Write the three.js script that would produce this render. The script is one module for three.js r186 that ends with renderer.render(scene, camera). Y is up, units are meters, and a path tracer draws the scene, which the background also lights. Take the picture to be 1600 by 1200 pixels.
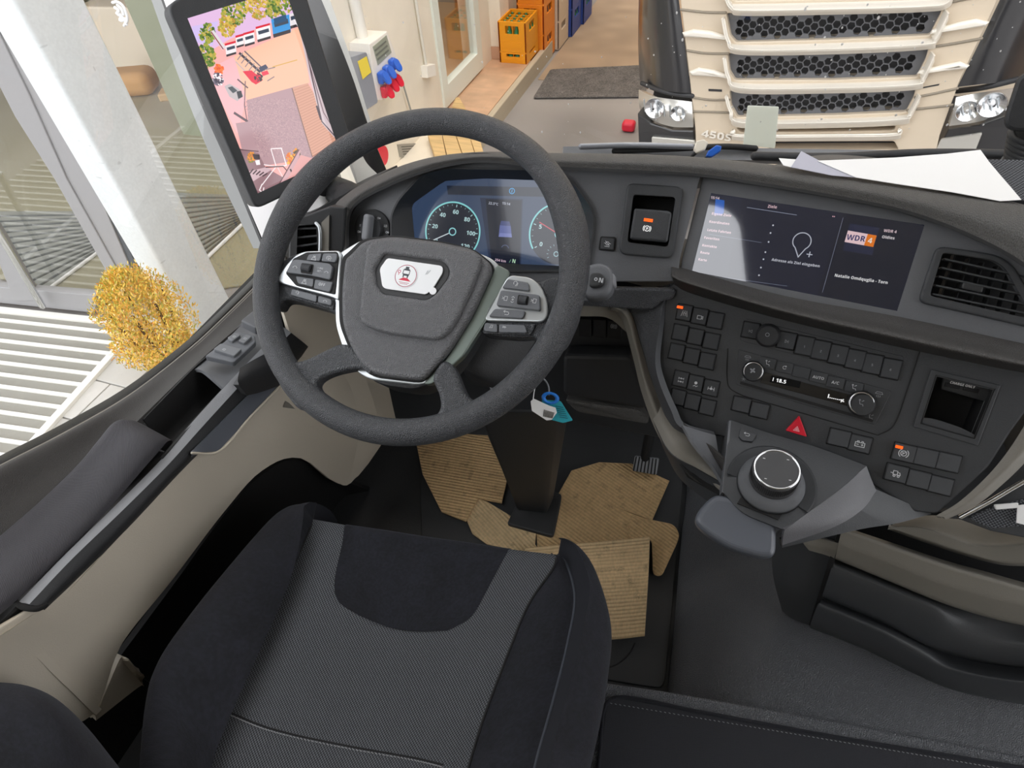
import * as THREE from 'three';
import { mergeGeometries, mergeVertices } from 'three/addons/utils/BufferGeometryUtils.js';
import { RectAreaLightUniformsLib } from 'three/addons/lights/RectAreaLightUniformsLib.js';
import { RoundedBoxGeometry } from 'three/addons/geometries/RoundedBoxGeometry.js';
import { TextGeometry } from 'three/addons/geometries/TextGeometry.js';
import { FontLoader } from 'three/addons/loaders/FontLoader.js';

// ---------- camera, sky, exposure ----------
const V = (x, y, z) => new THREE.Vector3(x, y, z);
const F = 985, EYE = V(0, 1.33, 0);
const camDown = V(70, 920, F).normalize();                       // plumb line and the lorry's forward direction, in camera axes (x right, y down, z ahead)
const camFwd = V(500, -1090, F); camFwd.addScaledVector(camDown, -camFwd.dot(camDown)).normalize();
const camRight = new THREE.Vector3().crossVectors(camDown, camFwd);
const toWorld = (v) => V(v.dot(camRight), -v.dot(camDown), -v.dot(camFwd));
const scene = new THREE.Scene();
const camera = new THREE.PerspectiveCamera(2 * Math.atan(600 / F) * 180 / Math.PI, 4 / 3, 0.02, 200);
camera.position.copy(EYE);
camera.quaternion.setFromRotationMatrix(new THREE.Matrix4().makeBasis(toWorld(V(1, 0, 0)), toWorld(V(0, -1, 0)), toWorld(V(0, 0, -1))));
const renderer = new THREE.WebGLRenderer();
renderer.toneMapping = THREE.LinearToneMapping;
renderer.toneMappingExposure = 1.2;
renderer.shadowMap.enabled = true;
{ // bright overcast sky
  const w = 64, h = 32, d = new Float32Array(w * h * 4);
  for (let j = 0; j < h; j++) for (let i = 0; i < w; i++) {
    const up = Math.max(0, Math.sin(((j + 0.5) / h - 0.5) * Math.PI)), k = 2.0 + 1.0 * up, o = (j * w + i) * 4;
    d[o] = k * 0.985; d[o + 1] = k; d[o + 2] = k * 1.03; d[o + 3] = 1;
  }
  const t = new THREE.DataTexture(d, w, h, THREE.RGBAFormat, THREE.FloatType);
  t.mapping = THREE.EquirectangularReflectionMapping; t.magFilter = THREE.LinearFilter; t.needsUpdate = true;
  scene.background = t; scene.environment = t;
}

RectAreaLightUniformsLib.init();
// ---------- helpers ----------
const rayDir = (x, y) => toWorld(V(x - 800, y - 600, F)).divideScalar(F);
const at = (x, y, depth) => EYE.clone().addScaledVector(rayDir(x, y), depth);
const onY = (x, y, Y) => { const r = rayDir(x, y); return EYE.clone().addScaledVector(r, (Y - EYE.y) / r.y); };
const onX = (x, y, X) => { const r = rayDir(x, y); return EYE.clone().addScaledVector(r, (X - EYE.x) / r.x); };
const onZ = (x, y, Z) => { const r = rayDir(x, y); return EYE.clone().addScaledVector(r, (Z - EYE.z) / r.z); };
// a plane frame: origin p, normal n, in-plane axes u, v
function frame(p, n, uHint = V(1, 0, 0)) {
  n = n.clone().normalize();
  const u = uHint.clone().addScaledVector(n, -uHint.dot(n)).normalize(), v = new THREE.Vector3().crossVectors(n, u);
  const M = new THREE.Matrix4().makeBasis(u, v, n).setPosition(p);
  const f = { p, n, u, v, M, q: new THREE.Quaternion().setFromRotationMatrix(M) };
  f.pick = (x, y, h = 0) => { const r = rayDir(x, y), t = (p.clone().addScaledVector(n, h).sub(EYE).dot(n)) / r.dot(n); return EYE.clone().addScaledVector(r, t); };
  f.loc = (x, y, h = 0) => { const w = f.pick(x, y, h).sub(p); return new THREE.Vector2(w.dot(u), w.dot(v)); };
  f.pt = (a, b, h = 0) => p.clone().addScaledVector(u, a).addScaledVector(v, b).addScaledVector(n, h);
  return f;
}
function area(pts) { let s = 0; pts.forEach((a, i) => { const b = pts[(i + 1) % pts.length]; s += a.x * b.y - b.x * a.y; }); return s / 2; }
function roundShape(pts, r = 0, S = THREE.Shape) {
  const s = new S();
  if (!r) { s.setFromPoints(pts); return s; }
  const n = pts.length;
  pts.forEach((p, i) => {
    const a = pts[(i + n - 1) % n], b = pts[(i + 1) % n], ra = Math.min(r, p.distanceTo(a) * 0.45), rb = Math.min(r, p.distanceTo(b) * 0.45);
    const A = p.clone().lerp(a, ra / p.distanceTo(a)), B = p.clone().lerp(b, rb / p.distanceTo(b));
    if (i) s.lineTo(A.x, A.y); else s.moveTo(A.x, A.y);
    s.quadraticCurveTo(p.x, p.y, B.x, B.y);
  });
  s.closePath();
  return s;
}
// a plate with its own thickness: outline in plane coordinates, front face at h, thickness t, bevelled edge b, corner radius r
function plate(pts, { h = 0, t = 0.01, b = 0.001, r = 0, holes = [], seg = 2 } = {}) {
  const s = roundShape(pts, r);
  for (const o of holes) s.holes.push(roundShape(o.pts, o.r ?? 0, THREE.Path));
  const g = new THREE.ExtrudeGeometry(s, { depth: Math.max(t - 2 * b, 1e-4), bevelEnabled: b > 0, bevelThickness: b, bevelSize: b, bevelOffset: -b, bevelSegments: seg, curveSegments: 6 });
  g.translate(0, 0, h - t + b);
  return g;
}
const px = (f, list, h = 0) => list.map(([x, y]) => f.loc(x, y, h));
const plateOn = (f, list, o = {}) => plate(px(f, list, o.h ?? 0), { ...o, holes: (o.holes ?? []).map((q) => ({ pts: px(f, q.px, o.h ?? 0), r: q.r })) }).applyMatrix4(f.M);
const cr = (p0, p1, p2, p3, t) => 0.5 * (2 * p1 + (p2 - p0) * t + (2 * p0 - 5 * p1 + 4 * p2 - p3) * t * t + (3 * p1 - p0 - 3 * p2 + p3) * t * t * t);
function resample(arr, n, lin) {
  const out = [], m = arr.length - 1;
  for (let i = 0; i < n; i++) {
    const s = (i / (n - 1)) * m, k = Math.min(Math.floor(s), m - 1), t = s - k;
    const [b, c] = [arr[k], arr[k + 1]], a = arr[k - 1] ?? b.clone().multiplyScalar(2).sub(c), d = arr[k + 2] ?? c.clone().multiplyScalar(2).sub(b);
    out.push(lin ? b.clone().lerp(c, t) : V(cr(a.x, b.x, c.x, d.x, t), cr(a.y, b.y, c.y, d.y, t), cr(a.z, b.z, c.z, d.z, t)));
  }
  return out;
}
// a curved shell through a grid of points: rows run along u, smooth in both directions, with thickness
function shell(rows, { t = 0.006, nu = 40, nv = 16, linU = false, linV = false, flip = 0 } = {}) {
  const r1 = rows.map((r) => resample(r, nu, linU)), cols = [];
  for (let i = 0; i < nu; i++) cols.push(resample(r1.map((r) => r[i]), nv, linV));
  const P = (i, j) => cols[i][j], N = [];
  let face = 0;
  for (let j = 0; j < nv; j++) for (let i = 0; i < nu; i++) {
    const du = P(Math.min(i + 1, nu - 1), j).clone().sub(P(Math.max(i - 1, 0), j)), dv = P(i, Math.min(j + 1, nv - 1)).clone().sub(P(i, Math.max(j - 1, 0)));
    const n = du.cross(dv).normalize(); N.push(n); face += Math.sign(n.dot(EYE.clone().sub(P(i, j))));
  }
  let s = face >= 0 ? 1 : -1; if (flip) s = -s;
  const pos = [], uv = [], idx = [];
  const push = (p, a, b) => { pos.push(p.x, p.y, p.z); uv.push(a, b); return pos.length / 3 - 1; };
  const lenU = [0], lenV = [0], jm = nv >> 1, im = nu >> 1;
  for (let i = 1; i < nu; i++) lenU.push(lenU[i - 1] + P(i, jm).distanceTo(P(i - 1, jm)));
  for (let j = 1; j < nv; j++) lenV.push(lenV[j - 1] + P(im, j).distanceTo(P(im, j - 1)));
  const back = (i, j) => P(i, j).clone().addScaledVector(N[j * nu + i], -s * t);
  const quad = (a, b, c, d) => (s > 0 ? idx.push(a, b, c, a, c, d) : idx.push(a, c, b, a, d, c));
  for (const side of [0, 1]) {
    const base = pos.length / 3;
    for (let j = 0; j < nv; j++) for (let i = 0; i < nu; i++) push(side ? back(i, j) : P(i, j), lenU[i], lenV[j]);
    for (let j = 0; j < nv - 1; j++) for (let i = 0; i < nu - 1; i++) {
      const a = base + j * nu + i, q = [a, a + 1, a + nu + 1, a + nu];
      side ? quad(q[3], q[2], q[1], q[0]) : quad(...q);
    }
  }
  const edge = (list) => { for (let k = 0; k < list.length - 1; k++) { const [i, j] = list[k], [m, n] = list[k + 1]; const a = push(P(i, j), 0, 0), b = push(P(m, n), 0, 0), c = push(back(m, n), 0, 0), d = push(back(i, j), 0, 0); quad(d, c, b, a); } };
  const R = (n) => [...Array(n).keys()];
  edge(R(nu).map((i) => [i, 0])); edge(R(nv).map((j) => [nu - 1, j])); edge(R(nu).reverse().map((i) => [i, nv - 1])); edge(R(nv).reverse().map((j) => [0, j]));
  const g = new THREE.BufferGeometry();
  g.setAttribute('position', new THREE.Float32BufferAttribute(pos, 3)); g.setAttribute('uv', new THREE.Float32BufferAttribute(uv, 2)); g.setIndex(idx); g.computeVertexNormals();
  return g;
}
// a capped round bar or cord through points
function cord(points, r, seg = 0, rad = 10) {
  const c = points.length > 2 ? new THREE.CatmullRomCurve3(points) : new THREE.LineCurve3(points[0], points[1]);
  const n = seg || Math.max(2, points.length * 6), g = [new THREE.TubeGeometry(c, n, r, rad, false)];
  for (const p of [points[0], points[points.length - 1]]) g.push(new THREE.SphereGeometry(r, rad, 6).translate(p.x, p.y, p.z));
  return merge(g);
}
function merge(list) {
  return mergeGeometries(list.map((g) => { g = g.index ? g.toNonIndexed() : g; for (const k of Object.keys(g.attributes)) if (!['position', 'normal', 'uv'].includes(k)) g.deleteAttribute(k); return g; }));
}
const rbox = (w, h, d, r = 0.004, s = 2) => new RoundedBoxGeometry(w, h, d, s, Math.min(r, w / 2.01, h / 2.01, d / 2.01));
function boxAt(a, b, r = 0.004) { // rounded box between two corners
  const g = rbox(Math.abs(b.x - a.x), Math.abs(b.y - a.y), Math.abs(b.z - a.z), r);
  return g.translate((a.x + b.x) / 2, (a.y + b.y) / 2, (a.z + b.z) / 2);
}
// things and parts
const origins = new Map(), names = new Map();
function numbered(name) { const n = names.get(name) ?? 0; names.set(name, n + 1); return n ? name + '_' + String(n).padStart(3, '0') : name; }
const lit = (m) => { m.castShadow = true; m.receiveShadow = true; return m; };
function thing(name, label, category, pos, group) {
  const o = new THREE.Group(); o.name = numbered(name); o.position.copy(pos); scene.add(o);
  o.userData = { label, category }; if (group) o.userData.group = group;
  origins.set(o, pos.clone());
  return o;
}
function part(parent, name, geo, mat, label) { // geometry given in world coordinates
  const o = origins.get(parent), m = lit(new THREE.Mesh(geo.translate(-o.x, -o.y, -o.z), mat));
  m.name = name; if (label) m.userData.label = label; parent.add(m); origins.set(m, o);
  return m;
}
function put(parent, name, geo, mat, pos, quat, label) { // a piece with its own place; geometry in its own coordinates and shared
  const o = origins.get(parent) ?? V(0, 0, 0), m = lit(new THREE.Mesh(geo, mat));
  m.name = name; m.position.copy(pos).sub(o); if (quat) m.quaternion.copy(quat);
  if (label) m.userData.label = label; parent.add(m); origins.set(m, V(0, 0, 0));
  return m;
}
function single(name, geo, mat, label, category, group) { // a thing of one mesh
  geo.computeBoundingBox(); const b = geo.boundingBox, c = V((b.min.x + b.max.x) / 2, b.min.y, (b.min.z + b.max.z) / 2);
  const m = lit(new THREE.Mesh(geo.translate(-c.x, -c.y, -c.z), mat)); m.position.copy(c); m.name = numbered(name); scene.add(m);
  m.userData = { label, category }; if (group) m.userData.group = group;
  origins.set(m, c);
  return m;
}
function struct(name, geo, mat) { const m = lit(new THREE.Mesh(geo, mat)); m.name = name; m.userData.kind = 'structure'; scene.add(m); origins.set(m, V(0, 0, 0)); return m; }

// ---------- textures and materials ----------
let seed = 7; const rnd = () => { seed = (seed * 1664525 + 1013904223) >>> 0; return seed / 4294967296; };
const rr = (a, b) => a + (b - a) * rnd();
function noiseGrid(n) { const a = new Float32Array(n * n); for (let i = 0; i < a.length; i++) a[i] = rnd(); return a; }
function vnoise(grid, n, x, y) { const xi = Math.floor(x), yi = Math.floor(y), sx = x - xi, sy = y - yi, u = sx * sx * (3 - 2 * sx), v = sy * sy * (3 - 2 * sy), g = (i, j) => grid[(((j % n) + n) % n) * n + (((i % n) + n) % n)]; return (g(xi, yi) * (1 - u) + g(xi + 1, yi) * u) * (1 - v) + (g(xi, yi + 1) * (1 - u) + g(xi + 1, yi + 1) * u) * v; }
function tex(n, fn, srgb, size) { // fn(x, y in 0..1) -> value or [r,g,b] in 0..1; size: metres per tile
  const d = new Uint8Array(n * n * 4);
  for (let j = 0; j < n; j++) for (let i = 0; i < n; i++) { const v = fn(i / n, j / n), o = (j * n + i) * 4, c = Array.isArray(v) ? v : [v, v, v]; for (let k = 0; k < 3; k++) d[o + k] = Math.max(0, Math.min(255, c[k] * 255)); d[o + 3] = 255; }
  const t = new THREE.DataTexture(d, n, n); t.wrapS = t.wrapT = THREE.RepeatWrapping; t.magFilter = THREE.LinearFilter; t.minFilter = THREE.LinearMipmapLinearFilter; t.generateMipmaps = true;
  if (srgb) t.colorSpace = THREE.SRGBColorSpace; t.repeat.set(1 / size, 1 / size); t.needsUpdate = true; return t;
}
const G1 = noiseGrid(64), G2 = noiseGrid(32), G3 = noiseGrid(16), G4 = noiseGrid(8), G5 = noiseGrid(128);
const fbm = (x, y) => 0.4 * vnoise(G4, 8, x * 8, y * 8) + 0.28 * vnoise(G3, 16, x * 16, y * 16) + 0.2 * vnoise(G2, 32, x * 32, y * 32) + 0.12 * vnoise(G1, 64, x * 64, y * 64);
function cells(n) { // worn leather: cell pattern
  const p = []; for (let i = 0; i < n * n; i++) p.push([rnd(), rnd()]);
  return (x, y) => { const X = x * n, Y = y * n, xi = Math.floor(X), yi = Math.floor(Y); let a = 9, b = 9; for (let j = -1; j < 2; j++) for (let i = -1; i < 2; i++) { const q = p[((yi + j + n) % n) * n + ((xi + i + n) % n)], d = Math.hypot(xi + i + q[0] - X, yi + j + q[1] - Y); if (d < a) { b = a; a = d; } else if (d < b) b = d; } return Math.min(1, (b - a) * 2.2); };
}
const T = {
  grain: tex(256, ((c) => (x, y) => 0.75 * c(x, y) + 0.25 * vnoise(G1, 64, x * 64, y * 64))(cells(26)), false, 0.055),
  grain2: tex(512, ((c) => (x, y) => 0.8 * c(x, y) + 0.2 * vnoise(G5, 128, x * 128, y * 128))(cells(40)), false, 0.13),
  fine: tex(256, (x, y) => 0.5 * vnoise(G5, 128, x * 128, y * 128) + 0.5 * vnoise(G1, 64, x * 64, y * 64), false, 0.05),
  weaveB: tex(256, (x, y) => { const a = x * 16, b = y * 16, k = (Math.floor(a) + Math.floor(b)) % 2, u = a % 1 - 0.5, v = b % 1 - 0.5; return k ? 0.9 - 1.4 * u * u - 0.4 * v * v : 0.45 - 1.4 * v * v - 0.4 * u * u; }, false, 0.036),
  weaveC: tex(256, (x, y) => { const a = x * 16, b = y * 16, k = (Math.floor(a) + Math.floor(b)) % 2, n = vnoise(G1, 64, x * 64, y * 64); return k ? [0.35 + 0.1 * n, 0.36 + 0.1 * n, 0.38 + 0.1 * n] : [0.14 + 0.07 * n, 0.145 + 0.07 * n, 0.16 + 0.07 * n]; }, true, 0.036),
  ribB: tex(128, (x, y) => 0.5 + 0.5 * Math.sin((x + y) * 2 * Math.PI * 16) * 0.7 + 0.2 * vnoise(G1, 64, x * 64, y * 64), false, 0.05),
  velour: tex(256, (x, y) => { const n = fbm(x, y), m = vnoise(G5, 128, x * 128, y * 128), v = 0.11 + 0.05 * (n - 0.5) + 0.035 * (m - 0.5); return [v * 1.0, v * 1.04, v * 1.28]; }, true, 0.35),
  velourB: tex(256, (x, y) => vnoise(G5, 128, x * 128, y * 128), false, 0.06),
  card: tex(512, (x, y) => { const n = fbm(x, y), st = vnoise(G3, 16, x * 16, y * 16), fl = Math.sin(y * 2 * Math.PI * 34); let v = 0.9 + 0.08 * (n - 0.5) + 0.03 * fl; const dirt = Math.max(0, st - 0.7) * 0.8 * vnoise(G5, 128, x * 128, y * 128) + 0.07 * vnoise(G5, 128, x * 100, y * 40); v -= dirt; return [v, v * 0.87, v * 0.67]; }, true, 0.27),
  cardB: tex(256, (x, y) => 0.5 + 0.45 * Math.sin(y * 2 * Math.PI * 34) + 0.1 * vnoise(G1, 64, x * 64, y * 64), false, 0.27),
  wood: tex(512, (x, y) => { const n = vnoise(G2, 32, x * 4, y * 32) * 0.5 + vnoise(G1, 64, x * 8, y * 64) * 0.3 + fbm(x, y) * 0.4; const v = 0.76 + 0.16 * (n - 0.55); return [v * 1.06, v * 0.87, v * 0.71]; }, true, 1.4),
  paleWood: tex(256, (x, y) => { const n = vnoise(G2, 32, x * 3, y * 32); const v = 0.84 + 0.12 * (n - 0.5); return [v, v * 0.85, v * 0.6]; }, true, 0.5),
  asphalt: tex(512, (x, y) => { const n = fbm(x, y), m = vnoise(G5, 128, x * 128, y * 128), v = 0.6 + 0.14 * (n - 0.5) + 0.16 * (m - 0.5); return [v, v * 0.97, v * 0.95]; }, true, 2.2),
  hall: tex(512, (x, y) => { const n = fbm(x, y), m = vnoise(G5, 128, x * 128, y * 128), v = 0.68 + 0.12 * (n - 0.5) + 0.1 * (m - 0.5); return [v, v * 0.865, v * 0.72]; }, true, 2.6),
  plaster: tex(256, (x, y) => { const n = fbm(x, y), v = 0.93 + 0.05 * (n - 0.5); return [v, v * 0.985, v * 0.95]; }, true, 2),
  galv: tex(512, (x, y) => { const n = fbm(x, y), m = vnoise(G5, 128, x * 128, y * 128), s = vnoise(G1, 64, x * 20, y * 64); let v = 0.9 + 0.02 * (n - 0.5) + 0.03 * (m - 0.5); if (s > 0.965) v -= 0.08; return [v * 0.99, v, v * 1.0]; }, true, 1.2),
  mat: tex(256, (x, y) => { const m = vnoise(G5, 128, x * 128, y * 128), n = fbm(x, y), v = 0.46 + 0.22 * (m - 0.5) + 0.16 * (n - 0.5); return [v, v * 0.97, v * 0.95]; }, true, 0.8),
};
const std = (o) => new THREE.MeshStandardMaterial(o), phy = (o) => new THREE.MeshPhysicalMaterial(o);
const plastic = (color, roughness = 0.5, map = T.fine, bumpScale = 0.00025) => std({ color, roughness, bumpMap: map, bumpScale });
const M = {
  pad: plastic(0x575654, 0.62, T.grain, 0.001), fascia: plastic(0x64666a, 0.48), black: plastic(0x2c2d2f, 0.5), deep: plastic(0x151516, 0.7), console: plastic(0x3b3d40, 0.5),
  button: plastic(0x3a3c3f, 0.45), ledge: plastic(0x3c3a38, 0.45, T.grain, 0.0004), gloss: phy({ color: 0x0a0a0b, roughness: 0.25, clearcoat: 0.6, clearcoatRoughness: 0.1 }),
  leather: plastic(0x4a4c50, 0.48, T.grain, 0.0011), cover: plastic(0x646568, 0.45, T.grain, 0.0011), rim: plastic(0x45474b, 0.36, T.grain, 0.0011),
  silver: std({ color: 0xc6cbce, roughness: 0.32, metalness: 0.75 }), chrome: std({ color: 0xe0e2e4, roughness: 0.15, metalness: 1 }), grip: plastic(0x84868a, 0.4),
  greyTrim: plastic(0x827e76, 0.55), beige: plastic(0xcdc4b4, 0.6), pillar: plastic(0xb9b8b2, 0.65), plateGrey: plastic(0x6b6e73, 0.42), litFacet: plastic(0x56565a, 0.4), knobTop: plastic(0x4a4a4c, 0.4), paddle: phy({ color: 0x565a62, roughness: 0.38, clearcoat: 0.15, clearcoatRoughness: 0.3 }),
  tunnel: plastic(0x5e6064, 0.42, T.grain2, 0.0022), rubber: plastic(0x2e2f30, 0.6, T.fine, 0.0004), carpet: std({ color: 0x2b2c31, roughness: 1, bumpMap: T.velourB, bumpScale: 0.0008 }),
  armrest: std({ color: 0x403f44, roughness: 0.75, bumpMap: T.ribB, bumpScale: 0.0006 }), weave: std({ map: T.weaveC, color: 0xffffff, roughness: 0.95, bumpMap: T.weaveB, bumpScale: 0.0008 }),
  velour: phy({ map: T.velour, roughness: 1, bumpMap: T.velourB, bumpScale: 0.0004, sheen: 0.35, sheenRoughness: 0.6, sheenColor: new THREE.Color(0.3, 0.32, 0.4) }), piping: std({ color: 0x3c4048, roughness: 0.9 }), stitch: std({ color: 0x9a9a9c, roughness: 0.9 }),
  card: std({ map: T.card, roughness: 0.95, bumpMap: T.cardB, bumpScale: 0.003 }), cardPale: std({ map: T.card, color: 0xffffff, roughness: 0.95, bumpMap: T.cardB, bumpScale: 0.003 }), cardDull: std({ map: T.card, color: 0xf2eadf, roughness: 0.95, bumpMap: T.cardB, bumpScale: 0.003 }), trim: plastic(0x3f3d3c, 0.6, T.grain, 0.0008), white: std({ color: 0xf2f2f2, roughness: 0.8 }), paper: std({ color: 0xf4f4f3, roughness: 0.9 }), lilac: std({ color: 0xb9b9c6, roughness: 0.9 }),
  orange: std({ color: 0xff6a1a, emissive: 0xff5a10, emissiveIntensity: 0.7, roughness: 0.5 }), red: std({ color: 0xd81530, roughness: 0.4 }), seal: plastic(0x111112, 0.35), metalGrey: std({ color: 0x8b8d92, roughness: 0.4, metalness: 0.3 }),
  glass: phy({ color: 0xffffff, transmission: 1, roughness: 0, thickness: 0, ior: 1.5 }), headliner: std({ color: 0xd6d3cb, roughness: 0.95 }),
};

// ---------- printed symbols ----------
const CELL = 128, ICON = {};
const atlas = document.createElement('canvas'); atlas.width = atlas.height = 1024;
const ac = atlas.getContext('2d'); ac.strokeStyle = ac.fillStyle = '#ffffff'; ac.lineWidth = 8; ac.lineCap = 'round'; ac.lineJoin = 'round'; ac.textAlign = 'center'; ac.textBaseline = 'middle';
function glyph(name, draw) { const n = Object.keys(ICON).length; ICON[name] = n; ac.save(); ac.translate((n % 8) * CELL + 64, Math.floor(n / 8) * CELL + 64); draw(ac); ac.restore(); }
const line = (c, ...p) => { c.beginPath(); p.forEach(([x, y], i) => (i ? c.lineTo(x, y) : c.moveTo(x, y))); c.stroke(); };
const ring = (c, x, y, r, a = 0, b = 7) => { c.beginPath(); c.arc(x, y, r, a, b); c.stroke(); };
const say = (s, size, font = 'sans-serif') => (c) => { c.font = 'bold ' + size + 'px ' + font; c.fillText(s, 0, 4); };
for (const n of ['1', '2', '3', '4', '5', '6']) glyph(n, say(n, 64));
glyph('AUTO', say('AUTO', 40)); glyph('AC', say('A/C', 52)); glyph('OFF', say('OFF', 54)); glyph('N', (c) => { ring(c, -34, 0, 14); c.font = 'bold 70px sans-serif'; c.fillText('N', 22, 4); });
glyph('park', (c) => { ring(c, 0, 0, 32); c.font = 'bold 48px sans-serif'; c.fillText('P', 0, 3); ring(c, 0, 0, 48, -0.7, 0.7); ring(c, 0, 0, 48, 2.44, 3.84); });
glyph('prev', (c) => { line(c, [24, -26], [-20, 0], [24, 26], [24, -26]); line(c, [-30, -24], [-30, 24]); });
glyph('next', (c) => { line(c, [-24, -26], [20, 0], [-24, 26], [-24, -26]); line(c, [30, -24], [30, 24]); });
glyph('power', (c) => { ring(c, 0, 0, 26); });
glyph('lane', (c) => { line(c, [-44, 40], [-26, -40]); line(c, [44, 40], [26, -40]); line(c, [-14, 30], [-14, -10], [14, -10], [14, 30]); line(c, [0, -40], [0, -24]); });
glyph('cam', (c) => { c.strokeRect(-36, -24, 58, 48); line(c, [24, -8], [42, -20], [42, 20], [24, 8]); });
glyph('axle', (c) => { line(c, [-36, -34], [-36, -10]); line(c, [36, -34], [36, -10]); line(c, [-36, -22], [36, -22]); line(c, [-36, 14], [-36, 40]); line(c, [36, 14], [36, 40]); line(c, [-36, 27], [36, 27]); ring(c, 0, -22, 8); ring(c, 0, 27, 8); });
glyph('slip', (c) => { ring(c, 0, -16, 18); c.fill(); line(c, [-30, 36], [-10, 22], [10, 38], [30, 24]); });
glyph('diff', (c) => { line(c, [-44, -20], [-44, 20]); line(c, [-44, 0], [44, 0]); line(c, [44, -24], [44, 24]); c.fillRect(-14, -16, 28, 32); line(c, [0, -34], [0, -16]); });
glyph('battery', (c) => { c.strokeRect(-44, -20, 88, 44); line(c, [-28, -20], [-28, -34], [-12, -34], [-12, -20]); line(c, [28, -20], [28, -34], [12, -34], [12, -20]); line(c, [-30, 2], [-14, 2]); line(c, [14, 2], [30, 2]); line(c, [22, -6], [22, 10]); });
glyph('brake', (c) => { ring(c, 0, 0, 26); ring(c, 0, 0, 44, -0.9, 0.9); ring(c, 0, 0, 44, 2.2, 4.1); line(c, [-12, 12], [12, -12]); line(c, [-12, -10], [0, 2]); });
glyph('truck', (c) => { line(c, [-50, -6], [-30, -6]); c.strokeRect(-28, -32, 40, 40); line(c, [12, -18], [34, -18], [42, 8], [-28, 8]); ring(c, -14, 22, 10); ring(c, 26, 22, 10); });
glyph('back', (c) => { line(c, [-22, -26], [-40, -10], [-22, 6]); line(c, [-40, -10], [18, -10]); ring(c, 18, 12, 22, -1.57, 1.57); line(c, [18, 34], [-14, 34]); });
glyph('seat', (c) => { ring(c, -20, -34, 9); line(c, [-18, -18], [-8, 22], [30, 22], [38, 46]); line(c, [10, -20], [34, -34], [26, -36]); });
glyph('screen', (c) => { line(c, [-46, -14], [-30, -40], [30, -40], [46, -14], [-46, -14]); line(c, [-20, 6], [-20, 30]); line(c, [0, 6], [0, 34]); line(c, [20, 6], [20, 30]); });
glyph('fan', (c) => { for (let i = 0; i < 4; i++) { c.save(); c.rotate(i * Math.PI / 2); c.beginPath(); c.ellipse(12, -22, 13, 22, 0.5, 0, 7); c.fill(); c.restore(); } });
glyph('retarder', (c) => { ring(c, 0, -6, 22); line(c, [-44, -6], [-22, -6]); line(c, [22, -6], [44, -6]); line(c, [-30, -34], [30, 22]); c.fillRect(-34, 32, 68, 8); });
glyph('phone', (c) => { ring(c, 0, 26, 40, 3.7, 5.7); line(c, [-40, 8], [-28, 16]); line(c, [40, 8], [28, 16]); });
glyph('road', (c) => { line(c, [-34, 36], [-14, -30]); line(c, [34, 36], [14, -30]); c.fillRect(-7, -24, 14, 40); line(c, [-44, 42], [44, 42]); });
glyph('follow', (c) => { c.strokeRect(-16, -30, 32, 40); line(c, [-34, -26], [-44, 0], [-34, 26]); line(c, [34, -26], [44, 0], [34, 26]); line(c, [-14, 30], [14, 30]); });
glyph('res', (c) => { c.font = 'bold 34px sans-serif'; c.fillText('+ RES', 0, -18); c.fillText('SET -', 0, 24); });
glyph('voice', (c) => { ring(c, -8, -6, 26, 2.2, 6.9); line(c, [10, 14], [0, 38]); line(c, [30, -10], [22, 34]); });
glyph('menu', (c) => { c.strokeRect(-10, -30, 44, 60); line(c, [-40, -14], [-18, 0], [-40, 14]); });
glyph('arrows', (c) => { line(c, [-20, -30], [0, -46], [20, -30]); line(c, [-20, 30], [0, 46], [20, 30]); ring(c, 0, 0, 10); });
glyph('media', (c) => { ring(c, -16, 24, 10); ring(c, 24, 18, 10); line(c, [-6, 24], [-6, -26], [34, -32], [34, 18]); });
glyph('skip', (c) => { line(c, [-30, -20], [0, 0], [-30, 20], [-30, -20]); line(c, [6, -20], [36, 0], [6, 20], [6, -20]); });
glyph('lamp', (c) => { ring(c, 14, 0, 26, -1.57, 1.57); line(c, [14, -26], [14, 26]); line(c, [-4, -16], [-34, -16]); line(c, [-4, 4], [-34, 4]); line(c, [-4, 22], [-34, 22]); });
glyph('side', (c) => { ring(c, -18, 0, 20); line(c, [10, -14], [40, -14]); line(c, [10, 8], [40, 8]); ring(c, 24, 0, 14); });
glyph('zero', say('0', 70)); glyph('charge', (c) => { c.font = 'bold 30px sans-serif'; c.fillText('CHARGE', 0, -14); c.fillText('ONLY', 0, 20); });
glyph('recirc', (c) => { ring(c, 0, 4, 26, 0.4, 5.4); line(c, [14, -30], [28, -14], [8, -10]); });
glyph('snow', (c) => { for (let i = 0; i < 3; i++) { c.save(); c.rotate(i * Math.PI / 3); line(c, [-36, 0], [36, 0]); c.restore(); } });
glyph('triangle', (c) => { line(c, [0, -34], [38, 30], [-38, 30], [0, -34]); line(c, [0, -8], [14, 17], [-14, 17], [0, -8]); });
glyph('window', (c) => { c.strokeRect(-30, -30, 60, 60); line(c, [-14, 6], [0, -12], [14, 6]); });
const atlasTex = new THREE.CanvasTexture(atlas); atlasTex.colorSpace = THREE.SRGBColorSpace;
const inkDim = std({ map: atlasTex, color: 0x8d9094, transparent: true, roughness: 0.6 }), ink = std({ map: atlasTex, color: 0xc8cbce, transparent: true, roughness: 0.6 });
const inkBright = std({ map: atlasTex, color: 0xffffff, transparent: true, roughness: 0.6, emissive: 0xffffff, emissiveMap: atlasTex, emissiveIntensity: 0.35 });
const iconGeo = {};
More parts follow.
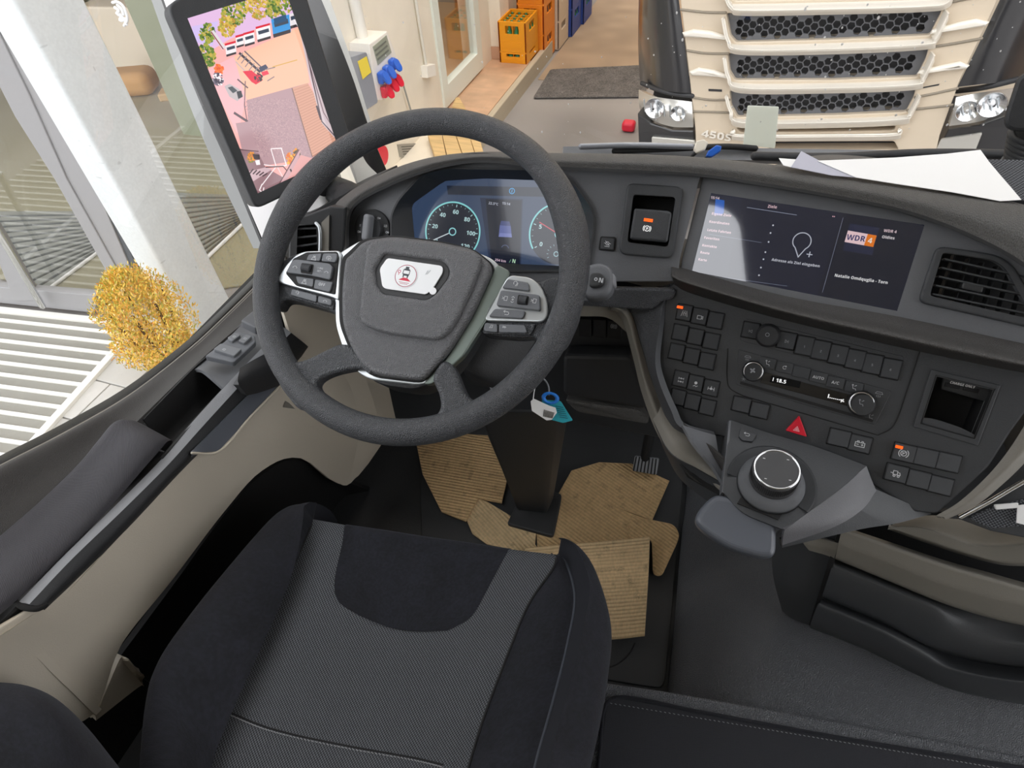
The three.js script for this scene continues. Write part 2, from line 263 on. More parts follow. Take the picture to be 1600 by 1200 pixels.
function iconPlane(name, w, h = w) {
  const k = name + w + h; if (iconGeo[k]) return iconGeo[k];
  const g = new THREE.PlaneGeometry(w, h), n = ICON[name], u = g.attributes.uv, cx = (n % 8) / 8, cy = 1 - (Math.floor(n / 8) + 1) / 8;
  for (let i = 0; i < u.count; i++) u.setXY(i, cx + u.getX(i) / 8, cy + u.getY(i) / 8);
  return (iconGeo[k] = g);
}
// a printed symbol on a face of frame f: centre in photo pixels, height h above the frame
function icon(parent, name, f, x, y, h, w, mat = ink, hh = w) { const p = f.pick(x, y, h); return putSub(parent, 'symbol', iconPlane(name, w, hh), mat, p, f.q); }
const worldPos = new Map();
function putSub(parent, name, geo, mat, p, q) { // a piece under a part; world place given
  parent.updateWorldMatrix(true, false);
  const inv = parent.matrixWorld.clone().invert(), m = lit(new THREE.Mesh(geo, mat));
  m.matrix.compose(p, q, V(1, 1, 1)).premultiply(inv); m.matrix.decompose(m.position, m.quaternion, m.scale);
  m.name = name; parent.add(m); return m;
}

// ---------- steering wheel ----------
const HUB = V(-0.363, 0.839, -0.583), el = 57.1 * Math.PI / 180;
const W = frame(HUB, V(0, Math.sin(el), Math.cos(el)));
const wheel = thing('steering_wheel', 'large black leather-grained steering wheel with four spokes and button pods', 'steering wheel', HUB);
{
  const nu = 160, nv = 20, pos = [], uv = [], idx = [];
  for (let i = 0; i <= nu; i++) for (let j = 0; j <= nv; j++) {
    const a = (i / nu) * 2 * Math.PI, b = (j / nv) * 2 * Math.PI;
    const bump = Math.exp(-(((Math.atan2(Math.sin(a - 0.42), Math.cos(a - 0.42))) / 0.33) ** 2)) + Math.exp(-(((Math.atan2(Math.sin(a - 2.72), Math.cos(a - 2.72))) / 0.33) ** 2));
    const rho = 0.0172 + 0.0022 * bump, rin = Math.cos(b) < 0 ? 0.002 * bump : 0, R = 0.2125;
    const p = W.pt((R + (rho + rin) * Math.cos(b)) * Math.cos(a), (R + (rho + rin) * Math.cos(b)) * Math.sin(a), rho * 1.02 * Math.sin(b));
    pos.push(p.x, p.y, p.z); uv.push(a * R, b * rho);
  }
  for (let i = 0; i < nu; i++) for (let j = 0; j < nv; j++) { const a = i * (nv + 1) + j, b = a + nv + 1; idx.push(a, b, a + 1, b, b + 1, a + 1); }
  const g = new THREE.BufferGeometry(); g.setAttribute('position', new THREE.Float32BufferAttribute(pos, 3)); g.setAttribute('uv', new THREE.Float32BufferAttribute(uv, 2)); g.setIndex(idx); g.computeVertexNormals();
  part(wheel, 'rim', g, M.rim);
  const L = (list, o) => plateOn(W, list, o);
  // two lower spokes and two side arms
  part(wheel, 'spoke', L([[540, 530], [467, 566], [440, 562], [420, 560], [432, 600], [470, 648], [508, 622], [491, 603], [498, 592], [520, 582], [562, 574], [590, 588]], { h: 0.006, t: 0.022, b: 0.006, r: 0.02, seg: 4 }), M.rim);
  part(wheel, 'spoke', L([[672, 590], [684, 612], [688, 632], [684, 644], [668, 660], [700, 675], [780, 630], [790, 600], [765, 617], [741, 626], [727, 618], [709, 570], [690, 560]], { h: 0.006, t: 0.022, b: 0.006, r: 0.02, seg: 4 }), M.rim);
  part(wheel, 'side_arm', L([[405, 408], [432, 412], [460, 396], [480, 392], [545, 392], [545, 505], [517, 485], [455, 468], [440, 468], [432, 484], [404, 470]], { h: -0.008, t: 0.026, b: 0.004, r: 0.015, seg: 3 }), M.rim);
  part(wheel, 'side_arm', L([[745, 425], [795, 430], [838, 442], [868, 430], [905, 440], [905, 490], [880, 545], [850, 545], [834, 524], [815, 527], [752, 522], [740, 500]], { h: -0.008, t: 0.026, b: 0.004, r: 0.015, seg: 3 }), M.rim);
  // hub
  part(wheel, 'hub_body', L([[548, 405], [775, 425], [740, 520], [700, 580], [655, 610], [585, 600], [548, 560], [530, 500]], { h: -0.012, t: 0.05, b: 0.004, r: 0.02 }), M.black);
  part(wheel, 'hub_trim', L([[541, 388], [529, 396], [523, 450], [524, 508], [536, 546], [556, 580], [577, 593], [657, 602], [672, 594], [706, 566], [752, 498], [777, 440], [783, 418], [768, 403], [730, 388], [680, 376], [610, 368], [565, 374]], { h: -0.006, t: 0.012, b: 0.002, r: 0.012, seg: 3 }), M.silver);
  part(wheel, 'side_strip', L([[776, 412], [798, 424], [778, 466], [758, 503], [724, 556], [674, 601], [660, 600], [700, 556], [738, 495]], { h: -0.002, t: 0.012, b: 0.002, r: 0.006, seg: 3 }), std({ color: 0x76807a, roughness: 0.35, metalness: 0.6 }), 'green grey metal strip');
  part(wheel, 'hub_gap', L([[545, 393], [534, 402], [529, 450], [530, 507], [545, 545], [562, 572], [582, 589], [656, 598], [668, 591], [703, 553], [741, 492], [775, 416], [740, 388], [681, 375], [612, 367], [566, 373]], { h: -0.003, t: 0.01, b: 0.0005, r: 0.012 }), M.deep);
  const cov = [[547, 396], [537, 404], [532, 455], [533, 505], [548, 546], [565, 571], [584, 585], [655, 594], [666, 587], [700, 549], [737, 490], [771, 415], [738, 387], [681, 375.5], [612, 367.5], [567, 374]];
  const rec = [[600, 396], [692, 408], [702, 420], [701, 433], [681, 459], [667, 469], [598, 459], [588, 446], [585, 420]];
  part(wheel, 'airbag_cover', merge([
    L(cov, { h: 0.008, t: 0.014, b: 0.006, r: 0.014, seg: 5 }),
    L([[573, 377], [565, 450], [560, 505], [600, 521], [690, 533], [713, 505], [743, 440], [757, 397], [690, 380], [610, 371.5]], { h: 0.0115, t: 0.009, b: 0.0055, r: 0.016, seg: 4, holes: [{ px: rec, r: 0.006 }] }),
  ]), M.cover);
  part(wheel, 'badge_recess', L(rec, { h: 0.0085, t: 0.004, b: 0.0004, r: 0.006 }), M.black);
  const badge = part(wheel, 'badge_sticker', merge([L([[605, 403], [689, 415], [692, 419], [691, 427], [678, 448], [666, 460], [602, 451], [597, 447], [593, 420]], { h: 0.0108, t: 0.0016, b: 0.0004, r: 0.004 }),
    L([...Array(20)].map((_, i) => [676 + 5.8 * Math.cos(i * 0.314), 454.5 + 5.8 * Math.sin(i * 0.314)]), { h: 0.0114, t: 0.0012, b: 0.0003 })]), std({ color: 0xf0f2f4, roughness: 0.35 }), 'glossy white sticker');
  // round print on the sticker
  const c = document.createElement('canvas'); c.width = c.height = 256; const k = c.getContext('2d');
  k.fillStyle = '#f0f2f4'; k.fillRect(0, 0, 256, 256); k.lineWidth = 7; k.strokeStyle = '#a0344e'; ring(k, 128, 128, 118);
  k.fillStyle = '#d3173c'; k.beginPath(); k.moveTo(58, 182); k.lineTo(104, 150); k.lineTo(152, 150); k.lineTo(200, 182); k.closePath(); k.fill();
  k.fillStyle = '#2c3038'; k.fillRect(104, 28, 40, 24); k.fillRect(92, 52, 64, 14); k.lineWidth = 8; k.strokeStyle = '#2c3038'; k.strokeRect(88, 66, 72, 44); k.fillRect(92, 110, 68, 18); k.fillRect(94, 128, 14, 20); k.fillRect(142, 128, 14, 20);
  k.strokeStyle = '#c23a5c'; k.lineWidth = 7; ring(k, 44, 92, 14); line(k, [44, 106], [44, 130]); k.fillStyle = '#b03050'; k.font = 'bold 17px sans-serif'; k.textAlign = 'center'; k.fillRect(70, 200, 116, 5); k.fillRect(84, 214, 88, 5);
  const ct = new THREE.CanvasTexture(c); ct.colorSpace = THREE.SRGBColorSpace;
  const d = W.loc(634, 431, 0.0112).distanceTo(W.loc(652, 431, 0.0112));
  putSub(badge, 'round_print', new THREE.CircleGeometry(d, 48), std({ map: ct, roughness: 0.35 }), W.pick(634, 431, 0.0113), W.q);
  putSub(badge, 'pen_mark', merge([rbox(0.0008, 0.006, 0.0003, 0.0001).rotateZ(-0.3).translate(-0.001, 0, 0), rbox(0.0008, 0.007, 0.0003, 0.0001).rotateZ(-0.5).translate(0.0015, 0.0008, 0)]), std({ color: 0xb6bcc0, roughness: 0.6 }), W.pick(668, 426, 0.011), W.q);
  // button pods
  part(wheel, 'pod_bezel', L([[432, 437], [446, 414], [463, 397], [477, 392], [533, 391], [530, 470], [519, 464], [475, 452.5], [440, 443]], { h: -0.002, t: 0.01, b: 0.002, r: 0.008, seg: 3 }), M.silver);
  part(wheel, 'pod_bezel', L([[795, 429], [829, 433], [846, 447], [856, 472], [856, 494], [848, 503], [755, 501], [760, 482]], { h: -0.002, t: 0.01, b: 0.002, r: 0.008, seg: 3 }), M.silver);
  part(wheel, 'pod_lower_trim', L([[443, 447], [480, 457], [522, 468], [521, 484], [452, 464], [446, 458]], { h: -0.005, t: 0.012, b: 0.0015, r: 0.004 }), M.rim);
  part(wheel, 'pod_lower_trim', L([[757, 503], [838, 505], [830, 523], [753, 521]], { h: -0.005, t: 0.012, b: 0.0015, r: 0.004 }), M.rim);
  part(wheel, 'pod_backing', L([[479, 394], [527, 393], [529, 402], [523, 460], [462, 446], [446, 427], [458, 404]], { h: -0.0005, t: 0.008, b: 0.0005, r: 0.003 }), M.deep);
  const wb = (pts, ic, cx, cy, o = {}) => { const b = part(wheel, 'button', L(pts, { h: 0.002, t: 0.007, b: 0.0012, r: 0.003, seg: 3, ...o }), M.wheelButton); if (ic) icon(b, ic, W, cx, cy, (o.h ?? 0.002) + 0.0004, o.w ?? 0.011); return b; };
  M.wheelButton = plastic(0x63666b, 0.45);
  wb([[478, 406.5], [482, 397], [502.5, 395.5], [499.5, 408]], 'road', 491, 402);
  wb([[501.5, 408], [504.5, 395.5], [526, 395.5], [527, 402], [524, 410]], 'follow', 514, 403);
  wb([[447, 424], [457, 406], [464, 405], [515, 411.5], [519.5, 417], [515.5, 437], [484, 430], [449, 426]], 'phone', 461, 417, { h: 0.004 });
  wb([[461.5, 431], [490.5, 435.5], [488.5, 448.5], [465, 443]], 'road', 476, 439);
  wb([[492, 436], [520, 440.5], [515, 456.5], [489.5, 450.5]], 'OFF', 503, 444, { w: 0.013 });
  wb([[456, 451], [495, 461], [494, 472], [453, 460.5]], 'voice', 465, 457, { h: -0.002, w: 0.009 });
  wb([[497, 461.5], [518, 467.5], [517.5, 477.5], [496, 472.5]], 'phone', 508, 470, { h: -0.002, w: 0.009 });
  wb([[793, 435.5], [825, 441], [827.5, 454.5], [784, 449.5]], 'voice', 806, 443);
  wb([[782.5, 453], [843, 460.5], [844, 485], [775, 477]], 'menu', 789, 466, { h: 0.004 });
  wb([[773, 482], [821, 485.5], [817, 497.5], [763, 494.5]], 'back', 791, 488);
  wb([[757, 504], [777, 506], [777, 519.5], [755.5, 517]], 'media', 767, 510, { h: -0.002, w: 0.008 });
  wb([[779.5, 506], [820, 507.5], [824, 520], [779.5, 519.5]], 'skip', 788, 511, { h: -0.002, w: 0.008 });
  const find = wheel.children.filter((m) => m.name === 'button');
  icon(find[2], 'res', W, 500, 421, 0.0044, 0.013); icon(find[2], 'phone', W, 510, 425, 0.0044, 0.009); icon(find[8], 'arrows', W, 801, 468, 0.0044, 0.011); icon(find[8], 'menu', W, 834, 470, 0.0044, 0.011);
  for (const [pts, [ax, ay], [bx, by]] of [[[[471, 410.5], [490, 413], [487.5, 429], [469.5, 426]], [473, 418], [486, 420.5]], [[[809.5, 460], [826.5, 462.5], [824.5, 477], [807, 475]], [812, 468], [823, 470]]]) {
    const wl = part(wheel, 'scroll_wheel_slot', L(pts, { h: 0.0046, t: 0.006, b: 0.0005, r: 0.002 }), M.deep);
    const A = W.pick(ax, ay, 0.004), B = W.pick(bx, by, 0.004), g = new THREE.CylinderGeometry(0.0055, 0.0055, A.distanceTo(B), 18, 1).toNonIndexed(); g.computeVertexNormals();
    putSub(wl, 'scroll_wheel', g, plastic(0x3a3c40, 0.3), A.clone().add(B).multiplyScalar(0.5), new THREE.Quaternion().setFromUnitVectors(V(0, 1, 0), B.clone().sub(A).normalize()));
  }
}

// ---------- steering column with stalk, ignition and key ----------
const column = thing('steering_column', 'dark steering column behind the wheel running down to the footwell floor', 'steering column', V(-0.33, 0, -0.78));
{
  const N = W.n, sh = (a, b, w, d) => { const g = rbox(w, d, a.distanceTo(b), 0.02, 4); g.applyMatrix4(new THREE.Matrix4().lookAt(b, a, V(0, 1, 0)).setPosition(a.clone().add(b).multiplyScalar(0.5))); return g; };
  const top = HUB.clone().addScaledVector(N, -0.04), low = HUB.clone().addScaledVector(N, -0.24);
  part(column, 'column_shroud', sh(top, low, 0.13, 0.11), M.black);
  part(column, 'shroud_cheek', shell([[at(760, 508, 0.9), at(800, 512, 0.9), at(845, 520, 0.92)], [at(720, 560, 0.9), at(748, 580, 0.9), at(800, 590, 0.93)], [at(735, 600, 0.94), at(775, 606, 0.94), at(806, 600, 0.95)]], { t: 0.01, nu: 10, nv: 10 }), M.black);
  const A = [at(752, 640, 1.0), at(868, 640, 1.0), at(884, 660, 1.1), at(770, 660, 1.12)], B = [onY(812, 798, 0), onY(852, 803, 0), onY(862, 780, 0), onY(815, 770, 0)];
  part(column, 'lower_column', shell([[...A, A[0]], [...A.map((p, i) => p.clone().lerp(B[i], 0.55)), A[0].clone().lerp(B[0], 0.55)], [...B, B[0]]], { t: 0.004, nu: 41, nv: 8, linU: true }), M.black);
  part(column, 'column_foot', plate([[-0.055, -0.05], [0.06, -0.05], [0.05, 0.07], [-0.045, 0.07]].map((p) => new THREE.Vector2(...p)), { t: 0.02, b: 0.004, r: 0.01 }).rotateX(-Math.PI / 2).translate(...onY(836, 800, 0.02).toArray()), M.rubber);
  const cyl = new THREE.CylinderGeometry(0.024, 0.027, 0.05, 28).toNonIndexed(); const ig = at(800, 588, 0.97);
  part(column, 'ignition_lock', new THREE.CylinderGeometry(0.03, 0.034, 0.05, 28).rotateX(0.7).translate(ig.x, ig.y, ig.z), M.black);
  part(column, 'ignition_ring', new THREE.TorusGeometry(0.03, 0.003, 8, 32).rotateX(0.7 - Math.PI / 2).translate(ig.x, ig.y + 0.02, ig.z + 0.018), M.metalGrey);
  // selector stalk on the right of the column
  const S = frame(at(935, 440, 0.9), V(-0.05, 0.75, 0.65));
  part(column, 'stalk_arm', cord([HUB.clone().addScaledVector(N, -0.1), at(895, 448, 0.91), at(930, 440, 0.91)], 0.012), M.black);
  const kn = part(column, 'stalk_knob', plateOn(S, [[914, 414], [936, 409], [952, 414], [958, 428], [957, 450], [948, 463], [930, 467], [912, 466], [906, 440]], { h: 0.008, t: 0.03, b: 0.007, r: 0.012, seg: 4 }), M.fascia, 'grey stalk knob');
  part(column, 'stalk_button', plateOn(S, [[922, 426], [938, 425], [945, 434], [943, 444], [935, 449], [920, 449]], { h: 0.014, t: 0.012, b: 0.003, r: 0.006, seg: 3 }), M.black);
  icon(kn, 'N', S, 936, 437, 0.0146, 0.017);
  part(column, 'stalk_end', plateOn(S, [[953, 425], [960, 428], [961, 446], [956, 448]], { h: 0.004, t: 0.02, b: 0.003, r: 0.003 }), M.grip);
  part(column, 'stalk_end', plateOn(S, [[951, 450], [957, 450], [953, 459], [946, 462]], { h: 0.002, t: 0.02, b: 0.003, r: 0.003 }), M.grip);
}
{ // key tags hanging from the ignition
  const ig = at(806, 585, 0.95), K = frame(at(855, 640, 0.95), V(0.1, 0.6, 0.78));
  const t1 = thing('key_tag', 'small white paper key tag with a barcode hanging beside the blue tag', 'key tag', at(850, 655, 0.95), 'tags on the ignition key');
  const b = part(t1, 'tag_card', plateOn(K, [[829, 627], [834, 623], [858, 634], [868, 637], [870, 645], [862, 656], [854, 657], [831, 642]], { h: 0.003, t: 0.001, b: 0.0002, r: 0.001 }), M.white);
  part(t1, 'barcode', merge([...Array(9)].map((_, i) => plateOn(K, [[850 + i * 1.9, 640 + i * 0.55], [851 + i * 1.9, 640.3 + i * 0.55], [849.4 + i * 1.7, 651 + i * 0.35], [848.4 + i * 1.7, 650.7 + i * 0.35]], { h: 0.0034, t: 0.0004, b: 0 }))), std({ color: 0x33302e, roughness: 0.9 }));
  part(t1, 'tag_string', cord([at(833, 624, 0.947), at(836, 606, 0.955), at(845, 585, 0.97), at(822, 575, 0.96), ig], 0.0007, 24, 6), M.white);
  const t2 = thing('key_tag', 'turquoise plastic key tag with a bright blue ring behind the white tag', 'key tag', at(880, 655, 0.955), 'tags on the ignition key');
  part(t2, 'tag_card', plateOn(K, [[846, 624], [876, 627], [895, 657], [880, 661], [861, 656], [850, 640]], { h: -0.002, t: 0.0015, b: 0.0003, r: 0.002 }), std({ color: 0x27a3b4, roughness: 0.4 }));
  part(t2, 'tag_print', merge([...Array(6)].map((_, i) => plateOn(K, [[868 + i * 1.2, 634 + i * 3.4], [880 + i * 1.4, 636 + i * 3.4], [880.4 + i * 1.4, 637.2 + i * 3.4], [868.4 + i * 1.2, 635.2 + i * 3.4]], { h: -0.0016, t: 0.0003, b: 0 }))), std({ color: 0x0c6070, roughness: 0.6 }));
  const r = K.pick(860, 622, -0.003);
  part(t2, 'plastic_ring', new THREE.TorusGeometry(0.0105, 0.0032, 10, 32).applyMatrix4(new THREE.Matrix4().compose(r, K.q, V(1, 0.7, 1))), std({ color: 0x2179d6, roughness: 0.35 }));
  part(t2, 'wire_loop', cord([at(858, 617, 0.955), at(857, 604, 0.96), at(849, 592, 0.965), ig], 0.0014, 20, 8), M.metalGrey);
}

// ---------- dashboard ----------
const PA = frame(at(1080, 345, 0.918), V(0.04, 0.6, 0.8)), PB = frame(V(-0.018, 0.839, -0.866), V(-0.109, 0.607, 0.783));
const dash = thing('dashboard', 'dark grey lorry dashboard wrapping round the driver with screens, switches and air vents', 'dashboard', V(0, 0.5, -0.85));
const D = (n, g, m, l) => part(dash, n, g, m, l);
// padded hood over the instruments and along the whole dash
const hoodIn = [[541, 398], [543, 340], [560, 313], [600, 291], [645, 272], [700, 256], [760, 250], [870, 260], [1000, 266], [1096, 272], [1200, 287], [1300, 304], [1400, 324], [1480, 350], [1560, 386], [1620, 425], [1680, 480]];
const hoodTop = [[519, 396], [520, 330], [542, 303], [586, 277], [636, 256], [690, 243], [760, 237], [870, 239], [1000, 241], [1096, 246], [1200, 257], [1300, 271], [1400, 288], [1500, 306], [1590, 322], [1660, 345], [1740, 390]];
const onDash = (x, y, h) => (x < 1096 ? PA : PB).pick(x, y, h);
{
  const r0 = hoodIn.map(([x, y]) => onDash(x, y, 0.0)), r1 = hoodIn.map(([x, y]) => onDash(x, y, 0.022));
  const r2 = hoodIn.map(([x, y], i) => onDash(x + (hoodTop[i][0] - x) * 0.5, y + (hoodTop[i][1] - y) * 0.5, 0.024)), r3 = hoodTop.map(([x, y]) => onDash(x, y, 0.0));
  const kd = hoodTop.map(([x]) => 0.36 + 0.34 * Math.max(0, Math.min(1, (1330 - x) / 230)));
  const r4 = r3.map((p, i) => p.clone().add(V(i < 3 ? -0.012 : 0, -0.045 * kd[i], -0.045))), r5 = r3.map((p, i) => p.clone().add(V(i < 3 ? -0.03 : 0, -0.14 * kd[i], -0.13))), r6 = r3.map((p, i) => { const z = Math.min(p.z - 0.2, -1.14); return V(p.x, p.y - kd[i] * (p.z - z), z); });
  D('padded_hood', shell([r1, r2, r3, r4, r5, r6], { t: 0.012, nu: 90, nv: 40 }), M.pad);
  D('hood_lip', shell([r0, r1.map((p, i) => p.clone().lerp(r2[i], 0.0))], { t: 0.004, nu: 90, nv: 4, linV: true }), M.black);
}
// instrument fascia in front of the driver
const cl = { out: [[612, 425], [612, 335], [624, 311], [662, 270], [700, 262], [862, 264], [898, 284], [928, 325], [932, 345], [921, 425]], in: [[650, 408], [641, 318], [695, 280], [760, 276], [876, 280], [905, 308], [917, 345], [908, 420], [765, 413], [650, 404]] };
const parkOut = [[985, 286], [1060, 291], [1067, 297], [1052, 397], [1045, 404], [974, 398], [967, 391], [979, 292]], parkIn = [[990, 300], [1054, 304], [1059, 309], [1047, 385], [1041, 389], [982, 382], [977, 377], [986, 305]];
D('instrument_fascia', plateOn(PA, [[541, 440], [543, 345], [560, 316], [600, 294], [645, 275], [700, 259], [760, 253], [870, 263], [1000, 269], [1094, 275], [1063, 402], [1058, 440], [940, 440], [925, 470], [700, 470]], { t: 0.012, b: 0.0015, holes: [{ px: cl.out, r: 0.01 }, { px: parkIn, r: 0.004 }] }), M.fascia);
D('fascia_lower', plateOn(frame(PA.p, V(0.04, 0.35, 0.93)), [[880, 448], [1058, 452], [1050, 470], [1035, 470], [1020, 485], [900, 478]], { h: 0.03, t: 0.012, b: 0.003, r: 0.01 }), M.leather);
{ // hooded well of the instrument cluster
  const out = roundShape(px(PA, cl.out), 0.01).getPoints(6), inn = roundShape(px(PA, cl.in, -0.03), 0.006).getPoints(6);
  const n = 72, loop = (p) => { const c = new THREE.CatmullRomCurve3(p.map((q) => V(q.x, q.y, 0)), true, 'catmullrom', 0.0); const L = c.getSpacedPoints(n); return L; };
  // both loops start at the lower left corner and run the same way round
  const wall = [loop(out).map((p) => PA.pt(p.x, p.y, 0.006)), loop(out).map((p) => PA.pt(p.x, p.y, 0.003)), loop(inn).map((p) => PA.pt(p.x, p.y, -0.03))];
  const s = (L, ref) => { const d = L.slice(0, n); let k = 0, best = 9; d.forEach((p, i) => { const q = p.distanceTo(ref); if (q < best) { best = q; k = i; } }); const r = [...d.slice(k), ...d.slice(0, k)]; return [...r, r[0]]; };
  const ref = PA.pick(612, 425), ref2 = PA.pick(650, 408, -0.03);
  D('cluster_well', shell([s(wall[0], ref), s(wall[1], ref), s(wall[2], ref2)], { t: 0.003, nu: 140, nv: 6, linU: true, linV: true, flip: 1 }), M.black);
  // display: drawn in the plane of the glass, 2000 pixels to the metre
  const L = cl.in.map(([x, y]) => PA.loc(x, y, -0.03)), x0 = Math.min(...L.map((p) => p.x)) - 0.01, x1 = Math.max(...L.map((p) => p.x)) + 0.01, y0 = Math.min(...L.map((p) => p.y)) - 0.01, y1 = Math.max(...L.map((p) => p.y)) + 0.01;
  const S = 3600, c = document.createElement('canvas'); c.width = Math.round((x1 - x0) * S); c.height = Math.round((y1 - y0) * S); const k = c.getContext('2d');
  const q = (x, y) => { const p = PA.loc(x, y, -0.03); return [(p.x - x0) * S, (y1 - p.y) * S]; }, poly = (pts, fill) => { k.fillStyle = fill; k.beginPath(); pts.forEach(([x, y], i) => (i ? k.lineTo(...q(x, y)) : k.moveTo(...q(x, y)))); k.closePath(); k.fill(); };
  k.fillStyle = '#3a4b68'; k.fillRect(0, 0, c.width, c.height);  // lightened ground: the reflection on the glass is painted into the picture
  poly([[698, 290], [862, 293], [868, 308], [700, 304]], '#1c2638'); poly([[750, 309], [817, 311], [814, 414], [765, 412]], '#26324c'); poly([[759, 311], [815, 313], [812, 413], [768, 411]], '#131a2c');
  const gauge = (cx, cy, r, labels, a0, a1, needle, ncol, small) => {
    const [X, Y] = q(cx, cy), R = Math.abs(q(cx + r, cy)[0] - X); k.fillStyle = '#151d2e'; k.beginPath(); k.arc(X, Y, R, 0, 7); k.fill(); k.strokeStyle = '#8fe4e6'; k.lineWidth = R * 0.055; k.beginPath(); k.arc(X, Y, R, a0, a1); k.stroke();
    const n = labels.length - 1; k.fillStyle = '#c9eef0'; k.strokeStyle = '#b9e4e8'; k.textAlign = 'center'; k.textBaseline = 'middle'; k.font = 'bold ' + Math.round(R * 0.2) + 'px sans-serif';
    for (let i = 0; i <= n * 4; i++) { const a = a0 + (a1 - a0) * i / (n * 4), m = i % 4 === 0; k.lineWidth = m ? R * 0.03 : R * 0.015; line(k, [X + R * 0.93 * Math.cos(a), Y + R * 0.93 * Math.sin(a)], [X + R * (m ? 0.84 : 0.88) * Math.cos(a), Y + R * (m ? 0.84 : 0.88) * Math.sin(a)]); if (m) k.fillText(labels[i / 4], X + R * 0.68 * Math.cos(a), Y + R * 0.68 * Math.sin(a)); }
    const b = a0 + (a1 - a0) * needle; k.strokeStyle = ncol; k.lineWidth = R * 0.035; line(k, [X, Y], [X + R * 0.78 * Math.cos(b), Y + R * 0.78 * Math.sin(b)]); k.fillStyle = '#1a2438'; k.beginPath(); k.arc(X, Y, R * 0.14, 0, 7); k.fill(); k.strokeStyle = '#9fe6ea'; k.lineWidth = R * 0.04; ring(k, X, Y, R * 0.12);
  };
  gauge(707, 362, 43, ['0', '20', '40', '60', '80', '100', '120'], 2.55, 6.95, 0.015, '#dfe9ee'); gauge(873, 366, 47, ['0', '5', '10', '15', '20', '25'], 2.5, 6.9, 0.235, '#d84a5c'); 
  { const [X, Y] = q(869, 397), R = Math.abs(q(885, 397)[0] - X); k.fillStyle = '#151d2e'; k.beginPath(); k.arc(X, Y, R, 0, 7); k.fill(); k.strokeStyle = '#9fc8d0'; k.lineWidth = 3; for (let i = 0; i < 10; i++) { const a = 2.6 + i * 0.42; line(k, [X + R * 0.95 * Math.cos(a), Y + R * 0.95 * Math.sin(a)], [X + R * 0.78 * Math.cos(a), Y + R * 0.78 * Math.sin(a)]); } k.lineWidth = 5; ring(k, X, Y, R * 0.22); }
  const text = (s, x, y, h, col, ang = 0) => { const [X, Y] = q(x, y); k.save(); k.translate(X, Y); k.rotate(ang); k.fillStyle = col; k.font = 'bold ' + h + 'px sans-serif'; k.textAlign = 'center'; k.textBaseline = 'middle'; k.fillText(s, 0, 0); k.restore(); };
  text('22.5°C', 771, 318, 20, '#c8ccda'); text('15:14', 791, 318, 20, '#c8ccda'); text('i', 800, 298.5, 26, '#49b9ff'); { const [X, Y] = q(800, 298.5); k.strokeStyle = '#49b9ff'; k.lineWidth = 4; ring(k, X, Y, 15); }
  poly([[781, 352], [798, 353], [800, 371], [779, 370]], '#5f6aa8'); poly([[783, 345], [796, 346], [798, 353], [781, 352]], '#3f4a80'); poly([[781, 364], [799, 365], [800, 371], [779, 370]], '#7c86c4');
  { const [X, Y] = q(789, 389); k.strokeStyle = '#5b6690'; k.lineWidth = 4; k.beginPath(); k.arc(X, Y, 22, 3.4, 6.0); k.stroke(); } text('254 km', 782, 407, 20, '#e8c9d8'); text('N', 803, 408, 30, '#c7f0c8'); text('/', 797, 408, 26, '#7fae8a');
  const t = new THREE.CanvasTexture(c); t.colorSpace = THREE.SRGBColorSpace; t.wrapS = t.wrapT = THREE.ClampToEdgeWrapping;
  const g = plate(L, { h: -0.03, t: 0.004, b: 0 }); const u = g.attributes.uv, ps = g.attributes.position; for (let i = 0; i < u.count; i++) u.setXY(i, (ps.getX(i) - x0) / (x1 - x0), (ps.getY(i) - y0) / (y1 - y0));
  D('instrument_display', g.applyMatrix4(PA.M), phy({ color: 0x05070c, roughness: 0.12, emissive: 0xffffff, emissiveMap: t, emissiveIntensity: 0.62, clearcoat: 0.5, clearcoatRoughness: 0.04 }), 'blue glowing instrument display with round gauges');
}
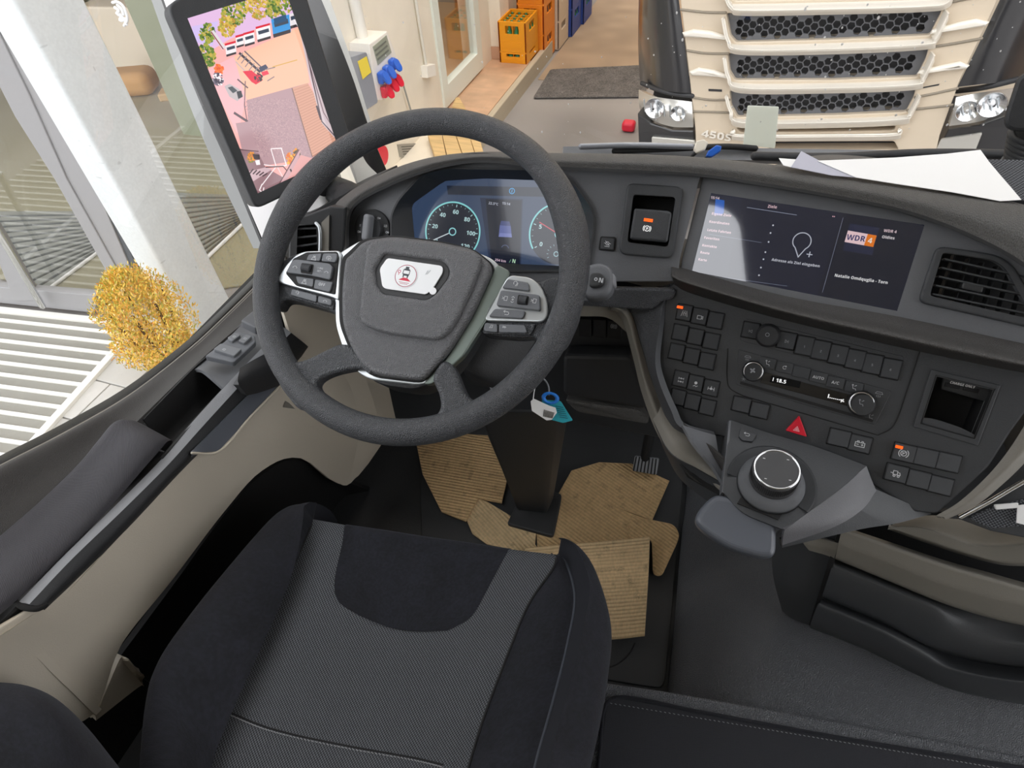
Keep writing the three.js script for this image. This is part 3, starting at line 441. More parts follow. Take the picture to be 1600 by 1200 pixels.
{ // light switch, park brake, small button
  const r = PA.loc(583, 358).distanceTo(PA.loc(610, 358));
  const at2 = (geo, x, y, h) => geo.applyMatrix4(new THREE.Matrix4().makeTranslation(PA.loc(x, y).x, PA.loc(x, y).y, h)).applyMatrix4(PA.M);
  const cyl = (a, b, h) => new THREE.CylinderGeometry(a, b, h, 48).rotateX(Math.PI / 2);
  const sw = D('light_switch', at2(cyl(r, r * 1.03, 0.006), 583, 358, 0.002), M.black);
  D('switch_dial', at2(cyl(r * 0.58, r * 0.62, 0.008), 584, 359, 0.008), M.console);
  D('switch_handle', at2(rbox(0.013, r * 1.35, 0.02, 0.005, 4), 583, 357, 0.018), M.grip);
  for (const [n, x, y] of [['zero', 581, 340], ['lamp', 564, 352], ['side', 561, 362], ['side', 592, 341], ['lamp', 602, 353], ['side', 605, 363]]) icon(sw, n, PA, x, y, 0.0056, 0.009);
  D('brake_bezel', plateOn(PA, parkOut, { h: 0.008, t: 0.008, b: 0.003, r: 0.006, seg: 3, holes: [{ px: parkIn, r: 0.004 }] }), M.console);
  const w = px(PA, parkIn).map((p) => PA.pt(p.x, p.y, 0.001)); w.push(w[0]);
  const w2 = px(PA, parkIn).map((p) => PA.pt(p.x, p.y, -0.045)); w2.push(w2[0]);
  D('brake_recess', merge([shell([w, w2], { t: 0.002, nu: 65, nv: 3, linU: true, linV: true, flip: 1 }), plateOn(PA, parkIn, { h: -0.04, t: 0.004, b: 0 })]), M.deep);
  const lev = D('brake_lever', plateOn(PA, [[991, 325], [1044, 329], [1050, 333], [1043, 379], [985, 374], [984, 368]], { h: 0.012, t: 0.04, b: 0.004, r: 0.004, seg: 4 }), M.console);
  putSub(lev, 'indicator_light', rbox(0.013, 0.0045, 0.001, 0.0004), M.orange, PA.pick(1013, 344, 0.0122), PA.q); icon(lev, 'park', PA, 1011, 357, 0.0126, 0.015, inkBright);
  const sb = D('switch_frame', plateOn(PA, [[938, 369], [961, 370], [963, 373], [961, 392], [958, 393], [936, 391], [935, 388]], { h: 0.002, t: 0.006, b: 0.001, r: 0.003 }), M.deep);
  const bt = D('button', plateOn(PA, [[940, 371.5], [960, 373], [958.5, 390.5], [938, 389]], { h: 0.004, t: 0.006, b: 0.001, r: 0.002 }), M.button); icon(bt, 'retarder', PA, 949, 381, 0.0044, 0.014);
}
// centre panel with the display and the air vent
const scr = [[1110, 300], [1447, 350], [1403, 488], [1079, 425]];
const ventOut = [[1464, 384], [1510, 390], [1560, 398], [1584, 414], [1600, 440], [1640, 520], [1600, 510], [1500, 487], [1440, 474], [1437, 464]], ventIn = [[1470, 390], [1510, 395], [1556, 403], [1576, 417], [1590, 443], [1625, 506], [1595, 499], [1500, 477], [1452, 466], [1449, 460]];
D('centre_panel', plateOn(PB, [[1098, 276], [1200, 291], [1300, 308], [1400, 328], [1480, 354], [1560, 390], [1620, 428], [1680, 480], [1680, 565], [1600, 545], [1403, 500], [1225, 464], [1062, 430], [1066, 402]], { t: 0.014, b: 0.0015, holes: [{ px: scr, r: 0.002 }, { px: ventIn, r: 0.008 }] }), M.fascia);
{
  const w = 0.291, h = 0.115, u0 = PB.loc(...scr[0]), S = 5200;
  const L = scr.map(([x, y]) => PB.loc(x, y, -0.001)), x0 = Math.min(...L.map((p) => p.x)), x1 = Math.max(...L.map((p) => p.x)), y0 = Math.min(...L.map((p) => p.y)), y1 = Math.max(...L.map((p) => p.y));
  const c = document.createElement('canvas'); c.width = Math.round((x1 - x0) * S); c.height = Math.round((y1 - y0) * S); const k = c.getContext('2d');
  const q = (x, y) => { const p = PB.loc(x, y, -0.001); return [(p.x - x0) * S, (y1 - p.y) * S]; }, poly = (pts, fill) => { k.fillStyle = fill; k.beginPath(); pts.forEach(([x, y], i) => (i ? k.lineTo(...q(x, y)) : k.moveTo(...q(x, y)))); k.closePath(); k.fill(); };
  const text = (s, x, y, hh, col, al = 'left') => { const [X, Y] = q(x, y); k.fillStyle = col; k.font = 'bold ' + hh + 'px sans-serif'; k.textAlign = al; k.textBaseline = 'middle'; k.fillText(s, X, Y); }, ln = (a, b, col, wd) => { k.strokeStyle = col; k.lineWidth = wd; line(k, q(...a), q(...b)); };
  k.fillStyle = '#171d33'; k.fillRect(0, 0, c.width, c.height);
  poly([[1118, 301], [1318, 332], [1276, 480], [1200, 465], [1240, 320]], '#171d33'); poly([[1080, 425], [1110, 300], [1160, 308], [1135, 437]], '#1a2138'); poly([[1318, 332], [1447, 350], [1403, 488], [1276, 462]], '#141a2c');
  text('15:14', 1110.5, 308.5, 26, '#f0d8de'); text('Ziele', 1207, 323, 28, '#f3ccd4', 'center'); ln([1167, 324], [1245, 336], '#9aa0b4', 4);
  poly([[1118, 311], [1132, 313], [1131, 332], [1127, 337], [1116, 335]], '#1461c4');
  for (const [s, x, y] of [['Eigene Ziele', 1112, 333.5], ['Koordinaten', 1108, 346], ['Letzte Fahrten', 1105, 359], ['Favoriten', 1100, 371], ['Kontakte', 1097, 383], ['Route', 1094, 394], ['Karte', 1091, 405]]) text(s, x, y, 25, '#f3c8d0');
  for (const [a, b] of [[[1108, 366], [1190, 379]], [[1092, 428], [1230, 447]]]) ln(a, b, '#7d8499', 3);
  for (const [x, y] of [[1208, 352], [1204, 364], [1201, 378], [1196, 394], [1193, 405], [1189, 418], [1186, 430]]) { k.fillStyle = '#d8dbe6'; k.beginPath(); k.arc(...q(x, y), 6, 0, 7); k.fill(); }
  { const [X, Y] = q(1253, 377); k.strokeStyle = '#c6cad6'; k.lineWidth = 7; k.beginPath(); k.arc(X, Y, 60, 2.2, 7.22); k.lineTo(X, Y + 112); k.closePath(); k.stroke(); line(k, [X + 50, Y + 84], [X + 90, Y + 84]); line(k, [X + 70, Y + 64], [X + 70, Y + 104]); }
  text('Adresse als Ziel eingeben', 1243, 410.5, 27, '#d9dbe4', 'center'); text('•• ▪▪', 1306, 339, 26, '#f3b9c4', 'center'); ln([1317.5, 340], [1285, 457], '#8b90a4', 3);
  poly([[1328, 349], [1374, 356], [1363, 399], [1317, 391]], '#222844'); poly([[1325, 360], [1370, 368], [1364.5, 386], [1319.5, 378]], '#f7d5da'); poly([[1356, 365.6], [1370, 368], [1364.5, 386], [1350, 383.4]], '#f28021');
  { const [X, Y] = q(1337.5, 372), [X2, Y2] = q(1359.8, 376); k.textAlign = 'center'; k.fillStyle = '#1f2a66'; k.font = 'bold 52px sans-serif'; k.fillText('WDR', X, Y); k.fillStyle = '#fff3ea'; k.font = 'bold 50px sans-serif'; k.fillText('4', X2, Y2); }
  text('WDR 4', 1381, 360, 26, '#f0d4da'); text('Oldies', 1378, 370, 26, '#f6eef0'); text('Natalie Omdquglia - Torn', 1304, 430, 28, '#ffffff');
  const t = new THREE.CanvasTexture(c); t.colorSpace = THREE.SRGBColorSpace; t.wrapS = t.wrapT = THREE.ClampToEdgeWrapping;
  const g = plate(L, { h: -0.001, t: 0.006, b: 0 }); const u = g.attributes.uv, ps = g.attributes.position; for (let i = 0; i < u.count; i++) u.setXY(i, (ps.getX(i) - x0) / (x1 - x0), (ps.getY(i) - y0) / (y1 - y0));
  D('touch_screen', g.applyMatrix4(PB.M), phy({ color: 0x030304, roughness: 0.05, ior: 1.9, emissive: 0xffffff, emissiveMap: t, emissiveIntensity: 0.6, clearcoat: 1, clearcoatRoughness: 0.02 }), 'wide dark blue navigation and radio screen');
}
{ // air vent
  const v = D('vent_frame', plateOn(PB, ventOut, { h: 0.006, t: 0.012, b: 0.003, r: 0.01, seg: 3, holes: [{ px: ventIn, r: 0.008 }] }), M.console);
  D('vent_box', merge([plateOn(PB, ventIn, { h: -0.06, t: 0.004, b: 0 })]), M.deep);
  for (let i = 0; i < 5; i++) { const t = i, a = PB.pick(1473 - t * 4.6, 405 + t * 13.6, -0.006), b = PB.pick(1640, 442 + t * 13.9, -0.006); const g = rbox(a.distanceTo(b), 0.0026, 0.016, 0.001); const m = a.clone().add(b).multiplyScalar(0.5), xd = b.clone().sub(a).normalize(); const q = new THREE.Quaternion().setFromRotationMatrix(new THREE.Matrix4().makeBasis(xd, new THREE.Vector3().crossVectors(PB.n, xd), PB.n)); put(dash, 'vent_slat', g, M.console, m, q); }
  for (let i = 0; i < 7; i++) { const a = PB.pick(1490 + i * 22, 398 + i * 6, -0.03), b = PB.pick(1466 + i * 23, 470 + i * 5, -0.03); const g = rbox(0.002, a.distanceTo(b), 0.02, 0.0008), m = a.clone().add(b).multiplyScalar(0.5), yd = a.clone().sub(b).normalize(); put(dash, 'vent_fin', g, M.black, m, new THREE.Quaternion().setFromRotationMatrix(new THREE.Matrix4().makeBasis(new THREE.Vector3().crossVectors(yd, PB.n), yd, PB.n))); }
  D('vent_tab', plateOn(PB, [[1505, 440], [1538, 447], [1535, 458], [1502, 451]], { h: 0.002, t: 0.014, b: 0.002, r: 0.003 }), M.black);
}
// shelf under the screen
D('shelf', shell([
  [[1049, 414], [1075, 421], [1225, 462], [1405, 495], [1600, 537], [1700, 560]].map(([x, y]) => PB.pick(x, y, 0.002)), [[1050, 420], [1075, 429], [1225, 473], [1404, 510], [1590, 550], [1700, 577]].map(([x, y]) => PB.pick(x, y, 0.022)),
  [[1050, 428], [1078, 440], [1225, 482], [1400, 521], [1570, 558], [1700, 585]].map(([x, y]) => PB.pick(x, y, 0.045)), [[1051, 436], [1082, 448], [1225, 490], [1400, 531], [1560, 566], [1700, 592]].map(([x, y]) => PB.pick(x, y, 0.044)),
  [[1054, 445], [1085, 460], [1225, 500], [1400, 541], [1560, 575], [1700, 600]].map(([x, y]) => PB.pick(x, y, 0.0))], { t: 0.003, nu: 50, nv: 20, linV: false }), M.ledge);
// console with switches below
const PC = frame(PB.pt(0, 0, -0.004), PB.n), chOut = [[1455, 577], [1564, 602], [1528, 697], [1427, 667]], chIn = [[1461, 584], [1557, 607], [1524, 688], [1436, 663]];
D('console_panel', plateOn(PC, [[1056, 440], [1085, 452], [1225, 492], [1400, 533], [1560, 567], [1640, 585], [1606, 640], [1580, 675], [1545, 730], [1465, 803], [1430, 800], [1320, 730], [1240, 700], [1115, 681], [1062, 666], [1048, 640], [1030, 597], [1025, 562], [1032, 512], [1042, 450]], { t: 0.016, b: 0.003, r: 0.004, seg: 3, holes: [{ px: chIn, r: 0.002 }] }), M.console);
{
  const groove = (list, w = 1.2, h = 0.0006) => cord(list.map(([x, y]) => PC.pick(x, y, h)), 0.0006 * w, list.length * 8, 5);
  D('panel_seam', merge([groove([[1137, 545], [1136, 590], [1140, 606], [1160, 618]]), groove([[1160, 618], [1372, 680]]), groove([[1372, 680], [1394, 668], [1418, 608], [1437, 550]]), groove([[1437, 550], [1440, 542]])]), M.deep);
  const btn = (x, y, w, h, ic, o = {}) => {
    const key = 'b' + w + h; iconGeo[key] ??= rbox(w, h, 0.009, 0.0016, 3); iconGeo[key + 'g'] ??= rbox(w + 0.0026, h + 0.0026, 0.005, 0.001, 1);
    const tilt = PC.q.clone().multiply(new THREE.Quaternion().setFromAxisAngle(V(1, 0, 0), -0.07));
    const m = put(dash, o.name ?? 'button', iconGeo[key], M.button, PC.pick(x, y, 0.0015), tilt, o.label); putSub(m, 'button_gap', iconGeo[key + 'g'], M.deep, PC.pick(x, y, -0.0005), PC.q);
    if (ic) { const s = putSub(m, 'symbol', iconPlane(ic, o.w ?? 0.013), o.mat ?? ink, PC.pick(x, y + 1.5, 0.0063), tilt); }
    if (o.led) putSub(m, 'indicator_light', rbox(0.009, 0.004, 0.002, 0.0006), M.orange, PC.pick(x - 7, y - 8.5, 0.0062), tilt);
    return m;
  };
  const a = 0.0212, b = 0.0228;
  [[1069.5, 488.5, 'lane', 1], [1093.5, 494.5, 'cam'], [1118, 500.5], [1063, 519.5], [1087, 526], [1111.5, 533], [1057.5, 549.5], [1081, 556.5], [1105, 564], [1064, 592, 'axle'], [1087, 598.5, 'slip'], [1111, 606, 'diff'], [1059.5, 620.5], [1082, 628], [1105.5, 636]].forEach(([x, y, i, led]) => btn(x, y, a, b, i, { led }));
  D('radio_panel', plateOn(PC, [[1167, 498], [1412, 557], [1403, 596], [1156, 532]], { h: 0.0008, t: 0.004, b: 0.0006, r: 0.002 }), M.button);
  btn(1173, 516, 0.022, 0.022, 'prev', { w: 0.01, mat: inkDim }); btn(1229, 532, 0.023, 0.023, 'next', { w: 0.01, mat: inkDim });
  [[1257, 540], [1282.5, 547], [1309.5, 554], [1336, 561.5], [1363, 568.5], [1391.5, 576]].forEach(([x, y], i) => btn(x, y, 0.0218, 0.0258, String(i + 1), { w: 0.009, mat: inkDim }));
  const knob = (x, y, r, h, ic, cap) => { const g = new THREE.LatheGeometry([[0, h], [r * 0.78, h], [r * 0.86, h - 0.0015], [r * 0.9, h - 0.003], [r, 0.004], [r * 1.04, 0], [0, 0]].map((p) => new THREE.Vector2(...p)), 48).rotateX(Math.PI / 2); const m = put(dash, 'knob', g, M.black, PC.pick(x, y, 0.002), PC.q); if (cap) putSub(m, 'metal_ring', new THREE.TorusGeometry(r * 0.84, 0.0011, 8, 48), M.chrome, PC.pick(x, y, 0.002 + h - 0.0012), PC.q); putSub(m, 'symbol', iconPlane(ic, 0.012), inkDim, PC.pick(x - 1, y - 1, 0.0026 + h), PC.q); return m; };
  knob(1200, 524, 0.0165, 0.014, 'power');
  D('climate_panel', plateOn(PC, [[1154, 546], [1394, 611], [1367, 664], [1150, 601]], { h: 0.0012, t: 0.004, b: 0.0008, r: 0.003 }), M.button);
  D('climate_display', plateOn(PC, [[1193, 581], [1332, 618], [1326, 635], [1188, 598]], { h: 0.0026, t: 0.002, b: 0.0004, r: 0.001 }), M.gloss);
  D('panel_slot', plateOn(PC, [[1157, 596], [1365, 656], [1363, 660], [1156, 600]], { h: 0.0022, t: 0.001, b: 0 }), M.deep);
  const cb = (x, y, ic, w = 0.011) => { const m = put(dash, 'climate_button', iconGeo.cb ??= rbox(0.0222, 0.0155, 0.003, 0.0008), M.button, PC.pick(x, y, 0.0022), PC.q); if (ic) putSub(m, 'symbol', iconPlane(ic, w), ink, PC.pick(x, y, 0.0042), PC.q); };
  cb(1199, 567, 'seat'); cb(1226, 574, 'recirc'); cb(1252, 581.5); cb(1279, 589.5, 'AUTO', 0.018); cb(1305.5, 597.5, 'AC', 0.014); cb(1334, 605, 'seat');
  const cd = dash.children.find((m) => m.name === 'climate_display');
  const cp = dash.children.find((m) => m.name === 'climate_panel'); for (const [n, x, y, w] of [['screen', 1168, 560, 0.012], ['snow', 1162, 592, 0.01], ['screen', 1373, 617, 0.013], ['seat', 1360, 651, 0.011]]) icon(cp, n, PC, x, y, 0.0018, w, inkDim);
  const dc = document.createElement('canvas'); dc.width = 512; dc.height = 128; const k = dc.getContext('2d'); k.fillStyle = '#000'; k.fillRect(0, 0, 512, 128); k.fillStyle = '#fff'; k.textBaseline = 'middle'; k.font = 'bold 92px sans-serif'; k.fillText('18.5', 96, 66); k.fillRect(40, 30, 12, 66);
  const dct = new THREE.CanvasTexture(dc); dct.colorSpace = THREE.SRGBColorSpace;
  putSub(cd, 'temperature_readout', new THREE.PlaneGeometry(0.04, 0.01), std({ color: 0x000000, emissive: 0xffffff, emissiveMap: dct, emissiveIntensity: 0.9 }), PC.pick(1227, 596.5, 0.0028), PC.q);
  putSub(cd, 'fan_bar', merge([...Array(8)].map((_, i) => rbox(0.0013, i ? 0.0012 : 0.0055, 0.0004, 0.0001).translate(i * 0.0024, i ? 0 : 0.002, 0))), std({ color: 0xffffff, emissive: 0xffffff, emissiveIntensity: 0.6 }), PC.pick(1294, 621, 0.003), PC.q);
  icon(cd, 'fan', PC, 1316, 626, 0.003, 0.008, inkBright);
  knob(1177, 580, 0.0148, 0.016, 'fan', 1); knob(1346, 630, 0.0172, 0.018, 'seat', 1);
  btn(1158.5, 632, 0.0245, 0.021); btn(1186.5, 641, 0.0245, 0.021); btn(1311, 684, 0.0265, 0.0225); btn(1343.5, 693, 0.0265, 0.0225, 'battery', { w: 0.017 });
  btn(1412, 707, 0.0262, 0.023, 'brake', { w: 0.017, led: 1 }); btn(1446, 714.5, 0.0262, 0.023); btn(1481, 722, 0.0262, 0.023); btn(1400, 739, 0.0262, 0.0225, 'truck', { w: 0.016 }); btn(1434.5, 748.5, 0.0262, 0.0225); btn(1469, 758, 0.0262, 0.0225);
  const hz = D('hazard_button', plateOn(PC, [[1249, 650], [1227, 673], [1261, 683]], { h: 0.006, t: 0.01, b: 0.0015, r: 0.002, seg: 3 }), M.red, 'red triangular hazard button'); icon(hz, 'triangle', PC, 1245, 670, 0.0064, 0.013, std({ map: atlasTex, color: 0xffb9bf, transparent: true }));
  // charging tray
  D('tray_frame', plateOn(PC, chOut, { h: 0.002, t: 0.004, b: 0.001, r: 0.002, holes: [{ px: chIn, r: 0.002 }] }), M.console);
  const A = chIn.map(([x, y]) => PC.pick(x, y, 0.001)), B = chIn.map(([x, y]) => PC.pick(x, y, 0.001).addScaledVector(PC.n, -0.06).add(V(0, -0.004, 0)));
  D('tray_box', merge([shell([[...A, A[0]], [...B, B[0]]], { t: 0.002, nu: 41, nv: 3, linU: true, linV: true, flip: 1 }), shell([[B[0], B[1]], [B[3], B[2]]], { t: 0.002, nu: 2, nv: 2, linU: true, linV: true })]), M.deep);
  const U = frame(PC.pick(1510, 605, -0.012), PC.n.clone().add(V(0, -0.25, 0.1)));
  const ub = D('charging_socket', plateOn(U, [[1474, 584], [1549, 603], [1546, 630], [1470, 609]], { t: 0.03, b: 0.002, r: 0.003 }), M.black);
  for (const [x, y] of [[1488, 603], [1517, 609]]) putSub(ub, 'usb_port', rbox(0.018, 0.006, 0.002, 0.001), M.deep, U.pick(x, y, 0.0), U.q);
  const tc = document.createElement('canvas'); tc.width = 512; tc.height = 64; const kk = tc.getContext('2d'); kk.fillStyle = '#fff'; kk.font = 'bold 52px sans-serif'; kk.textAlign = 'center'; kk.textBaseline = 'middle'; kk.fillText('CHARGE ONLY', 256, 34, 500);
  const tct = new THREE.CanvasTexture(tc); tct.colorSpace = THREE.SRGBColorSpace; putSub(ub, 'lettering', new THREE.PlaneGeometry(0.041, 0.0062), std({ map: tct, transparent: true, color: 0xdddddd }), U.pick(1504, 601, 0.0006), U.q);
  D('tray_lip', shell([[[1432, 652], [1460, 655], [1500, 668], [1526, 681]], [[1428, 666], [1455, 674], [1495, 686], [1527, 695]]].map((r) => r.map(([x, y]) => PC.pick(x, y, 0.0))), { t: 0.003, nu: 12, nv: 4 }), M.console);
}
{ // controller platform standing out of the console, with rotary knob
  const H = frame(onY(1207, 755, 0.59), V(-0.05, 0.985, 0.165));
  D('controller_platform', shell([
    [[1141, 656], [1200, 676], [1277, 699], [1354, 728]].map(([x, y]) => H.pick(x, y, -0.002)),
    [[1136, 700], [1200, 720], [1260, 735], [1318, 760]].map(([x, y]) => H.pick(x, y, 0.0)),
    [[1132, 740], [1180, 775], [1235, 790], [1272, 794]].map(([x, y]) => H.pick(x, y, 0.0)),
    [[1129, 768], [1160, 800], [1200, 818], [1226, 828]].map(([x, y]) => H.pick(x, y, -0.002))], { t: 0.004, nu: 26, nv: 26 }), M.console);
  D('platform_side', shell([[H.pick(1139, 657, -0.001), H.pick(1134, 712, 0), H.pick(1128, 769, -0.002)], [H.pick(1130, 665, -0.06), H.pick(1126, 720, -0.05), H.pick(1124, 775, -0.05)]], { t: 0.003, nu: 10, nv: 4, linV: true }), M.fascia);
  D('platform_front', shell([
    [[1354, 728], [1318, 758], [1272, 792], [1226, 827]].map(([x, y]) => H.pick(x, y, -0.001)), [[1362, 750], [1335, 782], [1290, 815], [1224, 838]].map(([x, y]) => H.pick(x, y, -0.014)),
    [[1370, 768], [1345, 798], [1300, 825], [1222, 852]].map(([x, y]) => H.pick(x, y, -0.026))], { t: 0.004, nu: 24, nv: 10 }), M.litFacet);  // lighter grey than the top: light on this face is put into the colour
  D('platform_apron', shell([[[1368, 764], [1345, 792], [1330, 800], [1222, 846]].map(([x, y]) => H.pick(x, y, -0.024)), [[1456, 803], [1400, 818], [1340, 828], [1222, 856]].map(([x, y], i) => H.pick(x, y, -0.06 + 0.006 * i))], { t: 0.006, nu: 24, nv: 8 }), M.console);
  const bb = D('button', plateOn(H, [[1157, 669], [1183, 678], [1176, 690], [1160, 688], [1154, 682]], { h: 0.0022, t: 0.004, b: 0.0008, r: 0.002 }), M.console); icon(bb, 'back', H, 1167, 678, 0.0026, 0.012);
  const base = H.pick(1204, 757, 0.0);
  const ro = new THREE.LatheGeometry([[0.056, 0.001], [0.058, 0.004], [0.055, 0.004], [0.05, 0.0015], [0.043, 0.0015]].map((p) => new THREE.Vector2(...p)), 64, 1.0, 3.7).rotateX(Math.PI / 2);
  put(dash, 'knob_dish', ro, M.console, base, H.q);
  put(dash, 'knob_base', new THREE.LatheGeometry([[0, 0.018], [0.03, 0.018], [0.036, 0.016], [0.0425, 0.008], [0.044, 0.0], [0, 0]].map((p) => new THREE.Vector2(...p)), 64).rotateX(Math.PI / 2), M.fascia, base, H.q);
  const kn = put(dash, 'rotary_knob', new THREE.LatheGeometry([[0, 0.046], [0.0262, 0.046], [0.0262, 0.045], [0.0298, 0.043], [0.0298, 0.02], [0.031, 0.016], [0, 0.016]].map((p) => new THREE.Vector2(...p)), 64).rotateX(Math.PI / 2), M.knobTop, base, H.q, 'round controller knob with a chrome ring');
  const top = base.clone().addScaledVector(H.n, 0.0455);
  putSub(kn, 'metal_ring', new THREE.TorusGeometry(0.0278, 0.0016, 10, 64), M.chrome, top, H.q);
  putSub(kn, 'knurling', merge([...Array(72)].map((_, i) => rbox(0.0012, 0.0012, 0.016, 0.0004, 1).translate(0.03, 0, 0).rotateZ(i * Math.PI / 36))), M.black, base.clone().addScaledVector(H.n, 0.033), H.q);
  for (let i = 0; i < 4; i++) { const a = i * Math.PI / 2 + 0.95; putSub(kn, 'tick_mark', rbox(0.003, 0.0008, 0.0003, 0.0001), M.white, top.clone().addScaledVector(H.u, 0.021 * Math.cos(a)).addScaledVector(H.v, 0.021 * Math.sin(a)).addScaledVector(H.n, 0.0005), H.q); }
  D('platform_slot', plateOn(H, [[1158, 776], [1222, 803], [1216, 812], [1152, 786]], { h: 0.001, t: 0.002, b: 0 }), M.deep);
  // padded selector paddle in front of the knob
  const Q = frame(onY(1150, 820, 0.565), V(-0.06, 0.93, 0.36));
  D('hand_paddle', merge([plateOn(Q, [[1084, 813], [1092, 795], [1109, 777], [1121, 771], [1145, 776], [1180, 790], [1203, 801], [1214, 817], [1213, 868], [1192, 871], [1140, 856], [1100, 831]], { h: 0.004, t: 0.03, b: 0.009, r: 0.012, seg: 5 }), cord([Q.pick(1185, 800, -0.02), H.pick(1190, 785, -0.02)], 0.014)]), M.paddle, 'smooth blue-grey paddle lever');
}
{ // lower edge trim, knee panels and left air vent
  const edge = [[962, 474], [985, 488], [1003, 545], [1022, 605], [1050, 670], [1085, 712], [1128, 752]], dep = [1.0, 1.0, 1.005, 1.0, 0.985, 0.965, 0.94];
  const inn = [[950, 484], [972, 500], [988, 555], [1003, 615], [1028, 680], [1062, 728], [1126, 775]];
  D('console_edge_trim', shell([edge.map(([x, y], i) => at(x, y, dep[i] - 0.01)), edge.map(([x, y], i) => at((x + inn[i][0]) / 2, (y + inn[i][1]) / 2, dep[i] - 0.02)), inn.map(([x, y], i) => at(x, y, dep[i]))], { t: 0.008, nu: 40, nv: 10 }), M.greyTrim);
  D('console_flank', shell([[[1058, 440], [1042, 450], [1030, 512], [1024, 562], [1030, 597], [1048, 640], [1064, 668], [1116, 682]].map(([x, y], i) => at(x, y, 0.96 - 0.004 * i)), [[1010, 452], [1008, 475], [1010, 520], [1010, 560], [1020, 597], [1040, 650], [1062, 684], [1122, 712]].map(([x, y], i) => at(x, y, 0.975 - 0.003 * i)), [[940, 455], [962, 474], [987, 490], [1004, 545], [1023, 605], [1051, 670], [1086, 714], [1130, 757]].map(([x, y], i) => at(x, y, 1.0 - 0.006 * i))], { t: 0.01, nu: 40, nv: 14 }), M.leather);
  D('console_flank_panel', shell([[[1066, 664], [1090, 672], [1118, 680]].map(([x, y]) => at(x, y, 0.925)), [[1082, 690], [1105, 712], [1128, 740]].map(([x, y]) => at(x, y, 0.91)), [[1100, 712], [1118, 735], [1134, 765]].map(([x, y]) => at(x, y, 0.905))], { t: 0.004, nu: 10, nv: 10 }), M.fascia);
  D('console_lower_trim', shell([[[1060, 700], [1085, 730], [1130, 752]].map(([x, y]) => at(x, y, 0.945)), [[1056, 712], [1082, 745], [1130, 778]].map(([x, y]) => at(x, y, 0.94))], { t: 0.006, nu: 14, nv: 5 }), M.black);
  const q = (l, d) => l.map(([x, y], i) => at(x, y, Array.isArray(d) ? d[i] : d));
  D('console_trim_foot', shell([q([[1034, 628], [1060, 666], [1092, 706], [1130, 745]], [0.975, 0.95, 0.935, 0.92]), q([[1028, 645], [1052, 690], [1092, 722], [1130, 750]], [0.968, 0.942, 0.928, 0.915]), q([[1020, 655], [1047, 706], [1090, 732], [1130, 755]], [0.975, 0.945, 0.93, 0.917])], { t: 0.006, nu: 24, nv: 10 }), M.greyTrim);
  D('console_trim_inlay', shell([q([[1056, 656], [1096, 702], [1130, 738]], [0.945, 0.925, 0.91]), q([[1068, 660], [1110, 698], [1134, 722]], [0.94, 0.915, 0.9])], { t: 0.005, nu: 16, nv: 4 }), M.trim);
  D('console_foot_face', shell([q([[1021, 657], [1047, 708], [1090, 734], [1131, 757]], [0.974, 0.944, 0.929, 0.916]), q([[1036, 700], [1058, 742], [1085, 768], [1131, 800]], [1.0, 0.98, 0.965, 0.945])], { t: 0.006, nu: 20, nv: 5 }), M.console);
  D('console_pocket', shell([q([[1064, 727], [1098, 743], [1131, 759]], [0.945, 0.932, 0.92]), q([[1074, 746], [1102, 762], [1131, 778]], [0.952, 0.94, 0.926])], { t: 0.003, nu: 8, nv: 4 }), M.deep);
  const K = frame(at(930, 560, 1.06), V(0.05, 0.25, 0.97));
  D('knee_lip', shell([[[800, 470], [905, 476], [955, 480], [978, 492]].map(([x, y]) => at(x, y, 1.0)), [[800, 490], [905, 494], [950, 497], [980, 520]].map(([x, y]) => at(x, y, 1.01))], { t: 0.03, nu: 16, nv: 6 }), M.greyTrim);
  D('knee_panel', plateOn(K, [[780, 480], [985, 490], [1030, 640], [1060, 690], [880, 655], [780, 660]], { h: -0.03, t: 0.02, b: 0.003 }), M.black);
  D('knee_shelf', plateOn(K, [[880, 555], [985, 558], [1012, 620], [1010, 640], [880, 618]], { h: 0.012, t: 0.04, b: 0.006, r: 0.01 }), M.black);
  D('knee_lower_cover', plateOn(K, [[880, 625], [1000, 640], [1015, 665], [900, 645]], { h: 0.006, t: 0.03, b: 0.006, r: 0.01 }), M.pad);
  for (let i = 0; i < 3; i++) { const m = D('knee_switch', plateOn(K, [[903 + i * 23, 498 + i * 1.5], [924 + i * 23, 499.5 + i * 1.5], [924 + i * 23, 528 + i * 1.5], [904 + i * 22, 526 + i * 1.5]], { h: 0.0, t: 0.03, b: 0.002, r: 0.002 }), M.deep); if (i === 2) icon(m, 'brake', K, 959, 510, 0.0005, 0.014, inkDim); }
  // air vent beside the door
  const A = frame(at(520, 375, 1.03), V(0.35, 0.45, 0.82));
  D('vent_housing', plateOn(A, [[452, 345], [515, 322], [540, 324], [536, 420], [450, 420]], { t: 0.05, b: 0.003, holes: [{ px: [[462, 350], [497, 347], [500, 412], [460, 412]], r: 0.006 }] }), M.black);
  D('vent_box', plateOn(A, [[458, 345], [505, 342], [505, 415], [456, 415]], { h: -0.05, t: 0.003, b: 0 }), M.deep);
  for (let i = 0; i < 3; i++) { const a = A.pick(458, 358 + i * 14, -0.006), b = A.pick(499, 356 + i * 12, -0.006); D('vent_slat', cord([a, b], 0.002, 1, 6), M.console); }
  D('vent_bar', cord([A.pick(494, 349, 0.004), A.pick(499, 355, 0.006), A.pick(500, 400, 0.006), A.pick(500, 412, 0.004)], 0.0028), M.silver, 'silver vent bar');
  D('vent_cheek', shell([[[502, 348], [514, 336]].map(([x, y]) => A.pick(x, y, 0.004)), [[504, 410], [513, 410]].map(([x, y]) => A.pick(x, y, 0.004))], { t: 0.02, nu: 4, nv: 4 }), M.greyTrim);
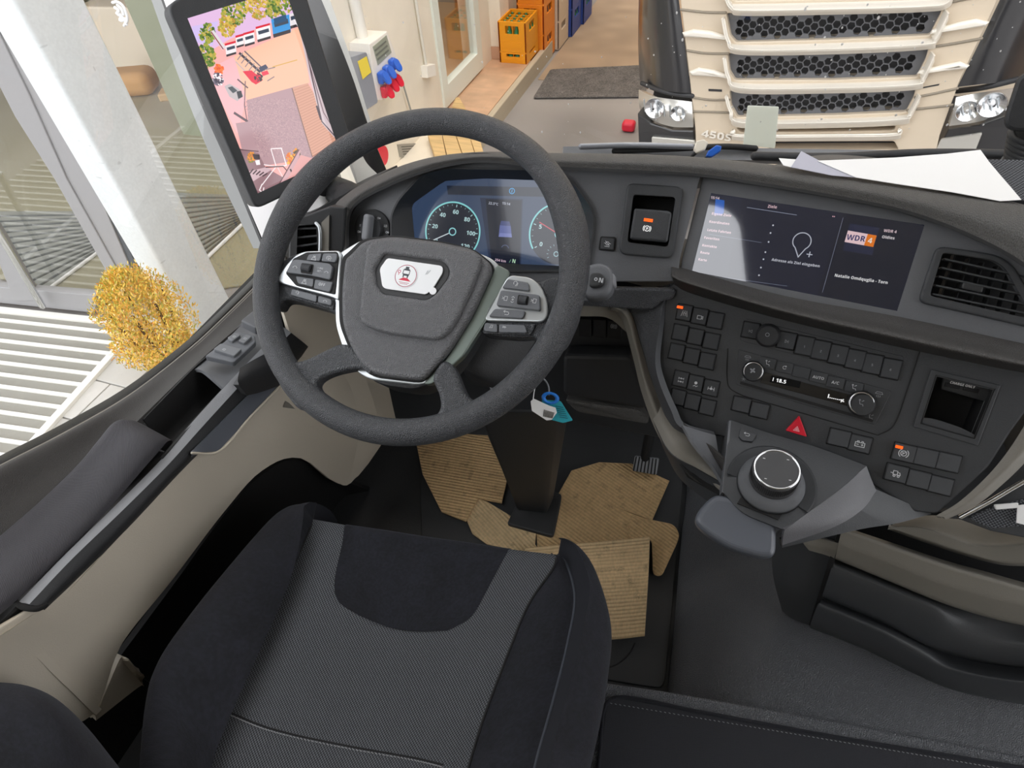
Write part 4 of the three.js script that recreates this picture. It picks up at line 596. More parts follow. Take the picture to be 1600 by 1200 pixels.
  D('dash_end_cap', shell([[[440, 340], [500, 322], [560, 285], [620, 258]].map(([x, y]) => at(x, y, 1.16)), [[440, 350], [490, 330], [535, 305], [580, 280]].map(([x, y]) => at(x, y, 1.08))], { t: 0.03, nu: 12, nv: 5 }), M.black);
  D('passenger_side', boxAt(V(0.52, 0.42, -1.15), V(1.47, 0.85, -0.78), 0.06), M.pad);
  D('dash_underside', shell([[V(-0.85, 0.68, -0.82), V(-0.4, 0.68, -0.86), V(0.02, 0.66, -0.84)], [V(-0.85, 0.54, -1.19), V(-0.4, 0.54, -1.19), V(0.02, 0.54, -1.19)]], { t: 0.02, nu: 4, nv: 4 }), M.deep);
}
{ // storage unit below the centre panel: trays, drawers and a net pocket
  const E0 = onY(1265, 975, 0.13), E = frame(E0, V(-0.17, 0.22, 0.96));
  const st = thing('storage_unit', 'dark drawers with grey horizontal bars under the centre console', 'storage unit', E0);
  const P = (n, g, m, l) => part(st, n, g, m, l);
  const row = (list, h) => list.map(([x, y]) => E.pick(x, y, h));
  P('column_cover', shell([[[1205, 845], [1240, 815], [1290, 800], [1313, 815]].map(([x, y]) => E.pick(x, y, -0.01)), [[1208, 900], [1235, 880], [1270, 880], [1300, 880]].map(([x, y], i) => E.pick(x, y, -0.01)), [[1222, 955], [1235, 965], [1250, 972], [1266, 977]].map(([x, y]) => E.pick(x, y, -0.006))], { t: 0.01, nu: 16, nv: 14 }), M.console);
  P('bar_end', shell([row([[1250, 838], [1284, 842], [1311, 849]], 0.002), row([[1256, 850], [1288, 856], [1307, 862]], 0.006), row([[1264, 860], [1292, 868], [1303, 874]], 0.0)], { t: 0.006, nu: 10, nv: 8 }), M.greyTrim);
  P('unit_gap', plateOn(E, [[1313, 818], [1320, 822], [1273, 981], [1264, 977]], { h: 0.001, t: 0.006, b: 0 }), M.deep);
  P('unit_back', plateOn(E, [[1290, 790], [1480, 800], [1700, 900], [1700, 1120], [1268, 980]], { h: -0.09, t: 0.01, b: 0 }), M.deep);
  P('grey_bar', shell([row([[1316, 822], [1400, 850], [1475, 875], [1540, 893], [1620, 915], [1700, 930]], -0.02), row([[1316, 826], [1400, 856], [1475, 882], [1540, 901], [1620, 924], [1700, 940]], 0.018), row([[1310, 850], [1395, 882], [1470, 912], [1540, 932], [1620, 951], [1700, 965]], 0.024), row([[1305, 872], [1390, 907], [1465, 938], [1540, 962], [1620, 980], [1700, 992]], 0.012), row([[1305, 874], [1390, 909], [1465, 940], [1540, 964], [1620, 982], [1700, 994]], -0.03)], { t: 0.004, nu: 40, nv: 24, linV: true }), M.greyTrim, 'grey rail along the tray');
  P('drawer', shell([row([[1305, 874], [1390, 908], [1465, 938], [1540, 962], [1620, 980], [1700, 992]], -0.03), row([[1300, 885], [1388, 920], [1462, 952], [1500, 985], [1560, 1004], [1700, 1010]], 0.0), row([[1286, 928], [1378, 966], [1440, 1000], [1480, 1015], [1560, 1034], [1700, 1040]], 0.004), row([[1284, 934], [1376, 972], [1440, 1004], [1500, 1028], [1580, 1042], [1700, 1052]], -0.01)], { t: 0.006, nu: 40, nv: 18 }), M.console);
  P('drawer', shell([row([[1284, 934], [1376, 972], [1440, 1002], [1500, 1026], [1580, 1040], [1700, 1050]], -0.03), row([[1282, 940], [1374, 978], [1440, 1012], [1490, 1040], [1580, 1058], [1700, 1066]], 0.02), row([[1276, 950], [1370, 990], [1430, 1025], [1490, 1052], [1590, 1070], [1700, 1080]], 0.03), row([[1266, 977], [1350, 1010], [1420, 1045], [1490, 1075], [1600, 1096], [1700, 1106]], 0.014), row([[1266, 982], [1350, 1016], [1420, 1051], [1490, 1080], [1600, 1101], [1700, 1110]], -0.03)], { t: 0.006, nu: 40, nv: 22 }), M.console);
  P('upper_tray', shell([row([[1400, 815], [1440, 806], [1474, 806], [1500, 811], [1548, 825], [1610, 822], [1700, 835]], -0.07), row([[1392, 822], [1440, 824], [1480, 836], [1520, 850], [1570, 852], [1620, 848], [1700, 860]], -0.005), row([[1388, 824], [1440, 842], [1500, 862], [1560, 878], [1610, 881], [1660, 885], [1720, 890]], 0.0), row([[1390, 828], [1440, 846], [1500, 866], [1560, 882], [1610, 885], [1660, 889], [1720, 894]], -0.06)], { t: 0.005, nu: 36, nv: 22, linV: true }), M.greyTrim);
  // curved trim and pocket at the right edge of the console
  P('side_trim', shell([[[1462, 806], [1500, 783], [1548, 738], [1585, 690], [1612, 640], [1640, 560]].map(([x, y]) => PC.pick(x, y, 0.0)), [[1474, 808], [1520, 782], [1565, 742], [1605, 700], [1640, 650], [1680, 570]].map(([x, y]) => PC.pick(x, y, 0.004)), [[1478, 812], [1525, 790], [1572, 752], [1612, 712], [1660, 660], [1700, 580]].map(([x, y]) => PC.pick(x, y, -0.012))], { t: 0.005, nu: 30, nv: 8 }), M.greyTrim);
  const R = frame(PC.pick(1560, 780, -0.03), PC.n);
  P('pocket_panel', plateOn(R, [[1474, 810], [1540, 770], [1600, 715], [1700, 640], [1700, 860], [1548, 830], [1500, 812]], { t: 0.012, b: 0.002 }), M.console);
  P('pocket_rim', cord([[1500, 808], [1545, 784], [1600, 752], [1690, 705]].map(([x, y]) => R.pick(x, y, 0.006)), 0.0035), M.chrome, 'shiny rim of the pocket');
  P('net_pocket', plateOn(R, [[1512, 809], [1550, 792], [1600, 780], [1690, 770], [1690, 842], [1600, 822], [1548, 826]], { h: 0.003, t: 0.004, b: 0.001, r: 0.004 }), M.weave);
  const tag = single('folded_paper', merge([plateOn(R, [[1590, 790], [1640, 784], [1640, 830], [1588, 817]], { h: 0.009, t: 0.002, b: 0.0004 }), plateOn(R, [[1553, 789], [1592, 786], [1592, 794], [1556, 797]], { h: 0.009, t: 0.004, b: 0.0015, r: 0.002 })]), M.white, 'small white folded paper tucked in the net pocket at the right edge', 'paper');
}

// ---------- floor, tunnel, mats, cardboard ----------
struct('floor', boxAt(V(-0.93, -0.06, 1.2), V(1.5, 0, -1.28), 0.002), M.rubber);
{
  const tn = thing('engine_tunnel', 'low black grained tunnel cover between driver footwell and centre console', 'tunnel cover', V(0.3, 0, -0.5));
  const y = (list, Y) => list.map(([a, b]) => onY(a, b, Y));
  part(tn, 'tunnel_cover', shell([
    y([[1066, 700], [1074, 760], [1064, 850], [1054, 980], [1044, 1080], [1032, 1215]], 0.0), y([[1069, 700], [1076, 760], [1067, 850], [1057, 980], [1047, 1080], [1036, 1215]], 0.022), y([[1100, 700], [1106, 770], [1102, 860], [1094, 985], [1084, 1086], [1072, 1225]], 0.05),
    y([[1180, 760], [1190, 800], [1195, 890], [1195, 1000], [1190, 1105], [1185, 1240]], 0.105), y([[1330, 800], [1340, 860], [1350, 950], [1360, 1050], [1360, 1130], [1360, 1260]], 0.122), y([[1720, 880], [1710, 960], [1700, 1030], [1690, 1100], [1680, 1190], [1670, 1300]], 0.13)], { t: 0.01, nu: 40, nv: 40 }), M.tunnel);
  part(tn, 'rear_platform', plateOn(frame(V(0, 0.134, 0), V(0, 1, 0)), [[926, 1063], [1046, 1080], [1300, 1125], [1700, 1200], [1760, 1500], [860, 1500]], { t: 0.13, b: 0.006, r: 0.02, seg: 3 }), M.tunnel);
  const md = thing('floor_mat', 'flat black carpet mat with stitched border on the tunnel platform', 'floor mat', onY(1250, 1190, 0.134));
  const Y = frame(V(0, 0.142, 0), V(0, 1, 0)), ol = [[948, 1092], [962, 1089], [1100, 1113], [1300, 1150], [1600, 1200], [1700, 1216], [1730, 1420], [910, 1420]];
  part(md, 'mat_pile', plateOn(Y, ol, { t: 0.008, b: 0.002, r: 0.02 }), M.carpet);
  part(md, 'mat_binding', cord([[925, 1330], [938, 1170], [947, 1100], [962, 1090], [1100, 1114], [1300, 1151], [1500, 1184], [1720, 1220]].map(([a, b]) => onY(a, b, 0.1425)), 0.0035, 80, 6), M.velour);
  const st = []; for (let i = 0; i < 110; i++) { const t = i / 109, a = [955 + 765 * t, 1099 + 128 * t]; st.push(rbox(0.0035, 0.0008, 0.0008, 0.0003, 1).rotateY(-0.12).translate(...onY(a[0], a[1], 0.1427).toArray())); }
  part(md, 'stitching', merge(st), M.stitch);
  const fm = thing('floor_mat', 'dark rubber mat lying in the driver footwell under the cardboard', 'floor mat', onY(980, 1040, 0));
  part(fm, 'mat_sheet', plateOn(frame(V(0, 0.006, 0), V(0, 1, 0)), [[655, 690], [1045, 700], [1068, 752], [1058, 850], [1048, 980], [1038, 1076], [910, 1056], [660, 900]], { t: 0.006, b: 0.002, r: 0.02 }), M.rubber);
  part(fm, 'mat_rib', cord([[905, 1045], [960, 1040], [985, 1020], [992, 1005]].map(([a, b]) => onY(a, b, 0.0065)), 0.0012), M.deep);
  // cardboard sheets protecting the footwell
  const sheet = (Y0, n, list, label, o = {}) => single('cardboard_sheet', plateOn(frame(V(0, Y0, -0.8), n, o.u ?? V(1, 0, 0.25)), list, { t: 0.004, b: 0.0008, ...o }), o.m ?? M.card, label, 'cardboard', 'flattened cardboard on the footwell floor');
  sheet(0.012, V(0.02, 1, 0.05), [[650, 690], [700, 676], [762, 680], [792, 751], [784, 786], [748, 779], [740, 792], [728, 815], [690, 800], [660, 740]], 'brown cardboard piece at the left of the steering column foot', { m: M.cardDull, u: V(1, 0, -0.1) });
  sheet(0.014, V(0, 1, 0.03), [[747, 779], [762, 784], [800, 807], [839, 820], [836, 850], [850, 870], [760, 850], [738, 834], [729, 812], [740, 792]], 'narrow curled cardboard strip running in front of the column foot', { u: V(1, 0, 0.6) });
  const folded = sheet(0.018, V(0, 1, 0.08), [[893, 735], [936, 722], [986, 724], [1046, 751], [1019, 813], [1010, 850], [840, 862], [838, 828], [862, 790]], 'creased corrugated cardboard sheet below the pedals, folded in the middle', { m: M.cardDull, u: V(1, 0, 0.42) });
  sheet(0.022, V(-0.06, 1, 0.04), [[985, 806], [1019, 812], [1053, 819], [1062, 834], [1059, 846], [1034, 900], [1020, 898], [1018, 842], [980, 842]], 'small rounded cardboard flap beside the tunnel edge', { m: M.cardDull, u: V(1, 0, 0.5), r: 0.012 });
  { const y = (l, Y) => l.map(([a, b], i) => onY(a, b, Y[i])); single('cardboard_sheet', shell([y([[820, 856], [890, 850], [960, 844], [1015, 838]], [0.025, 0.03, 0.042, 0.06]), y([[825, 910], [890, 905], [960, 900], [1013, 896]], [0.025, 0.028, 0.035, 0.05]), y([[850, 1000], [900, 1000], [960, 998], [1007, 993]], [0.022, 0.024, 0.03, 0.042])], { t: 0.004, nu: 24, nv: 20, linV: false }), M.cardPale, 'large striped cardboard sheet in front of the driver seat', 'cardboard', 'flattened cardboard on the footwell floor');
  sheet(0.024, V(0, 1, 0), [[850, 985], [944, 985], [940, 1004], [928, 1036], [905, 1052], [860, 1030]], 'short cardboard tab under the near edge of the striped sheet', { u: V(1, 0, 0.02), m: M.cardPale }); }
  part(folded, 'crease', cord([[905, 770], [960, 792], [1015, 812]].map(([a, b]) => onY(a, b, 0.019)), 0.0016, 12, 5), M.cardDull);
  single('sheet_label', plateOn(frame(V(0, 0.0262, -0.8), V(0, 1, 0)), [[914, 1010], [922, 1012], [918, 1036], [911, 1034]], { t: 0.001, b: 0.0002 }), M.white, 'tiny white paper label on the near corner of the striped cardboard', 'label');
  // accelerator pedal
  const Q = frame(onY(1012, 735, 0.05), V(0.0, 0.75, 0.66)), pd = thing('accelerator_pedal', 'black ribbed accelerator pedal in the dark footwell', 'pedal', onY(1012, 735, 0.0));
  part(pd, 'pedal_plate', plateOn(Q, [[992, 712], [1030, 716], [1026, 742], [988, 736]], { t: 0.012, b: 0.002, r: 0.004 }), M.metalGrey);
  for (let i = 0; i < 7; i++) part(pd, 'rib', cord([Q.pick(994 + i * 5.2, 714 + i * 0.6, 0.001), Q.pick(990 + i * 5.4, 735 + i * 1, 0.001)], 0.0016, 1, 6), M.deep);
  part(pd, 'pedal_arm', cord([Q.pick(1008, 715, -0.006), Q.pick(1008, 715, -0.006).add(V(0, 0.25, -0.12))], 0.012), M.deep);
}
struct('wall_front', boxAt(V(-0.93, 0, -1.2), V(1.5, 0.5, -1.24), 0.002), M.deep);

// ---------- driver seat ----------
{
  const st = thing('driver_seat', 'driver seat with grey woven centre, black velour bolsters and headless cushion edge', 'seat', V(-0.32, 0, -0.1));
  st.userData.label = 'driver seat in grey woven cloth with black velour bolsters below the wheel';
  const A = (l, Y) => l.map(([x, y], i) => onY(x, y, Array.isArray(Y) ? Y[i] : Y));
  const L0 = [[470, 818], [442, 831], [375, 911], [311, 994], [277, 1050], [264, 1106], [256, 1260]], L1 = [[489, 813], [486, 822], [446, 915], [397, 1024], [356, 1114], [319, 1200], [285, 1290]];
  const R1 = [[862, 866], [868, 879], [826, 945], [792, 1027], [755, 1125], [732, 1200], [705, 1290]], R2 = [[872, 868], [884, 880], [898, 935], [886, 1010], [866, 1090], [838, 1190], [815, 1290]], R3 = [[880, 872], [902, 898], [920, 967], [914, 1035], [902, 1099], [878, 1200], [860, 1290]];
  const YL1 = [0.375, 0.39, 0.388, 0.38, 0.37, 0.36, 0.355], YB = [0.335, 0.366, 0.4, 0.408, 0.405, 0.4, 0.395], YE = [0.33, 0.355, 0.378, 0.383, 0.38, 0.375, 0.37];
  const a = A(L1, YL1), b = A(R1, YL1), mid = (t, k) => a.map((p, i) => p.clone().lerp(b[i], t).add(V(0, k * (i ? 1 : 0.6), 0)));
  const drop = (r, dy, dx, dz) => r.map((p) => p.clone().add(V(dx, dy, dz)));
  const front = (r) => [r[0].clone().add(V(0, -0.12, 0.02)), r[0].clone().add(V(0, -0.05, -0.012)), ...r];
  const rowsC = [front(a), front(mid(0.2, -0.006)), front(mid(0.5, -0.01)), front(mid(0.8, -0.006)), front(b)];
  const along = (arr, s) => { const m = arr.length - 1, k = Math.max(0, Math.min(Math.floor(s), m - 1)), t = s - k, [p, q] = [arr[k], arr[k + 1]], o = arr[k - 1] ?? p.clone().multiplyScalar(2).sub(q), r = arr[k + 2] ?? q.clone().multiplyScalar(2).sub(p); return V(cr(o.x, p.x, q.x, r.x, t), cr(o.y, p.y, q.y, r.y, t), cr(o.z, p.z, q.z, r.z, t)); };
  part(st, 'cushion_centre', shell(rowsC, { t: 0.04, nu: 60, nv: 30 }), M.weave, 'grey woven centre panel');
  const k0 = (i) => [0.1, 0.4, 1, 1, 1, 1, 1][i], l0 = A(L0, YB), lm = l0.map((p, i) => p.clone().lerp(a[i], 0.45).add(V(0, k0(i) * 0.016, 0)));
  part(st, 'bolster', shell([front(drop(l0, -0.22, 0.02, 0)), front(drop(l0, -0.07, -0.012, 0)), front(l0), front(lm), front(a)], { t: 0.03, nu: 60, nv: 26 }), M.velour);
  const r2 = A(R2, YB), r3 = A(R3, YE), rm = r2.map((p, i) => p.clone().lerp(b[i], 0.5).add(V(0, k0(i) * 0.012, 0)));
  part(st, 'bolster', shell([front(b), front(rm), front(r2)], { t: 0.03, nu: 60, nv: 18 }), M.velour);
  part(st, 'cushion_side', shell([front(r2), front(r3), front(drop(r3, -0.06, 0.004, 0)), front(drop(r3, -0.22, -0.02, 0))], { t: 0.03, nu: 60, nv: 22 }), M.velour);
  const up = (r, k) => r.map((p) => p.clone().add(V(0, k, 0)));
  part(st, 'piping', cord(up(r2, 0.001), 0.0022, 80, 8), M.piping); part(st, 'piping', cord(up(l0, 0.001), 0.0016, 80, 8), M.piping);
  part(st, 'seam', cord(up(a, 0.0008), 0.0018, 80, 6), M.deep); part(st, 'seam', cord(up(b, 0.0008), 0.0018, 80, 6), M.deep);
  // dark velour insert lying on the front of the centre panel, following its shape
  const top = (u, v) => along(rowsC.map((r) => along(r, v + 2)), u * 4).add(V(0, 0.0035, 0));
  const uAt = (x0, y0) => { let best = [0, 0, 1e9]; for (let i = 0; i <= 160; i++) for (let j = 0; j <= 160; j++) { const p = top(i / 160, j / 32).sub(EYE), d = camera.worldToLocal(p.clone().add(EYE)); const X = 800 - F * d.x / d.z, Y = 600 + F * d.y / d.z, e = (X - x0) ** 2 + (Y - y0) ** 2; if (e < best[2]) best = [i / 160, j / 32, e]; } return best; };
  camera.updateMatrixWorld(true);
  const lft = [[541, 814], [533, 850], [522, 905], [529, 940], [560, 959]].map(([x, y]) => uAt(x, y)), rgt = [[797, 848], [783, 876], [758, 925], [735, 962], [700, 984]].map(([x, y]) => uAt(x, y));
  
  const ins = lft.map((p, i) => [0, 0.25, 0.5, 0.75, 1].map((t) => { const q = top(p[0] + (rgt[i][0] - p[0]) * t, p[1] + (rgt[i][1] - p[1]) * t + (i === 4 ? 0.1 * Math.sin(Math.PI * t) : 0)); return q.add(V(0, 0.003 * (t > 0 && t < 1 ? 1 : 0) - 0.0022, 0)); }));
  const nose = [0, 0.25, 0.5, 0.75, 1].map((t) => top(lft[0][0] + (rgt[0][0] - lft[0][0]) * t, -0.9).add(V(0, -0.004, -0.003)));
  part(st, 'velour_insert', shell([nose, ...ins], { t: 0.004, nu: 30, nv: 40 }), M.velour, 'dark velour insert at the front');
  const sl = [], s0 = uAt(357, 1115), s1 = uAt(690, 1197); for (let i = 0; i < 70; i++) { const t = i / 69; sl.push(rbox(0.004, 0.0012, 0.001, 0.0004, 1).rotateY(-0.15).translate(...top(s0[0] + (s1[0] - s0[0]) * t, s0[1] + (s1[1] - s0[1]) * t).add(V(0, -0.0028, 0)).toArray())); }
  part(st, 'stitching', merge(sl), M.stitch);
  const q0 = top(s0[0], s0[1]), q1 = top(s1[0], s1[1]);
  part(st, 'cross_seam', cord([...Array(9)].map((_, i) => top(s0[0] + (s1[0] - s0[0]) * i / 8, s0[1] + (s1[1] - s0[1]) * i / 8).add(V(0, -0.0036, -0.003))), 0.0015, 24, 6), M.deep);
  part(st, 'seat_base', boxAt(V(-0.52, 0.002, -0.38), V(-0.1, 0.3, 0.3), 0.03), M.deep);
  part(st, 'seat_rail', boxAt(V(-0.1, 0.002, -0.41), V(-0.068, 0.12, 0.3), 0.006), M.tunnel);
  part(st, 'backrest', shell([[at(-40, 1230, 0.86), at(60, 1230, 0.86), at(140, 1250, 0.86), at(215, 1290, 0.86)], [at(-60, 1078, 0.8), at(45, 1084, 0.8), at(125, 1130, 0.8), at(215, 1235, 0.8)], [at(-60, 1090, 0.72), at(60, 1105, 0.72), at(118, 1150, 0.72), at(185, 1250, 0.72)], [at(-60, 1240, 0.67), at(60, 1260, 0.67), at(120, 1290, 0.67), at(180, 1360, 0.67)]], { t: 0.03, nu: 26, nv: 26 }), M.velour);
}

// ---------- driver door, pillars, cab shell ----------
{
  const door = thing('driver_door', 'lorry door trim with dark armrest, silver rail and beige lower panel', 'door', V(-0.85, 0.2, -0.4));
  const P = (n, g, m, l) => part(door, n, g, m, l), X = (l, x) => l.map(([a, b], i) => onX(a, b, Array.isArray(x) ? x[i] : x));
  const A = [[-120, 775], [0, 712], [100, 661], [200, 603], [290, 534], [345, 484], [405, 424], [440, 380]], B = [[-120, 800], [0, 738], [100, 684], [200, 626], [292, 562], [350, 510], [412, 448], [445, 400]], Cc = [[-120, 940], [0, 842], [100, 760], [200, 672], [300, 575], [350, 530], [410, 478], [450, 430]];
  P('window_seal', shell([X(A, -0.93), X(A.map(([x, y]) => [x, y + 4]), -0.915), X(A.map(([x, y]) => [x + 1, y + 9]), -0.9), X(B.map(([x, y], i) => [(x + A[i][0]) / 2, (y + A[i][1]) / 2 + 3]), -0.895)], { t: 0.01, nu: 50, nv: 12 }), M.seal);
  P('seal_bead', shell([X(A.map(([x, y]) => [x + 2, y + 13]), -0.893), X(A.map(([x, y]) => [x + 3, y + 18]), -0.885)], { t: 0.006, nu: 50, nv: 4 }), M.greyTrim);
  P('upper_trim', shell([X(A.map(([x, y]) => [x + 2, y + 15]), -0.89), X(B, -0.872), X(B.map(([x, y], i) => [(x + Cc[i][0]) / 2, (y + Cc[i][1]) / 2]), -0.85), X(Cc, -0.82)], { t: 0.01, nu: 50, nv: 16 }), M.trim);
  // armrest pad: rounded bolster with a blunt front end
  const pad = (t) => { const o = [[-120, 945], [0, 838], [60, 786], [120, 728], [152, 690], [176, 662]], i = [[-120, 1062], [40, 926], [100, 870], [170, 795], [222, 735], [250, 703]]; return o.map(([x, y], k) => [x + (i[k][0] - x) * t, y + (i[k][1] - y) * t]); };
  const pr = [[0, -0.83], [0.02, -0.812], [0.25, -0.79], [0.55, -0.76], [0.85, -0.74], [1, -0.738]].map(([t, x]) => X(pad(t), x));
  const last = pr.map((r) => r[r.length - 1]), cen = last.reduce((s, p) => s.add(p), V(0, 0, 0)).divideScalar(last.length).add(V(-0.02, -0.03, -0.03));
  pr.forEach((r, k) => { r.push(last[k].clone().lerp(cen, 0.12).add(V(0, -0.006, -0.016)), last[k].clone().lerp(cen, 0.35).add(V(0, -0.024, -0.024)), last[k].clone().lerp(cen, 0.7).add(V(0, -0.05, -0.02))); });
  P('armrest', shell(pr, { t: 0.02, nu: 50, nv: 22 }), M.armrest);
  P('armrest_base', shell([X(pad(0.9), -0.75).map((p) => p.add(V(0, -0.01, 0))), X([[-100, 1075], [30, 942], [100, 868], [180, 790], [248, 722], [256, 706]], -0.737)], { t: 0.004, nu: 20, nv: 4 }), M.deep);
  // rail
  const S0 = [[28, 942], [100, 868], [180, 790], [248, 722], [300, 660], [350, 605], [405, 548], [440, 510]], S1 = [[46, 944], [112, 874], [192, 797], [262, 727], [315, 668], [368, 610], [422, 552], [455, 520]], S2 = [[66, 950], [122, 896], [200, 818], [275, 738], [325, 688], [380, 640], [440, 585], [480, 540]];
  P('rail', shell([X(S0, -0.735), X(S0.map(([x, y], i) => [(x + S1[i][0]) / 2, (y + S1[i][1]) / 2 - 1]), -0.728), X(S1, -0.72)], { t: 0.012, nu: 40, nv: 8 }), M.grip, 'satin grey rail');
  P('rail_underside', shell([X(S1, -0.72), X(S2, -0.715), X(S2.map(([x, y]) => [x + 6, y + 8]), -0.735)], { t: 0.01, nu: 40, nv: 8 }), M.black);
  P('rail_end', cord([onX(26, 942, -0.74), onX(38, 949, -0.725), onX(58, 951, -0.715), onX(70, 946, -0.715)], 0.004), M.deep);
  // tray between pad and rail: switch panel and pocket
  P('pocket', shell([X([[225, 655], [300, 578], [330, 552]], -0.815), X([[228, 665], [300, 600], [335, 565]], [-0.8, -0.8, -0.8]).map((p) => p.add(V(0, -0.06, 0))), X([[250, 700], [300, 648], [356, 590]], -0.745).map((p) => p.add(V(0, -0.05, 0))), X([[250, 715], [302, 656], [358, 596]], -0.737)], { t: 0.004, nu: 16, nv: 14, linV: true }), M.deep);
  P('switch_panel', shell([X([[300, 577], [335, 545], [370, 512], [420, 462]], -0.822), X([[318, 580], [350, 562], [385, 530], [430, 480]], -0.79), X([[350, 608], [372, 590], [402, 556], [440, 515]], -0.737)], { t: 0.006, nu: 16, nv: 10 }), M.fascia);
  P('switch_plate', plateOn(frame(onX(362, 545, -0.775), V(0.25, 0.95, -0.08), V(0, 0, -1)), [[320, 556], [372, 518], [398, 524], [400, 534], [365, 566]], { h: 0.012, t: 0.012, b: 0.002, r: 0.004 }), M.plateGrey);
  const swMat = plastic(0x777a7e, 0.4);
  const SW = frame(onX(362, 545, -0.775), V(0.25, 0.95, -0.08), V(0, 0, -1));
  for (const [l, x, y] of [[[[355, 527], [368, 519], [376, 523], [363, 533]], 366, 526], [[[372, 532], [384, 522], [394, 525], [382, 536]], 383, 529], [[[333, 545], [345, 536], [378, 545], [366, 556]], 350, 546]]) icon(P('window_switch', plateOn(SW, l, { h: 0.018, t: 0.01, b: 0.0015, r: 0.003 }), swMat), 'window', SW, x, y, 0.0186, 0.009);
  P('upper_switch', plateOn(SW, [[376, 500], [395, 485], [412, 490], [400, 512]], { h: 0.02, t: 0.02, b: 0.003, r: 0.004 }), M.fascia);
  P('door_lever', shell([X([[375, 575], [400, 560], [430, 545]], -0.72), X([[372, 598], [400, 585], [440, 570]], -0.7), X([[386, 618], [410, 612], [448, 598]], -0.7)], { t: 0.012, nu: 12, nv: 8 }), M.black);
  P('door_cup', shell([X([[298, 706], [322, 684], [405, 600]], -0.712), X([[300, 707], [341, 705], [437, 603]], [-0.708, -0.7, -0.7])], { t: 0.008, nu: 30, nv: 6, linU: true }), M.paddle); P('door_cup_lip', cord(X([[300, 708], [341, 706], [390, 653], [438, 603]], [-0.706, -0.698, -0.698, -0.698]), 0.0022, 40, 6), M.beige);
  // beige lower panel with a raised edge and a black pocket below
  const T0 = [[-60, 1010], [0, 980], [48, 948], [92, 920], [160, 850], [255, 750], [300, 706], [345, 660], [420, 586], [500, 510]], T1 = [[-60, 1018], [0, 986], [50, 956], [98, 930], [166, 858], [262, 757], [307, 712], [352, 667], [430, 594], [510, 520]], T2 = [[0, 1080], [60, 1020], [120, 985], [160, 960], [250, 880], [340, 760], [400, 700], [440, 690], [530, 620], [590, 560]], T3 = [[100, 1140], [150, 1110], [180, 1028], [205, 985], [270, 905], [350, 800], [410, 735], [470, 716], [545, 755], [620, 660]];
  const fine = (r, lin) => resample(r, 46, lin);
  P('beige_panel', shell([fine(X(T0, -0.735), 1), fine(X(T1, [-0.722, -0.722, -0.722, -0.722, -0.722, -0.722, -0.722, -0.722, -0.72, -0.72]), 1), fine(X(T2, [-0.735, -0.735, -0.73, -0.73, -0.725, -0.72, -0.715, -0.71, -0.69, -0.68])), fine(X(T3, [-0.745, -0.74, -0.735, -0.73, -0.73, -0.725, -0.715, -0.705, -0.68, -0.66]))], { t: 0.01, nu: 91, nv: 24, linU: true }), M.beige);
  P('beige_rear_edge', shell([X([[-60, 1018], [20, 1000], [90, 1060], [150, 1118]], -0.735), X([[-60, 1028], [0, 1005], [80, 1074], [142, 1122]], -0.79)], { t: 0.01, nu: 16, nv: 4 }), M.beige);
  P('beige_front', shell([X([[440, 480], [475, 470], [520, 470]], [-0.74, -0.72, -0.7]), X([[470, 560], [520, 560], [560, 560]], [-0.72, -0.7, -0.68]), X([[530, 660], [560, 660], [590, 650]], [-0.7, -0.68, -0.66]), X([[510, 735], [545, 757], [592, 690]], [-0.7, -0.68, -0.66])], { t: 0.01, nu: 14, nv: 20 }), M.beige);
  P('speaker_grille', shell([X([[446, 622], [460, 614]], -0.712), X([[444, 636], [466, 640]], -0.706)], { t: 0.003, nu: 4, nv: 4 }), M.greyTrim);
  P('lower_pocket', shell([X([[186, 1028], [270, 915], [350, 805], [412, 740], [470, 720], [560, 760], [680, 800]], [-0.75, -0.745, -0.74, -0.73, -0.72, -0.7, -0.66]), X([[260, 1110], [400, 1000], [480, 930], [540, 880], [600, 840], [640, 840], [700, 860]], -0.78), X([[200, 1300], [420, 1200], [500, 1050], [560, 960], [620, 900], [680, 900], [720, 900]], -0.72)], { t: 0.01, nu: 40, nv: 18 }), M.deep);
  P('door_end_beige', shell([X([[150, 1118], [186, 1032], [192, 1034]], -0.742), X([[150, 1126], [215, 1075], [225, 1072]], -0.752)], { t: 0.01, nu: 10, nv: 8 }), M.beige);
}
struct('wall_left', boxAt(V(-0.96, -1.1, -1.28), V(-0.87, 0.5, 1.3), 0.004), M.deep);
struct('wall_left_upper', merge([boxAt(V(-0.96, 0.3, 0.28), V(-0.88, 2.12, 1.3), 0.004)]), M.headliner);
struct('wall_right', merge([boxAt(V(1.48, -0.3, -1.28), V(1.56, 1.0, -1.16), 0.004), boxAt(V(1.48, -0.3, 0.28), V(1.56, 2.12, 1.3), 0.004), boxAt(V(1.48, 1.75, -1.2), V(1.56, 2.12, 0.3), 0.004)]), M.headliner);
struct('wall_back', boxAt(V(-0.96, -0.3, 1.28), V(1.56, 2.12, 1.34), 0.004), M.headliner);
single('added_cargo_body', boxAt(V(-0.98, -0.9, 1.9), V(1.58, 2.5, 8), 0.02), std({ color: 0x8c8f92, roughness: 0.6 }), 'added unseen grey body behind the cab that blocks sky light', 'added body');  // unseen body added to keep sky light off the post's right face
struct('ceiling', plate([[-0.96, -1.34], [1.56, -1.34], [1.56, 1.1], [-0.96, 1.1]].map((p) => new THREE.Vector2(...p)), { t: 0.05, b: 0, holes: [{ pts: [[-0.84, -1.2], [-0.27, -1.2], [-0.33, -0.42], [-0.84, -0.42]].map((p) => new THREE.Vector2(...p)), r: 0.14 }] }).rotateX(-Math.PI / 2).translate(0, 2.16, 0), M.headliner);
